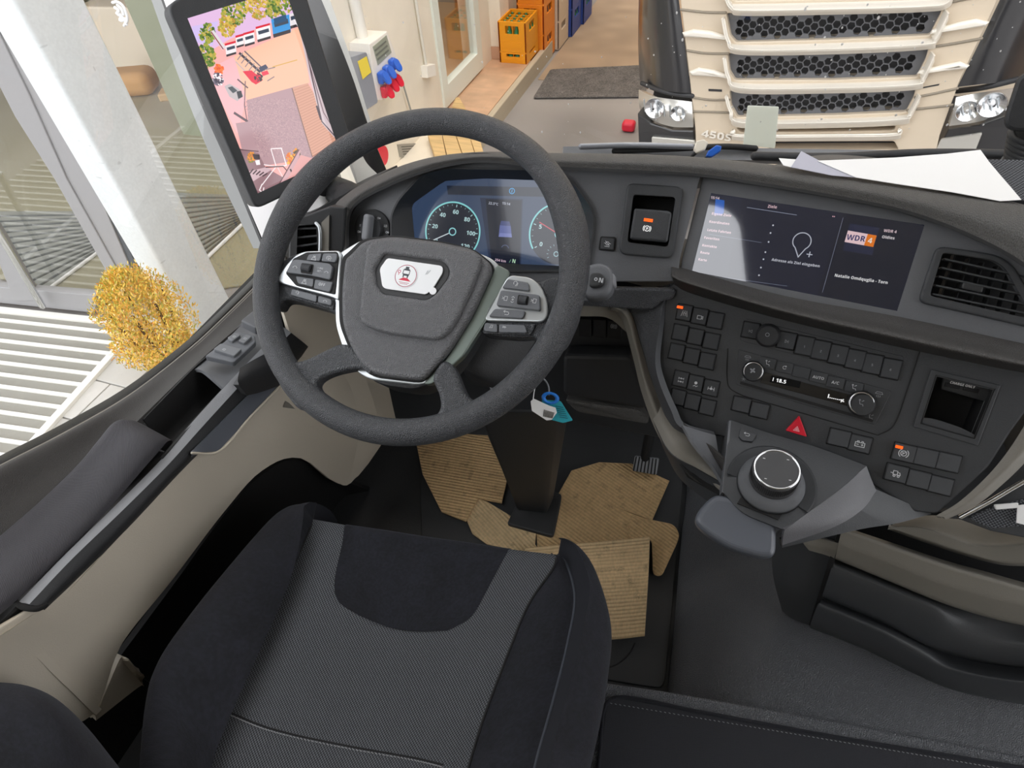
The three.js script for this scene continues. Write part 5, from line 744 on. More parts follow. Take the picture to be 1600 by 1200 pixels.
{ // glazing
  const side = shell([[V(-0.925, 0.5, -0.95), V(-0.925, 0.5, 0.28)], [V(-0.925, 1.9, -0.95), V(-0.925, 1.9, 0.28)]], { t: 0.002, nu: 2, nv: 2, linU: true, linV: true });
  const pane = (n, pts) => { const g = new THREE.BufferGeometry(); g.setAttribute('position', new THREE.Float32BufferAttribute(pts.flatMap((p) => p.toArray()), 3)); g.setAttribute('uv', new THREE.Float32BufferAttribute([0, 0, 1, 0, 1, 1, 0, 1], 2)); g.setIndex([0, 1, 2, 0, 2, 3]); g.computeVertexNormals(); return struct(n, g, M.glass); };
  pane('window_1', [V(-0.9, 0.5, -1.25), V(1.5, 0.5, -1.25), V(1.5, 2.1, -1.0), V(-0.9, 2.1, -1.0)]);
  pane('window_2', [V(-0.925, 0.5, -1.0), V(-0.925, 0.5, 0.28), V(-0.925, 1.95, 0.28), V(-0.925, 1.95, -0.9)]);
}
{ // windscreen pillar with pale trim, black print border and door frame
  const X = (l, d) => l.map(([a, b], i) => at(a, b, Array.isArray(d) ? d[i] : d));
  const pl = thing('windscreen_pillar', 'pale grey pillar trim and black glass border beside the mirror screen', 'pillar', V(-0.85, 0.6, -1.0));
  part(pl, 'door_frame', shell([X([[226, -30], [283, 130], [338, 265], [396, 388]], 1.16), X([[241, -30], [300, 130], [359, 265], [410, 388]], 1.15)], { t: 0.02, nu: 16, nv: 4 }), std({ color: 0x8f9190, roughness: 0.5 }));
  part(pl, 'frame_seal', shell([X([[241, -30], [300, 130], [359, 265], [410, 388]], 1.15), X([[245, -30], [304, 130], [363, 265], [414, 388]], 1.145)], { t: 0.02, nu: 16, nv: 4 }), M.seal);
  part(pl, 'pillar_trim', shell([X([[245, -30], [304, 130], [363, 265], [418, 392]], 1.14), X([[275, -30], [400, 130], [470, 285], [500, 340]], 1.12), X([[300, -30], [420, 130], [500, 285], [520, 340]], 1.14)], { t: 0.02, nu: 16, nv: 10 }), M.white);
  part(pl, 'front_trim', shell([X([[543, 236], [552, 262], [562, 294]], 1.2), X([[564, 238], [574, 256], [594, 276]], 1.22)], { t: 0.01, nu: 12, nv: 5 }), M.pillar);
  part(pl, 'glass_border', shell([X([[440, -40], [500, 120], [545, 220], [585, 300]], 1.28), X([[486, -40], [545, 105], [577, 200], [612, 285]], 1.28)], { t: 0.004, nu: 16, nv: 4 }), M.gloss, 'black printed border');
  part(pl, 'glass_border_dots', shell([X([[486, -40], [545, 105], [577, 200]], 1.28), X([[501, -40], [551, 100], [581, 197]], 1.28)], { t: 0.003, nu: 12, nv: 3 }), std({ color: 0xb9b9b4, roughness: 0.7 }));
}
{ // camera mirror screen
  const B = frame(V(-0.8, 1.048, -0.808), V(0.846, 0.329, 0.419), V(0.48, 0.01, -0.976));
  const sc = [[287, 25], [447, -23], [536, 244], [401, 307]];
  const md = thing('mirror_screen', 'tall black camera mirror screen on the windscreen pillar showing a yard', 'display', B.pick(401, 320));
  part(md, 'housing', plateOn(B, [[262, 12], [275, -2], [460, -60], [468, -44], [558, 246], [548, 257], [406, 325], [396, 321]], { h: 0.004, t: 0.035, b: 0.004, r: 0.012, seg: 4, holes: [{ px: [[287, 25], [366, 1], [447, -23], [492, 110], [536, 244], [468, 276], [401, 307], [345, 168]] }] }), M.console);
  part(md, 'bracket', cord([B.pick(470, 285, -0.03), B.pick(520, 300, -0.04), at(545, 310, 1.12)], 0.03, 12), M.black);
  const h = -0.004, S = 3600, L = sc.map(([x, y]) => B.loc(x, y, h)), x0 = Math.min(...L.map((p) => p.x)), x1 = Math.max(...L.map((p) => p.x)), y0 = Math.min(...L.map((p) => p.y)), y1 = Math.max(...L.map((p) => p.y));
  const c = document.createElement('canvas'); c.width = Math.round((x1 - x0) * S); c.height = Math.round((y1 - y0) * S); const k = c.getContext('2d');
  const Z = (x, y) => [250 + x * 0.275, y * 0.275], q = (x, y) => { const p = B.loc(...Z(x, y), h); return [(p.x - x0) * S, (y1 - p.y) * S]; };
  const poly = (pts, fill) => { k.fillStyle = fill; k.beginPath(); pts.forEach(([x, y], i) => (i ? k.lineTo(...q(x, y)) : k.moveTo(...q(x, y)))); k.closePath(); k.fill(); }, ln = (pts, col, w) => { k.strokeStyle = col; k.lineWidth = w; line(k, ...pts.map(([x, y]) => q(x, y))); };
  const blob = (x, y, r, cols, n) => { for (let i = 0; i < n; i++) { const a = rnd() * 6.3, d = Math.sqrt(rnd()) * r, [X, Y] = q(x + d * Math.cos(a) * 0.8, y + d * Math.sin(a)); k.fillStyle = cols[Math.floor(rnd() * cols.length)]; k.beginPath(); k.arc(X, Y, rr(3, 9), 0, 7); k.fill(); } };
  k.fillStyle = '#eea9a4'; k.fillRect(0, 0, c.width, c.height);
  poly([[100, 60], [800, -160], [820, 60], [400, 220], [220, 330]], '#d9b4d8'); poly([[180, 150], [330, 120], [300, 260], [200, 240]], '#c9b6e4');
  poly([[400, 330], [800, 150], [850, 470], [490, 570]], '#f0b79a'); poly([[260, 400], [420, 320], [490, 560], [440, 760]], '#eeb0b4');
  const gr = ['#7d9440', '#5f7d35', '#a5a045', '#c1a84a', '#47632c'], yl = ['#c8a846', '#d8b85a', '#9b9a44', '#b58a3a'];
  blob(420, 60, 90, gr, 260); blob(560, 20, 90, yl, 220); blob(690, 0, 90, gr, 200); blob(380, 150, 60, yl, 140); blob(270, 190, 55, gr, 120); blob(260, 320, 70, gr, 200); blob(640, 50, 50, gr, 100);
  // parked lorries
  const lorry = (x, y, w, hh, col, red) => { poly([[x, y], [x + w, y - w * 0.28], [x + w * 1.08, y + hh - w * 0.28], [x + w * 0.12, y + hh]], col); poly([[x + w * 0.14, y + hh * 0.18], [x + w * 0.9, y + hh * 0.18 - w * 0.22], [x + w * 0.95, y + hh * 0.45 - w * 0.22], [x + w * 0.2, y + hh * 0.45]], '#3d4656'); poly([[x + w * 0.1, y + hh * 0.85], [x + w * 1.05, y + hh * 0.85 - w * 0.28], [x + w * 1.06, y + hh * 1.05 - w * 0.28], [x + w * 0.14, y + hh * 1.05]], '#3c3438'); if (red) poly([[x - 2, y - 12], [x + w, y - w * 0.28 - 12], [x + w, y - w * 0.28], [x, y]], '#d0293c'); };
  lorry(370, 260, 60, 60, '#e8dfe2', 1); lorry(430, 215, 45, 55, '#e9e2e4', 1); lorry(475, 200, 60, 62, '#f0e8ea', 1); lorry(545, 165, 80, 72, '#f2ecee', 1); lorry(632, 110, 104, 100, '#3a8fd0'); poly([[645, 105], [715, 82], [722, 118], [652, 140]], '#2c4f72'); lorry(735, 80, 50, 80, '#ddd6da');
  poly([[285, 180], [305, 170], [375, 270], [355, 285]], '#d7cfd2'); ln([[290, 180], [360, 280]], '#8b3a44', 6);
  // forklift, car, orange machine
  ln([[450, 300], [570, 410]], '#403840', 14); ln([[480, 290], [595, 400]], '#6a5f66', 8); ln([[430, 350], [520, 440]], '#b9a9ac', 6); for (let i = 0; i < 5; i++) ln([[440 + i * 22, 340 + i * 20], [470 + i * 22, 300 + i * 20]], '#8d7f84', 5);
  poly([[470, 405], [520, 400], [585, 455], [545, 480], [520, 465]], '#d9203c'); poly([[575, 410], [610, 400], [620, 420], [585, 432]], '#e0344c'); poly([[560, 385], [600, 365], [615, 385], [575, 410]], '#3c3f58'); blob(560, 440, 24, ['#3a2a30', '#d9203c'], 40); ln([[600, 395], [655, 382]], '#7d7478', 5); ln([[610, 460], [650, 435]], '#7d7478', 5); ln([[640, 380], [780, 340]], '#c9a050', 5);
  poly([[365, 490], [395, 475], [450, 505], [475, 545], [440, 575], [395, 550]], '#b8aeb0'); poly([[385, 498], [410, 490], [440, 515], [415, 530]], '#40464c'); poly([[435, 520], [462, 515], [470, 550], [445, 562]], '#2c2c34'); blob(335, 395, 30, ['#e8622c', '#d9552a', '#f07838'], 60); blob(330, 450, 36, ['#3c3444', '#6a6070', '#e8dfe2'], 80);
  poly([[300, 480], [335, 560], [330, 590], [310, 520]], '#6a5a5c'); ln([[440, 450], [500, 500]], '#5a4a50', 8); ln([[485, 460], [480, 600], [495, 690]], '#7a5f64', 6); ln([[420, 640], [505, 695]], '#5b4a50', 14);
  // dark paving, brick strip, building edge
  poly([[495, 568], [840, 472], [1040, 900], [860, 900], [600, 940], [470, 870], [430, 700], [500, 690]], '#b08f94'); for (let i = 0; i < 1500; i++) { const u = rnd(), v = rnd(), [X, Y] = q(470 + 330 * u + 90 * v, 560 + 330 * v); k.fillStyle = rnd() < 0.5 ? '#a3868c' : '#bd9c9e'; k.fillRect(X, Y, 5, 5); }
  poly([[750, 500], [840, 472], [1040, 800], [980, 850], [865, 890]], '#cf9a84'); ln([[750, 500], [865, 890]], '#7a6058', 6); for (let i = 0; i < 26; i++) ln([[755 + i * 4.4, 515 + i * 15], [845 + i * 7.2, 482 + i * 12.6]], '#b98672', 3); ln([[865, 890], [1010, 800]], '#a06a58', 5);
  poly([[770, 60], [800, 60], [1050, 780], [990, 780], [920, 700], [850, 440]], '#c9b8bc'); ln([[785, 60], [860, 420], [920, 690], [1000, 780]], '#55464c', 7); ln([[800, 150], [840, 330], [930, 640], [1010, 770]], '#7d6a70', 5); ln([[760, 110], [800, 170]], '#e8e0e4', 8); ln([[845, 300], [850, 330]], '#d0405a', 10); ln([[890, 600], [915, 680]], '#4a3c44', 12);
  poly([[440, 840], [560, 870], [600, 950], [720, 1020], [560, 1110], [520, 1020]], '#8f6f74'); poly([[500, 975], [600, 950], [640, 960], [530, 1030]], '#c7aab0'); ln([[450, 850], [560, 860]], '#6a5054', 6); blob(520, 895, 28, ['#e08a2c', '#c8742c', '#7a7a30'], 50); poly([[525, 875], [565, 878], [568, 905], [535, 905]], '#3a2c30'); poly([[540, 912], [565, 908], [570, 935], [548, 938]], '#efe4e6');
  for (let i = 0; i < 5; i++) ln([[510 + i * 18, 985 + i * 4], [530 + i * 20, 960 + i * 6]], '#4a383c', 7);
  ln([[630, 845], [690, 842], [718, 940], [660, 946], [630, 845]], '#efe3e4', 6); ln([[590, 935], [660, 946], [580, 1050]], '#e9dcde', 6); ln([[600, 950], [700, 945], [760, 1015]], '#4a363a', 6); ln([[668, 950], [700, 1010]], '#e0d2d4', 5); blob(745, 900, 34, ['#e8922c', '#d8702c', '#f0b04a'], 60); blob(775, 870, 24, ['#e8922c', '#5a4a30'], 30);
  poly([[780, 860], [800, 850], [760, 1000], [700, 1050], [660, 1075]], '#c9a0a4'); ln([[790, 850], [660, 1075]], '#6a4c50', 6); ln([[740, 960], [765, 1010]], '#3c2c30', 10); ln([[580, 1045], [565, 1080], [585, 1095], [590, 1065]], '#efe3e4', 6);
  poly([[480, 1000], [560, 1090], [545, 1115], [500, 1040]], '#7d5a60'); poly([[800, 880], [870, 900], [1040, 810], [1060, 900], [700, 1060]], '#d99f9c');
  const t = new THREE.CanvasTexture(c); t.colorSpace = THREE.SRGBColorSpace; t.wrapS = t.wrapT = THREE.ClampToEdgeWrapping;
  const g = plate(L, { h, t: 0.006, b: 0 }), u = g.attributes.uv, ps = g.attributes.position; for (let i = 0; i < u.count; i++) u.setXY(i, (ps.getX(i) - x0) / (x1 - x0), (ps.getY(i) - y0) / (y1 - y0));
  part(md, 'screen', g.applyMatrix4(B.M), phy({ color: 0x050505, roughness: 0.12, emissive: 0xffffff, emissiveMap: t, emissiveIntensity: 1.0 }), 'glowing camera picture of a yard');
}
{ // things on the dash top
  const T = frame(onDash(1400, 290, 0.0).add(V(0, 0.004, 0)), V(0.02, 0.985, 0.17));
  const f2 = (dy) => frame(T.p.clone().add(V(0, dy, 0)), T.n);
  single('paper_sheet', plateOn(f2(0.004), [[1277, 251], [1400, 246], [1480, 240], [1532, 234], [1545, 252], [1560, 270], [1580, 293], [1596, 312], [1563, 314], [1487, 300], [1400, 287], [1337, 277]], { t: 0.0006, b: 0 }), M.paper, 'large white paper sheet lying on top of the dashboard', 'paper', 'papers on the dashboard');
  single('paper_sheet', plateOn(f2(0.0015), [[1217, 247], [1244, 249], [1240, 262], [1224, 258]], { t: 0.0006, b: 0 }), M.paper, 'small white paper corner at the left end of the papers', 'paper', 'papers on the dashboard');
  single('paper_sheet', plateOn(f2(0.003), [[1252, 236], [1290, 256], [1336, 277], [1300, 274], [1236, 261]], { t: 0.0006, b: 0 }), M.lilac, 'grey folded paper triangle between the two white papers', 'paper', 'papers on the dashboard');
  const W1 = thing('cable_plug', 'small cream white cable plug lying behind the dashboard hood', 'plug', at(1095, 228, 1.05)); const f = frame(at(1095, 228, 0.985), V(0.1, 0.65, 0.75));
  part(W1, 'plug_body', plateOn(f, [[1088, 220], [1100, 217], [1107, 222], [1102, 234], [1088, 239], [1084, 232]], { t: 0.012, b: 0.002, r: 0.002 }), std({ color: 0xece4d4, roughness: 0.5 })); part(W1, 'plug_cable', cord([f.pick(1090, 236, -0.006), f.pick(1083, 242, -0.01), f.pick(1076, 250, -0.03)], 0.003), M.black);
  const W2 = thing('cable_plug', 'small bright blue cable plug beside the cream plug', 'plug', at(1115, 236, 1.05));
  part(W2, 'plug_body', plateOn(f, [[1106, 236], [1120, 226], [1128, 228], [1126, 236], [1112, 245], [1103, 244]], { t: 0.01, b: 0.002, r: 0.002 }), std({ color: 0x1f62c8, roughness: 0.4 })); part(W2, 'plug_cable', cord([f.pick(1107, 243, -0.006), f.pick(1098, 250, -0.012)], 0.002), M.black);
  const cd = single('windscreen_card', plateOn(frame(at(1188, 200, 1.3), V(0, 0.1, 1)), [[1168, 165], [1217, 167], [1211, 232], [1161, 226]], { t: 0.002, b: 0.0004, r: 0.003 }), phy({ color: 0xf4f9f4, roughness: 0.95, transmission: 0.7, thickness: 0 }), 'plain grey green card standing upright behind the windscreen', 'card');
  const hd = thing('device_mount', 'black ribbed phone mount at the right end of the dashboard', 'phone mount', onDash(1598, 300, 0));
  part(hd, 'mount_head', plateOn(frame(at(1592, 160, 0.86), V(-0.3, 0.3, 0.9)), [[1590, 118], [1640, 100], [1640, 205], [1585, 206], [1570, 200], [1568, 185]], { t: 0.03, b: 0.005, r: 0.01 }), M.black);
  for (let i = 0; i < 6; i++) part(hd, 'bellows_ring', new THREE.TorusGeometry(0.02 + i * 0.001, 0.0045, 10, 28).rotateX(Math.PI / 2 + 0.15).translate(...at(1604, 212 + i * 8, 0.9).toArray()), M.black);
  part(hd, 'mount_core', cord([at(1606, 195, 0.9), at(1602, 262, 0.9)], 0.017), M.deep);
  part(hd, 'mount_base', rbox(0.06, 0.02, 0.06, 0.006).translate(...at(1604, 268, 0.91).toArray()), M.fascia);
  part(dash, 'dash_top_tray', shell([[[1450, 250], [1540, 249], [1700, 252]], [[1480, 295], [1560, 305], [1720, 340]]].map((r, i) => r.map(([x, y]) => T.pick(x, y, -0.004))), { t: 0.006, nu: 8, nv: 6 }), M.weave);
  part(dash, 'windscreen_rail', cord([at(1180, 244, 1.12), at(1300, 246, 1.1), at(1450, 240, 1.05), at(1700, 245, 0.98)], 0.008, 20), M.black);
}

// ---------- outside: ground and entrance on the left ----------
function addedLamp(p, w, d, power, label) { // added, unseen fill lamp: a glowing panel and a light below it
  const t = thing('added_lamp', label, 'lamp', p);
  put(t, 'lamp_housing', rbox(w + 0.06, 0.06, d + 0.06, 0.01), M.headliner, p.clone().add(V(0, 0.03, 0)));
  put(t, 'lamp_panel', rbox(w, 0.01, d, 0.002, 1), std({ color: 0xffffff, emissive: 0xfff5e8, emissiveIntensity: 2.5 }), p.clone().add(V(0, -0.004, 0)));
  const l = new THREE.RectAreaLight(0xfff5e8, power, w, d); l.position.set(0, -0.02, 0); l.rotation.x = -Math.PI / 2; t.add(l);
}
const wq = [onY(757, 101, -1.2), onY(705, 165, -1.2)], XW = (wq[0].x + wq[1].x) / 2, WL = frame(V(XW, 0, -5), V(1, 0, 0), V(0, 0, -1));
const GY = -1.35;
const ground = struct('ground', boxAt(V(-14, GY - 0.2, -16), V(12, GY - 0.012, 14), 0.002), std({ map: T.asphalt, roughness: 0.95 }));
const slabMat = [0xcfccc6, 0xc4c1bb, 0xd6d3cd].map((c) => std({ color: c, roughness: 0.95, bumpMap: T.fine, bumpScale: 0.001 }));
{ const g = rbox(0.292, 0.03, 0.292, 0.004, 1); for (let i = 0; i < 5; i++) for (let j = 0; j < 11; j++) put(ground, 'paving_slab', g, slabMat[Math.floor(rnd() * 3)], V(-3.45 + 0.3 * i + 0.15 * (j % 2), GY - 0.013, -2.1 + 0.3 * j)); }
const e1 = onY(0, 473, GY), e2 = onY(144, 488, GY), eDir = e2.clone().sub(e1).normalize();
const FL = frame(e1, new THREE.Vector3().crossVectors(eDir, V(0, 1, 0)), eDir);
{
  const fa = thing('glass_entrance', 'grey framed glass entrance doors left of the white post', 'glass doors', e1);
  const fr = std({ color: 0x9c9b9c, roughness: 0.45 }), P = (n, list, o, m = fr, l) => part(fa, n, plateOn(FL, list, o), m, l);
  P('bottom_rail', [[-260, 427], [152, 462], [148, 489], [-260, 446]], { h: 0.03, t: 0.06, b: 0.004 });
  P('door_stile', [[-120, -130], [-42, -30], [46, 150], [104, 280], [182, 420], [182, 462], [164, 460], [163, 419], [85, 280], [23, 182], [-60, 20], [-140, -120]], { h: 0.04, t: 0.06, b: 0.004 });
  P('door_stile', [[-90, -140], [-20, 0], [2, 44], [60, 140], [145, 282], [206, 425], [200, 470], [184, 466], [184, 420], [106, 280], [48, 150], [-40, -30]], { h: 0.03, t: 0.06, b: 0.004 });
  P('fixed_post', [[-60, -140], [6, -20], [22, 20], [140, 250], [215, 420], [212, 452], [206, 425], [145, 275], [4, 40], [-20, -10]], { h: 0.02, t: 0.05, b: 0.003 }, std({ color: 0x5b5e62, roughness: 0.5 }));
  P('door_stile', [[-70, 290], [-20, 340], [0, 372], [56, 470], [22, 470], [0, 415], [-30, 360], [-70, 320]], { h: 0.04, t: 0.06, b: 0.004 });
  part(fa, 'pull_handle', cord([FL.pick(-40, 300, 0.1), FL.pick(66, 478, 0.1)], 0.02, 4, 14), M.chrome, 'long round steel pull bar');
  const gl = phy({ color: 0xffffff, transmission: 1, roughness: 0, thickness: 0, ior: 1.9 });
  const pane = (list) => { const p = list.map(([x, y]) => FL.pick(x, y, 0)), g = new THREE.BufferGeometry(); g.setAttribute('position', new THREE.Float32BufferAttribute(p.flatMap((v) => v.toArray()), 3)); g.setAttribute('uv', new THREE.Float32BufferAttribute([0, 0, 1, 0, 1, 1, 0, 1], 2)); g.setIndex([0, 1, 2, 0, 2, 3]); g.computeVertexNormals(); return g; };
  part(fa, 'pane', pane([[-300, -200], [-90, -140], [206, 470], [-260, 446]]), gl); 
  const fg = thing('glass_partition', 'large fixed glass pane right of the white post with a white emblem', 'glass', FL.pick(400, 500)); part(fg, 'pane', pane([[70, -160], [560, -400], [560, 420], [340, 490]]), gl);
  // round white emblem print on the right pane
  part(fg, 'window_print', merge([cord([[176, 4], [184, 3], [192, 9], [197, 20], [199, 31], [194, 40]].map(([x, y]) => FL.pick(x, y, 0.004)), 0.006, 24, 6), cord([[180, 12], [186, 16], [183, 22], [190, 24], [188, 32], [196, 30]].map(([x, y]) => FL.pick(x, y, 0.004)), 0.007, 24, 6), cord([[184, 8], [190, 14], [193, 22]].map(([x, y]) => FL.pick(x, y, 0.004)), 0.007, 12, 6), cord([[186, 22], [193, 28], [198, 38]].map(([x, y]) => FL.pick(x, y, 0.004)), 0.006, 12, 6)]), M.white, 'white emblem print on glass');
}
{ // square steel post painted white
  const a = onY(269, 507, GY), b = onY(309, 517, GY), c = onY(362, 472, GY), d = a.clone().add(c).sub(b), k = thing('entrance_post', 'thick white steel post between the glass doors and the lorry', 'post', b);
  const f = frame(V(0, GY, 0), V(0, 1, 0)); const pts = [a, b, c, d].map((p) => new THREE.Vector2(p.clone().sub(f.p).dot(f.u), p.clone().sub(f.p).dot(f.v)));
  part(k, 'post_shaft', plate(area(pts) < 0 ? pts.reverse() : pts, { h: 4.09, t: 4.09, b: 0.006, r: 0.02 }).applyMatrix4(f.M), std({ map: T.galv, roughness: 0.6, color: 0xf6f8f8 }));
}
{ // bar mat in front of the doors
  const b1 = onY(21, 499, GY), b2 = onY(165, 515, GY), u = b2.clone().sub(b1).normalize(), v = new THREE.Vector3().crossVectors(u, V(0, 1, 0)).normalize(); if (v.z < 0) v.negate();
  const m = thing('entrance_mat', 'wide ribbed metal entrance mat with pale bars by the glass doors', 'entrance mat', b2), c0 = onY(40, 481, GY), e0 = onY(180, 545, GY), right = e0.clone().sub(b2).dot(u), w0 = c0.clone().sub(b2).dot(v) + 0.06;
  const q = new THREE.Quaternion().setFromRotationMatrix(new THREE.Matrix4().makeBasis(u, V(0, 1, 0), new THREE.Vector3().crossVectors(u, V(0, 1, 0)))), len = 2.4, bar = rbox(len, 0.02, 0.026, 0.005, 1);
  const base = plate([[right - len, -2.6], [right + 0.02, -2.6], [right + 0.02, 0], [right - len, 0]].map((p) => new THREE.Vector2(...p)), { t: 0.01, b: 0 }); base.applyMatrix4(new THREE.Matrix4().makeBasis(u, v.clone().negate(), V(0, 1, 0)).setPosition(b2.clone().addScaledVector(v, w0).setY(GY + 0.004)));
  part(m, 'mat_bed', base, std({ color: 0xa09d94, roughness: 1, bumpMap: T.fine, bumpScale: 0.002 }));
  const pale = std({ color: 0xe9e7e0, roughness: 0.5 });
  for (let i = 0; i < 26; i++) put(m, 'bar', bar, pale, b2.clone().addScaledVector(u, right - len / 2).addScaledVector(v, w0 + 0.09 + i * 0.092).setY(GY + 0.008), q);
  put(m, 'edge_frame', rbox(0.05, 0.03, 2.6, 0.004, 1), pale, b2.clone().addScaledVector(u, right + 0.03).addScaledVector(v, w0 + 1.3).setY(GY + 0.01), q); put(m, 'edge_frame', rbox(len, 0.03, 0.05, 0.004, 1), pale, b2.clone().addScaledVector(u, right - len / 2).addScaledVector(v, w0).setY(GY + 0.01), q);
  put(m, 'edge_frame', rbox(0.05, 0.03, 2.6, 0.004, 1), pale, onY(22, 500, GY).addScaledVector(u, -0.42).addScaledVector(v, 1.25).setY(GY + 0.012), q);
}
{ // shrub
  const base = onY(232, 505, -0.97).setY(GY), sh = thing('autumn_shrub', 'small bushy shrub with yellow and orange leaves at the foot of the post', 'shrub', base);
  part(sh, 'stem', merge([...Array(7)].map((_, i) => cord([base.clone().add(V(0, 0.002, 0)), base.clone().add(V(0.12 * Math.cos(i * 0.9), 0.3, 0.12 * Math.sin(i * 0.9))), base.clone().add(V(0.15 * Math.cos(i * 0.9), 0.55, 0.15 * Math.sin(i * 0.9)))], 0.008, 8, 6))), std({ color: 0x5d4630, roughness: 0.9 }));
  const lf = new THREE.Shape(); lf.moveTo(0, 0); lf.quadraticCurveTo(0.011, 0.014, 0, 0.034); lf.quadraticCurveTo(-0.011, 0.014, 0, 0);
  const lg = new THREE.ShapeGeometry(lf, 3); const n = 13000, im = new THREE.InstancedMesh(lg, std({ color: 0xffffff, roughness: 0.7, side: THREE.DoubleSide }), n), m = new THREE.Matrix4(), q = new THREE.Quaternion(), e = new THREE.Euler(), col = new THREE.Color();
  for (let i = 0; i < n; i++) {
    const a = rnd() * Math.PI * 2, y = rr(-0.9, 1), r = Math.sqrt(1 - y * y) * (0.3 + 0.76 * Math.pow(rnd(), 0.6)) * (1 + 0.16 * Math.sin(a * 5 + y * 4)), x = Math.cos(a) * r, z = Math.sin(a) * r;
    const p = V(x * 0.22, 0.38 + y * 0.36 * (0.85 + 0.2 * rnd()), z * 0.22);
    e.set(rr(-0.9, 0.9), rnd() * 6.3, rr(-0.9, 0.9)); q.setFromEuler(e); const s = rr(0.45, 0.85); m.compose(p, q, V(s, s, s)); im.setMatrixAt(i, m);
    const t = rnd(), g = Math.max(0, -x * 0.5 + y * 0.5) * 0.6; t < 0.22 + g * 0.6 ? col.set(0xc0b850) : t < 0.8 ? col.set(0xf3ca5c) : t < 0.88 ? col.set(0xf0aa50) : col.set(0xf6dc94); im.setColorAt(i, col);
  }
  im.name = 'foliage'; im.userData.kind = 'stuff'; im.castShadow = im.receiveShadow = true; sh.add(im);
}
{ // room behind the glass
  const pg = (list, Y, t) => plateOn(frame(V(0, Y, 0), V(0, 1, 0)), list, { t, b: 0 });
  struct('floor_2', pg([[-700, 330], [149, 458], [215, 470], [480, 430], [560, 140], [300, -160], [-700, -160]], GY + 0.004, 0.01), std({ color: 0x98937c, roughness: 0.6 }));
  const rib = (label, list, edge) => { const m = thing('entrance_mat', label, 'entrance mat', onY(list[0][0], list[0][1], GY)); part(m, 'mat_bed', pg(list, GY + 0.014, 0.008), std({ color: 0x8d8f8a, roughness: 1 })); part(m, 'edge_strip', cord(edge.map(([x, y]) => onY(x, y, GY + 0.016)), 0.014, 2, 6), M.white); const [a, b, c, d] = list; for (let i = 1; i < 14; i++) { const t = i / 14, l = (p, q) => [p[0] + (q[0] - p[0]) * t, p[1] + (q[1] - p[1]) * t]; part(m, 'rib', cord([l(a, d), l(b, c)].map(([x, y]) => onY(x, y, GY + 0.016)), 0.01, 1, 5), std({ color: 0x5c5f5e, roughness: 0.9 })); } };
  rib('grey ribbed mat inside the doors seen through the glass right of the post', [[262, 300], [400, 306], [377, 352], [300, 425]], [[377, 352], [300, 425]]);
  rib('grey ribbed mat inside the doors seen through the glass left of the post', [[-60, 330], [172, 330], [152, 395], [70, 456]], [[152, 395], [70, 456]]);
  const up = (x, y, Y) => onY(x, y, Y), bx = (name, label, cat, p, w, h, d, col, ry = 0.1, r = 0.02) => { const m = single(name, rbox(w, h, d, r).rotateY(ry).translate(p.x, p.y + h / 2, p.z), std({ color: col, roughness: 0.8 }), label, cat); return m; };
  bx('storage_box', 'pale box seen through the glass above the mat right of the post', 'box', onY(237, 100, GY), 0.75, 0.7, 0.6, 0xf0e4cf);
  bx('sack', 'orange brown sack seen through the glass beside the pale box', 'sack', onY(215, 145, GY), 0.5, 0.25, 0.35, 0xc99a60, 0.4, 0.1);
  bx('plank', 'tan board on the floor in front of the pale box behind the glass', 'board', onY(290, 150, GY), 0.5, 0.08, 0.2, 0xc8a878, 0.5, 0.02);
  struct('wall_3', boxAt(V(-12, GY, -9.2), V(-3, 2.5, -9), 0.002), std({ color: 0x8d9478, roughness: 0.9 }));
  struct('ceiling_2', boxAt(V(-9.6, 2.3, -9.2), V(XW - 0.2, 2.5, -2.6), 0.002), M.headliner);
  addedLamp(V(-5.2, 2.28, -4.2), 1.5, 0.6, 4, 'added unseen fill lamp inside the glass entrance room');  // added to brighten the room behind the glass
  struct('wall_4', boxAt(V(-9.6, GY, -9), V(-9.4, 2.5, -2.6), 0.002), std({ color: 0xa5a48c, roughness: 0.9 }));
}

// ---------- hall ahead ----------
{ // building above the entrance, with an unseen canopy added to shade it
  const q = (a0, a1, y0, y1) => [[a0, y0], [a1, y0], [a1, y1], [a0, y1]].map((p) => new THREE.Vector2(...p));
  struct('wall_11', plate(q(-9, 2.6, 4.3, 8.5), { h: 0.1, t: 0.3, b: 0 }).applyMatrix4(FL.M), std({ color: 0xc9c4ba, roughness: 0.9 }));
  struct('added_canopy', boxAt(V(-9, 2.75, -2.4), V(-2.5, 2.95, -0.7), 0.02), std({ color: 0xb9bab8, roughness: 0.7 })).name = 'ceiling_3';
  struct('ceiling_4', boxAt(V(XW - 0.4, 4.1, -15.2), V(4.9, 4.3, -3.2), 0.02), std({ color: 0xd8d4cc, roughness: 0.9 }));
  for (const [x, z, o] of [[-0.6, -5.2, 'nearest'], [-0.6, -8.2, 'middle'], [-0.6, -11.5, 'farthest']]) addedLamp(V(x, 4.08, z), 2.4, 0.5, 14, o + ' of the added unseen fill lamps under the hall roof');  // added to brighten the roofed hall
}
struct('floor_3', boxAt(V(-2.1, GY - 0.05, -15), V(8, GY - 0.002, onY(900, 128, GY).z), 0.002), std({ map: T.hall, roughness: 0.8 }));
const hallWall = std({ map: T.plaster, roughness: 0.9, color: 0xfffaf0 });
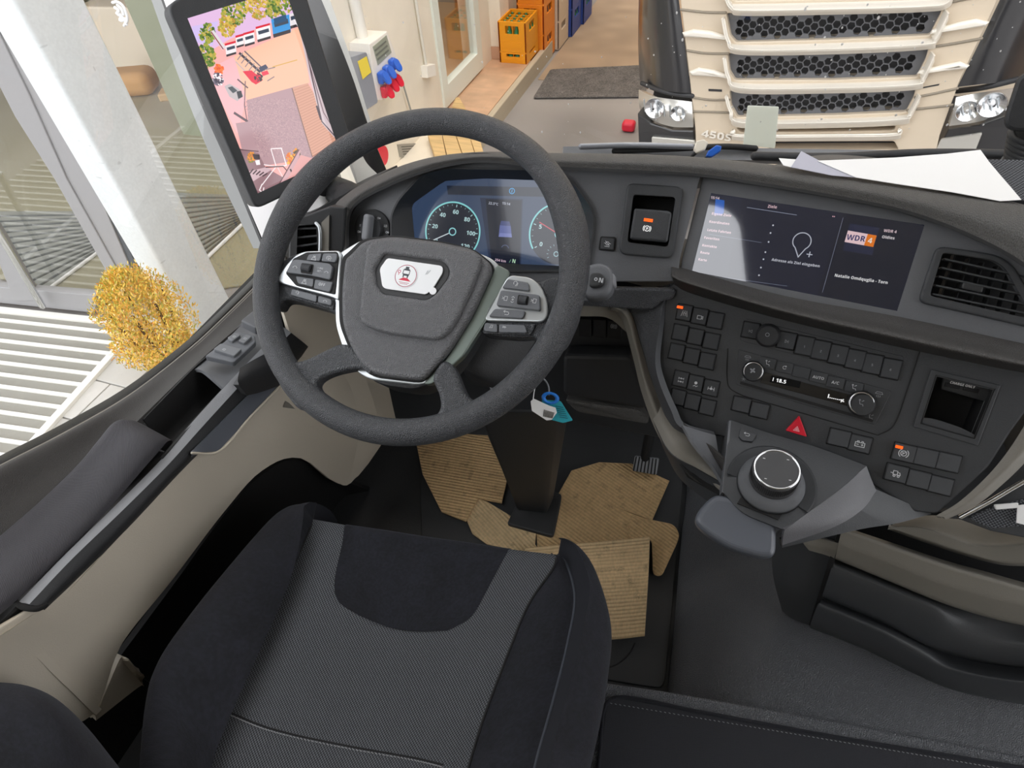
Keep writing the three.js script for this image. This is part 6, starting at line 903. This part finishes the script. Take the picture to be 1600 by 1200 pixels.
{
  const dA = onX(692, 160, XW), dB = onX(752, 94, XW);
  const zW = onX(515, 60, XW).z, zEnd = onX(770, 88, XW).z, holes = [{ pts: [[dA.z, -1.18], [dB.z, -1.18], [dB.z, 1.2], [dA.z, 1.2]].map(([z, y]) => new THREE.Vector2(-5 - z, y)) }];
  struct('wall_5', plate([[-5 - zW, GY], [-5 - zEnd, GY], [-5 - zEnd, 4.2], [-5 - zW, 4.2]].map((p) => new THREE.Vector2(...p)), { t: 0.2, b: 0, holes }).applyMatrix4(WL.M), hallWall);
  const d = thing('glazed_door', 'white framed glazed door standing in the cream hall wall', 'door', V(XW, -1.18, (dA.z + dB.z) / 2));
  const w = Math.abs(dB.z - dA.z), fm = std({ color: 0xe4ebe2, roughness: 0.5 }), L = (z, y) => new THREE.Vector2(-5 - z, y), r4 = (z0, z1, y0, y1) => [L(z0, y0), L(z1, y0), L(z1, y1), L(z0, y1)];
  const s = dB.z < dA.z ? -1 : 1;
  part(d, 'door_frame', plate(r4(dA.z, dB.z, -1.18, 1.2), { h: 0.02, t: 0.08, b: 0.004, holes: [{ pts: r4(dA.z + s * 0.12, dB.z - s * 0.13, -1.0, 1.05) }] }).applyMatrix4(WL.M), fm);
  part(d, 'pane', plate(r4(dA.z + s * 0.11, dB.z - s * 0.12, -1.01, 1.06), { h: -0.02, t: 0.006, b: 0 }).applyMatrix4(WL.M), M.glass);
  struct('wall_12', boxAt(V(XW - 2.5, GY, dA.z + 0.62), V(XW - 0.2, 2.3, dA.z + 0.72), 0.002), std({ color: 0x8f957c, roughness: 0.9 }));
  struct('floor_4', boxAt(V(XW - 2.4, -1.26, dA.z + 0.6), V(XW - 0.2, -1.2, dB.z - 2), 0.002), std({ color: 0xd9b890, roughness: 0.6 })); struct('wall_6', boxAt(V(XW - 2.5, -1.26, dA.z + 0.6), V(XW - 2.4, 2.4, dB.z - 2), 0.002), std({ color: 0xdcb184, roughness: 0.8 }));
  addedLamp(V(XW - 1.2, 2.2, (dA.z + dB.z) / 2), 1.2, 0.6, 6, 'added unseen fill lamp in the room behind the glazed hall door');  // added to brighten the room behind the door
  const zc = onY(785, 90, -1.2).z;
  const wf = struct('floor_5', boxAt(V(XW - 0.05, GY - 0.05, onY(690, 200, -1.2).z), V(-2.2, -1.201, zc + 0.02), 0.002), std({ map: T.wood, roughness: 0.45 }));
  struct('trim_2', boxAt(V(XW - 0.05, GY - 0.05, onY(690, 200, -1.2).z + 0.002), V(XW + 0.42, -1.2, onY(690, 330, -1.2).z), 0.004), hallWall);
  struct('kerb_1', boxAt(V(-2.2, GY - 0.05, onY(690, 300, -1.2).z), V(-2.14, -1.203, zc - 0.6), 0.01), std({ map: T.plaster, color: 0xd0c6b4, roughness: 0.9 })).name = 'trim_1';
  struct('wall_7', boxAt(V(XW - 0.2, GY, zEnd + 0.02), V(XW + 0.12, 4.1, zEnd - 0.25), 0.01), hallWall);
  struct('baseboard_left', boxAt(V(XW - 0.1, -1.2, zEnd + 0.04), V(XW + 0.14, -1.08, zEnd - 0.27), 0.005), std({ color: 0xc9a184, roughness: 0.6 }));
  struct('wall_8', boxAt(V(XW - 0.4, GY, -9.6), V(XW - 0.02, 4.1, zEnd - 0.2), 0.004), std({ color: 0xe9d9c4, roughness: 0.9 }));
}
struct('wall_9', boxAt(V(-6, GY, -15.2), V(9, 4.2, -15), 0.004), std({ color: 0xcbb89c, roughness: 0.9 }));
struct('wall_10', boxAt(V(4.6, GY, -15), V(4.8, 4.2, -2), 0.004), std({ color: 0x8a7460, roughness: 0.9 }));
{ // drink crates
  const g0 = onY(777, 33, -0.805), cw = 0.3, ch = 0.29, cdp = 0.4;
  const body = (() => { // moulded crate with hand holes on every side
    const side = (w) => plate([[-w / 2, 0], [w / 2, 0], [w / 2, ch], [-w / 2, ch]].map((p) => new THREE.Vector2(...p)), { t: 0.02, b: 0.004, r: 0.01, holes: [{ pts: [[-w * 0.24, ch * 0.6], [w * 0.24, ch * 0.6], [w * 0.24, ch * 0.86], [-w * 0.24, ch * 0.86]].map((p) => new THREE.Vector2(...p)), r: 0.008 }] });
    return merge([side(cw).translate(0, 0, 0), side(cw).translate(0, 0, -cdp + 0.02), side(cdp).rotateY(Math.PI / 2).translate(cw / 2, 0, -cdp / 2), side(cdp).rotateY(Math.PI / 2).translate(-cw / 2 + 0.02, 0, -cdp / 2), rbox(cw - 0.02, 0.02, cdp - 0.02, 0.004).translate(0, 0.01, -cdp / 2),
      ...[1, 2, 3, 4].map((i) => rbox(cw - 0.03, 0.12, 0.006, 0.002, 1).translate(0, 0.2, -i * cdp / 5)), ...[1, 2, 3].map((i) => rbox(0.006, 0.12, cdp - 0.03, 0.002, 1).translate(-cw / 2 + i * cw / 4, 0.2, -cdp / 2)), rbox(cw * 0.7, 0.06, 0.004, 0.001, 1).translate(0, 0.07, 0.001)]);
  })();
  const bottle = new THREE.LatheGeometry([[0, 0], [0.03, 0], [0.031, 0.01], [0.031, 0.14], [0.026, 0.17], [0.014, 0.2], [0.013, 0.24], [0.015, 0.245], [0, 0.25]].map((p) => new THREE.Vector2(...p)), 12);
  const green = phy({ color: 0x1f7a4a, roughness: 0.15, clearcoat: 0.5 }), brown = phy({ color: 0x5a2f1a, roughness: 0.2, clearcoat: 0.5 }), bright = std({ color: 0xf5a30c, roughness: 0.45 }), orange = std({ color: 0xf08c10, roughness: 0.45 }), cream = std({ color: 0xd9c6ae, roughness: 0.5 }), blue = std({ color: 0x24459c, roughness: 0.45 });
  const crate = (x, y, z, mat, bm, label, group) => { const c = thing('drink_crate', label, 'crate', V(x, y, z), group); put(c, 'crate_body', body, mat, V(x, y, z)); if (bm) for (let i = 0; i < 4; i++) for (let j = 0; j < 5; j++) if (i === 0 || i === 3 || j === 0 || j === 4 || y > -1.1) put(c, 'bottle', bottle, bm, V(x - cw / 2 + 0.037 + i * cw / 4, y + 0.02, z - 0.04 - j * cdp / 5)); };
  const X0 = g0.x + cw / 2, Z0 = g0.z;
  crate(X0, -1.095, Z0, bright, green, 'top yellow crate of green bottles in the nearest short stack', 'stacked drink crates'); { const c = thing('drink_crate', 'bottom flat yellow crate under the nearest crate of green bottles', 'crate', V(X0, -1.2, Z0), 'stacked drink crates'); const m = put(c, 'crate_body', body, bright, V(X0, -1.2, Z0)); m.scale.y = 0.36; for (let i = 0; i < 4; i++) { const q = put(c, 'bottle', bottle, green, V(X0 - 0.11 + i * 0.075, -1.19, Z0 - 0.04)); q.scale.y = 0.36; } }
  for (let i = 0; i < 3; i++) crate(X0 + 0.06, -1.35 + i * ch, Z0 - 0.43, orange, brown, ['lowest', 'middle', 'topmost'][i] + ' orange crate in the stack right behind the short yellow stack', 'stacked drink crates');
  for (let i = 0; i < 3; i++) crate(X0 + 0.1, -1.35 + i * ch, Z0 - 0.86, cream, null, ['lowest', 'middle', 'topmost'][i] + ' cream crate in the stack between the orange and blue crates', 'stacked drink crates');
  for (let k = 0; k < 2; k++) for (let i = 0; i < 3; i++) crate(X0 + 0.14 + 0.03 * k, -1.35 + i * ch, Z0 - 1.29 - k * 0.43, blue, green, ['lowest', 'middle', 'topmost'][i] + ' blue crate in the ' + ['nearer', 'farther'][k] + ' blue stack', 'stacked drink crates');
}
{ // things on the hall wall
  const wl = (name, list, h, t, mat, label, cat, o = {}) => single(name, plateOn(WL, list, { h, t, b: 0.004, ...o }), mat, label, cat);
  const cab = thing('meter_cabinet', 'white electric cabinet with a small window on the hall wall', 'cabinet', WL.pick(600, 156, 0));
  part(cab, 'cabinet_body', plateOn(WL, [[577, 69], [605, 49], [627, 105], [628, 140], [599, 156], [588, 157]], { h: 0.16, t: 0.16, b: 0.006 }), std({ color: 0xefeae0, roughness: 0.5 }));
  part(cab, 'window', plateOn(WL, [[583, 73], [604, 55], [612, 82], [591, 102]], { h: 0.164, t: 0.006, b: 0.001 }), std({ color: 0x9aa08f, roughness: 0.3 })); for (let i = 0; i < 3; i++) part(cab, 'breaker_row', plateOn(WL, [[585.5 + i * 2.2, 78 + i * 7], [603 + i * 2, 63 + i * 7], [604 + i * 2, 65.5 + i * 7], [586.5 + i * 2.2, 80.5 + i * 7]], { h: 0.168, t: 0.004, b: 0 }), std({ color: 0x6b6f64, roughness: 0.6 }));
  const so = (x, y, mat, label) => { const s = thing('power_socket', label, 'socket', WL.pick(x, y, 0.17), 'sockets on the meter cabinet'), p = WL.pick(x, y, 0.2); part(s, 'socket_body', merge([new THREE.CylinderGeometry(0.03, 0.033, 0.05, 20).rotateZ(Math.PI / 2 + 0.5).translate(p.x, p.y, p.z), rbox(0.04, 0.08, 0.065, 0.012).translate(p.x - 0.018, p.y, p.z)]), mat); part(s, 'socket_lid', new THREE.CylinderGeometry(0.034, 0.034, 0.012, 20).rotateZ(Math.PI / 2 + 0.5).translate(p.x + 0.026, p.y - 0.012, p.z), mat); };
  const bl = std({ color: 0x1c62cf, roughness: 0.4 }), re = std({ color: 0xe0203c, roughness: 0.4 });
  so(600, 121, bl, 'leftmost blue socket under the cabinet window'); so(608, 112, bl, 'middle blue socket under the cabinet window'); so(617, 101, bl, 'rightmost blue socket under the cabinet window');
  so(605, 143, re, 'leftmost red socket below the blue ones'); so(613, 133, re, 'middle red socket below the blue ones'); so(620, 125, re, 'rightmost red socket below the blue ones');
  single('cable', cord([[622, 109], [628, 125], [633, 142], [640, 166], [650, 200]].map(([x, y]) => WL.pick(x, y, 0.04)), 0.008, 30, 6), std({ color: 0x9a9a92, roughness: 0.7 }), 'thin grey cable hanging down the wall below the sockets', 'cable');
  wl('waste_bin', [[541, 90], [552, 88], [573, 81], [583, 120], [591, 160], [573, 172], [556, 166], [545, 130]], 0.22, 0.2, std({ color: 0x8b8f98, roughness: 0.5 }), 'grey plastic box hanging left of the white cabinet', 'box', { r: 0.02 });
  wl('note', [[559, 96], [573, 88], [580, 113], [567, 124]], 0.224, 0.002, std({ color: 0xf2d93c, roughness: 0.8 }), 'yellow paper note stuck on the grey box', 'note', { b: 0.0004 });
  wl('switch_box', [[667, 103], [680, 100], [682, 118], [669, 122]], 0.06, 0.06, std({ color: 0xf2efe6, roughness: 0.5 }), 'white switch box beside the glazed door', 'switch');
  single('conduit_pipe', cord([[645, -30], [654, 30], [666, 104]].map(([x, y]) => WL.pick(x, y, 0.02)), 0.014, 8, 8), std({ color: 0xdcd8cc, roughness: 0.6 }), 'thin pale pipe running down the wall to the switch box', 'pipe');
  single('conduit_pipe', cord([[547, -30], [556, 10], [566, 56]].map(([x, y]) => WL.pick(x, y, 0.04)), 0.04, 8, 10), std({ color: 0xe6e2d8, roughness: 0.6 }), 'thick pale pipe rising from the meter cabinet', 'pipe');
  const sg = thing('wall_sign', 'small grey sign with printed lines low on the hall wall', 'sign', WL.pick(640, 245, 0)); part(sg, 'sign_plate', plateOn(WL, [[622, 226], [652, 224], [656, 242], [626, 246]], { h: 0.012, t: 0.012, b: 0.001 }), std({ color: 0x9a968c, roughness: 0.5 })); for (let i = 0; i < 4; i++) part(sg, 'printed_line', plateOn(WL, [[627 + i, 229 + i * 3.8], [649 + i, 227.4 + i * 3.8], [649 + i, 228.6 + i * 3.8], [627 + i, 230.2 + i * 3.8]], { h: 0.0128, t: 0.0005, b: 0 }), std({ color: 0x4b4843, roughness: 0.8 }));
  { const p = WL.pick(597, 243, 0.02); single('red_disc', new THREE.CylinderGeometry(0.075, 0.075, 0.03, 28).rotateZ(Math.PI / 2).translate(p.x, p.y, p.z), re, 'round red disc sign low on the wall behind the black pillar', 'sign'); }
  [['first', [[668, 209], [689, 206], [699, 250], [682, 252]]], ['second', [[690, 206], [711, 209], [725, 250], [700, 250]]], ['third', [[712, 209], [734, 215], [745, 250], [726, 250]]], ['fourth', [[735, 216], [751, 222], [759, 250], [746, 250]]]].forEach(([o, l], i) => single('wooden_plank', plateOn(frame(V(0, -1.14 - 0.004 * (i % 2), 0), V(0, 1, 0)), l, { t: 0.05, b: 0.004 }), std({ map: T.paleWood, roughness: 0.7 }), o + ' pale wooden plank from the left, lying on the wooden floor edge', 'plank', 'pale planks by the hall wall'));
  single('wooden_plank', plateOn(frame(V(0, -1.1, 0), V(0, 1, 0)), [[706, 166], [712, 152], [718, 152], [728, 170]], { t: 0.05, b: 0.004 }), std({ map: T.paleWood, roughness: 0.7 }), 'short pale wooden plank standing just above the wheel rim', 'plank', 'pale planks by the hall wall');
  single('door_mat', plateOn(frame(V(0, GY + 0.012, 0), V(0, 1, 0)), [[860, 108], [1010, 101], [1010, 150], [833, 152]], { t: 0.012, b: 0.003, r: 0.03 }), std({ map: T.mat, roughness: 1, bumpMap: T.fine, bumpScale: 0.003 }), 'dark grey fibre mat on the hall floor left of the other lorry', 'mat');
  single('plastic_block', rbox(0.12, 0.09, 0.1, 0.03, 3).translate(...onY(982, 203, GY).add(V(0, 0.04, 0)).toArray()), re, 'small red plastic block on the ground beside the other lorry', 'block');
}

// ---------- lorry standing opposite ----------
{
  const o = onZ(1300, 100, -3.95), TP = frame(o, V(-0.14, 0.0, 0.99)), lo = thing('parked_lorry', 'champagne beige lorry front with honeycomb grille facing the windscreen', 'lorry', V(o.x, GY, o.z));
  const P = (n, list, oo, m, l) => part(lo, n, plateOn(TP, list, oo), m, l), S = (list, h) => list.map(([x, y], i) => TP.pick(x, y, Array.isArray(h) ? h[i] : h));
  const paint = phy({ color: 0xd3c3ac, roughness: 0.35, clearcoat: 0.6, clearcoatRoughness: 0.1 }), pale = phy({ color: 0xe6dfd2, roughness: 0.35, clearcoat: 0.6, clearcoatRoughness: 0.1 }), dark = phy({ color: 0x2a2a2c, roughness: 0.3, clearcoat: 0.7, clearcoatRoughness: 0.1 }), gd = std({ color: 0x2e2e30, roughness: 0.6 }), mesh = std({ color: 0x66676a, roughness: 0.5 });  // pale is the body paint lightened for faces that catch the sky
  const gr = [[[1137, -60], [1480, -75], [1474, -6], [1440, -4], [1150, 1], [1141, -4]], [[1135, 21], [1300, 18], [1472, 6], [1470, 20], [1452, 55], [1300, 62], [1150, 66], [1141, 56]], [[1137, 84], [1300, 83], [1451, 74], [1446, 92], [1432, 120], [1300, 125], [1148, 125], [1140, 112]], [[1140, 142], [1300, 142], [1431, 137], [1427, 152], [1415, 175], [1300, 180], [1152, 183], [1142, 165]], [[1150, 200], [1300, 200], [1400, 197], [1396, 204], [1300, 206], [1157, 207]], [[1200, 222], [1397, 221], [1404, 234], [1200, 234]]];
  P('cab_front', [[1058, -70], [1064, 10], [1078, 130], [1086, 200], [1090, 290], [1450, 290], [1468, 212], [1500, 125], [1545, 30], [1590, -70]], { h: 0, t: 0.1, b: 0.006, holes: gr.map((px) => ({ px, r: 0.012 })) }, paint, 'beige painted front panel');
  P('grille_back', [[1100, -70], [1500, -70], [1450, 240], [1120, 240]], { h: -0.09, t: 0.02, b: 0 }, gd);
  // honeycomb grids behind the openings
  gr.slice(0, 4).forEach((list) => {
    const L = px(TP, list, -0.03), x0 = Math.min(...L.map((p) => p.x)) + 0.06, x1 = Math.max(...L.map((p) => p.x)) - 0.02, y0 = Math.min(...L.map((p) => p.y)) + 0.002, y1 = Math.max(...L.map((p) => p.y)) - 0.002, holes = [];
    const inside = (x, y) => { let c = false; for (let i = 0, j = L.length - 1; i < L.length; j = i++) if ((L[i].y > y) !== (L[j].y > y) && x < (L[j].x - L[i].x) * (y - L[i].y) / (L[j].y - L[i].y) + L[i].x) c = !c; return c; };
    const R = 0.0235; let c = 0; for (let x = x0 + R; x < x1 - R * 0.5; x += R * 1.5, c++) for (let y = y0 + R * 0.6 + (c % 2) * R * 0.866; y < y1 - R * 0.4; y += R * 1.732) { const h = [...Array(6)].map((_, i) => new THREE.Vector2(x + R * 0.89 * Math.cos(i * Math.PI / 3), y + R * 0.89 * Math.sin(i * Math.PI / 3))); if (h.every((p) => inside(p.x, p.y) && inside(p.x + 0.015, p.y) && inside(p.x - 0.015, p.y) && inside(p.x, p.y + 0.006) && inside(p.x, p.y - 0.006))) holes.push({ pts: h }); }
    part(lo, 'honeycomb_grille', plate(L, { h: -0.03, t: 0.012, b: 0, holes }).applyMatrix4(TP.M), mesh);
  });
  // lips under the grilles, their light from above painted as a paler colour
  const lip = (a, b, c) => part(lo, 'grille_lip', shell([S(a, -0.02), S(b, 0.045), S(c, 0.05), S(c.map(([x, y]) => [x, y + 7]), 0.012)], { t: 0.01, nu: 40, nv: 14 }), pale);
  lip([[1135, -20], [1143, 0], [1160, 3], [1300, 0], [1440, -4], [1476, -8], [1484, -30]], [[1132, -15], [1142, 9], [1165, 14], [1300, 12], [1440, 8], [1480, 2], [1490, -25]], [[1132, -10], [1142, 12], [1165, 18], [1300, 16], [1440, 12], [1482, 5], [1492, -20]]);
  lip([[1133, 24], [1140, 56], [1155, 67], [1300, 64], [1440, 58], [1454, 52], [1474, 12]], [[1130, 28], [1138, 62], [1158, 76], [1300, 75], [1442, 68], [1460, 58], [1480, 20]], [[1130, 32], [1138, 65], [1158, 79], [1300, 78], [1444, 71], [1463, 61], [1482, 24]]);
  lip([[1135, 86], [1140, 112], [1155, 127], [1300, 127], [1425, 122], [1436, 114], [1453, 78]], [[1132, 90], [1138, 118], [1158, 136], [1300, 136], [1426, 131], [1441, 120], [1458, 86]], [[1132, 94], [1138, 121], [1158, 139], [1300, 139], [1427, 134], [1443, 123], [1460, 90]]);
  lip([[1138, 146], [1143, 168], [1157, 184], [1300, 183], [1408, 178], [1418, 170], [1432, 144]], [[1135, 150], [1142, 172], [1158, 190], [1300, 190], [1408, 185], [1421, 176], [1436, 150]], [[1135, 153], [1142, 175], [1158, 193], [1300, 193], [1408, 188], [1422, 179], [1437, 153]]);
  lip([[1148, 200], [1156, 208], [1300, 208], [1396, 206], [1403, 198]], [[1146, 203], [1156, 211], [1300, 211], [1397, 209], [1405, 201]], [[1146, 205], [1156, 213], [1300, 213], [1398, 211], [1406, 203]]);
  for (const l of [[[1065, 52], [1082, 47], [1110, 50], [1136, 58], [1138, 62], [1068, 59]], [[1076, 113], [1090, 107], [1115, 111], [1138, 119], [1140, 123], [1080, 119]], [[1456, 48], [1500, 36], [1525, 31], [1546, 36], [1540, 42], [1452, 55]], [[1436, 112], [1480, 102], [1500, 98], [1515, 104], [1510, 109], [1432, 117]]]) P('panel_ridge', l, { h: 0.03, t: 0.035, b: 0.016, seg: 4 }, pale);  // highlights on the ridges are painted in by the paler colour
  for (const l of [[[1064, 15], [1100, 19], [1134, 20]], [[1074, 79], [1100, 83], [1138, 84]], [[1474, 6], [1510, -2], [1560, -10]], [[1452, 74], [1490, 68], [1534, 60]], [[1080, 152], [1110, 156], [1140, 156]], [[1430, 152], [1460, 146], [1496, 138]], [[1082, 174], [1140, 176]], [[1418, 172], [1488, 164]]]) part(lo, 'panel_seam', cord(S(l, 0.001), 0.007, 12, 6), std({ color: 0x8c8272, roughness: 0.6 }));
  for (const l of [[[1107, 139], [1128, 140], [1128, 143.5], [1107, 142.5]], [[1443, 136], [1468, 131], [1467, 133.5], [1442, 138]]]) P('panel_slot', l, { h: 0.002, t: 0.006, b: 0 }, gd);
  // dark corner deflectors wrapping back
  part(lo, 'corner_deflector', shell([S([[1050, -70], [1062, 10], [1080, 146]], 0.0), S([[1035, -70], [1042, 10], [1055, 144]], 0.02), S([[1012, -70], [1013, 20], [1020, 138]], -0.06), S([[1000, -70], [997, 60], [1000, 126]], -0.3), S([[1010, -70], [1004, 60], [1006, 122]], -0.7)], { t: 0.03, nu: 24, nv: 26 }), dark);
  part(lo, 'corner_deflector', shell([S([[1594, -70], [1548, 30], [1496, 136]], 0.0), S([[1620, -70], [1570, 30], [1530, 132]], 0.02), S([[1660, -60], [1610, 40], [1570, 128]], -0.04), S([[1720, -60], [1650, 40], [1610, 120]], -0.3)], { t: 0.03, nu: 24, nv: 22 }), dark);
  for (const l of [[[1003, 130], [1030, 141], [1055, 147], [1082, 150]], [[1496, 142], [1540, 136], [1590, 124]]]) part(lo, 'dark_moulding', cord(S(l, [-0.12, -0.02, 0.0, 0.0]), 0.014, 16, 8), gd);
  const lampGlass = phy({ color: 0xffffff, transmission: 0.55, roughness: 0.06, thickness: 0, ior: 1.5 });
  const lamp = (list, spots, hs) => {
    const h = part(lo, 'headlight', shell([S(list[0], hs[0]), S(list[1], hs[1]), S(list[2], hs[2])], { t: 0.03, nu: 24, nv: 14 }), std({ color: 0xd8d6cf, roughness: 0.2, metalness: 0.6 }), 'clear headlight');
    for (const [x, y, r] of spots) { const p = TP.pick(x, y, 0.02); putSub(h, 'reflector', new THREE.LatheGeometry([[0, 0], [r * 0.35, 0.004], [r * 0.7, 0.016], [r, 0.035], [r * 1.06, 0.035], [r * 0.8, 0.0]].map((q) => new THREE.Vector2(...q)), 28).rotateX(Math.PI / 2), M.chrome, p, TP.q); putSub(h, 'bulb', new THREE.SphereGeometry(r * 0.3, 14, 10), M.white, p, TP.q); }
    for (let i = 0; i < 7; i++) { const a = list[0][0], b = list[0][list[0].length - 1], t = 0.1 + i * 0.12; const p0 = [a[0] + (b[0] - a[0]) * t, a[1] + (b[1] - a[1]) * t + 14], p1 = [p0[0] + 2, p0[1] + 18]; putSub(h, 'light_rib', cord([TP.pick(...p0, 0.03), TP.pick(...p1, 0.03)].map((v) => v.sub(TP.p).applyQuaternion(TP.q.clone().invert())), 0.006, 2, 5), M.silver, TP.p, TP.q); }
  };
  lamp([[[998, 140], [1020, 150], [1050, 155], [1081, 159]], [[998, 158], [1022, 170], [1050, 176], [1082, 180]], [[1000, 172], [1018, 187], [1050, 198], [1083, 199]]], [[1025, 166, 0.06], [1062, 174, 0.045]], [[-0.25, -0.05, -0.01, 0], [-0.2, 0.0, 0.03, 0.03], [-0.25, -0.06, 0, 0]]);
  lamp([[[1494, 152], [1530, 145], [1586, 137]], [[1490, 172], [1530, 166], [1580, 158]], [[1483, 197], [1530, 190], [1570, 176]]], [[1512, 170, 0.05], [1550, 160, 0.06]], [[0, -0.02, -0.2], [0.03, 0.02, -0.15], [0, -0.04, -0.2]]);
  P('bumper_corner', [[996, 178], [1016, 192], [1050, 203], [1084, 204], [1092, 290], [1000, 290]], { h: -0.03, t: 0.3, b: 0.01 }, dark); P('bumper_corner', [[1482, 202], [1530, 196], [1575, 180], [1620, 290], [1455, 290], [1462, 240]], { h: -0.03, t: 0.3, b: 0.01 }, dark);
  P('fog_light', [[1463, 232], [1470, 218], [1535, 208], [1524, 236], [1462, 240]], { h: -0.01, t: 0.02, b: 0.004, r: 0.01 }, std({ color: 0xd2d0c8, roughness: 0.2, metalness: 0.5 })); P('fog_light', [[1018, 214], [1086, 220], [1088, 234], [1018, 228]], { h: -0.01, t: 0.02, b: 0.004, r: 0.01 }, std({ color: 0xd2d0c8, roughness: 0.2, metalness: 0.5 }));
  const font = await new FontLoader().loadAsync('fonts/droid/droid_sans_bold.typeface.json');
  const tg = new TextGeometry('450S', { font, size: 0.042, depth: 0.012, curveSegments: 3, bevelEnabled: false }), a = TP.pick(1096, 212, 0.002), b = TP.pick(1143, 213, 0.002); tg.computeBoundingBox(); tg.scale(a.distanceTo(b) / tg.boundingBox.max.x, 1, 1);
  part(lo, 'badge_lettering', tg.applyMatrix4(TP.M.clone().setPosition(a)), pale);
  for (const x of [-0.85, 0.85]) part(lo, 'wheel', new THREE.CylinderGeometry(0.5, 0.5, 0.32, 40).rotateZ(Math.PI / 2).translate(o.x + x, GY + 0.5, o.z - 0.9), M.seal);
  part(lo, 'cab_body', boxAt(TP.pt(-0.95, -0.75, -0.5), TP.pt(1.15, 1.6, -1.6), 0.05), paint);
}
{ // own wiper and cowl, water spots on the windscreen
  const w = thing('windscreen_wiper', 'black wiper arm lying along the bottom of the windscreen', 'wiper', at(990, 232, 1.27));
  part(w, 'wiper_arm', cord([at(908, 229, 1.27), at(985, 227, 1.27), at(1080, 229, 1.27)], 0.006, 16), M.metalGrey); part(w, 'wiper_blade', cord([at(960, 236, 1.28), at(1040, 233, 1.28), at(1140, 229, 1.28), at(1180, 232, 1.28)], 0.006, 16), M.deep);
  const c = single('cowl_panel', shell([[at(880, 229, 1.29), at(1000, 227, 1.29), at(1150, 231, 1.29), at(1500, 236, 1.26)], [at(880, 250, 1.29), at(1000, 250, 1.29), at(1150, 250, 1.29), at(1500, 255, 1.26)]], { t: 0.02, nu: 20, nv: 5 }), plastic(0x77787a, 0.5), 'grey plastic cowl strip below the windscreen', 'cowl');
  const ws = frame(V(0, 0.7, -1.222), V(0, -0.155, 0.988)), n = 150, im = new THREE.InstancedMesh(new THREE.SphereGeometry(1, 8, 5), phy({ color: 0xffffff, roughness: 0.2, transmission: 0.3, thickness: 0 }), n), m = new THREE.Matrix4();
  for (let i = 0; i < n; i++) { const right = rnd() < 0.75, x = right ? rr(1000, 1600) : rr(560, 1000), y = rr(0, 215), s = 0.0006 + 0.0014 * rnd() ** 3; m.compose(ws.pick(x, y, 0.001), ws.q, V(s, s * rr(1, 1.8), s * 0.3)); im.setMatrixAt(i, m); }
  im.name = 'water_spots'; im.castShadow = true; im.userData = { label: 'small dried water spots scattered over the windscreen glass', category: 'water spots', kind: 'stuff' }; scene.add(im);
}
renderer.render(scene, camera);
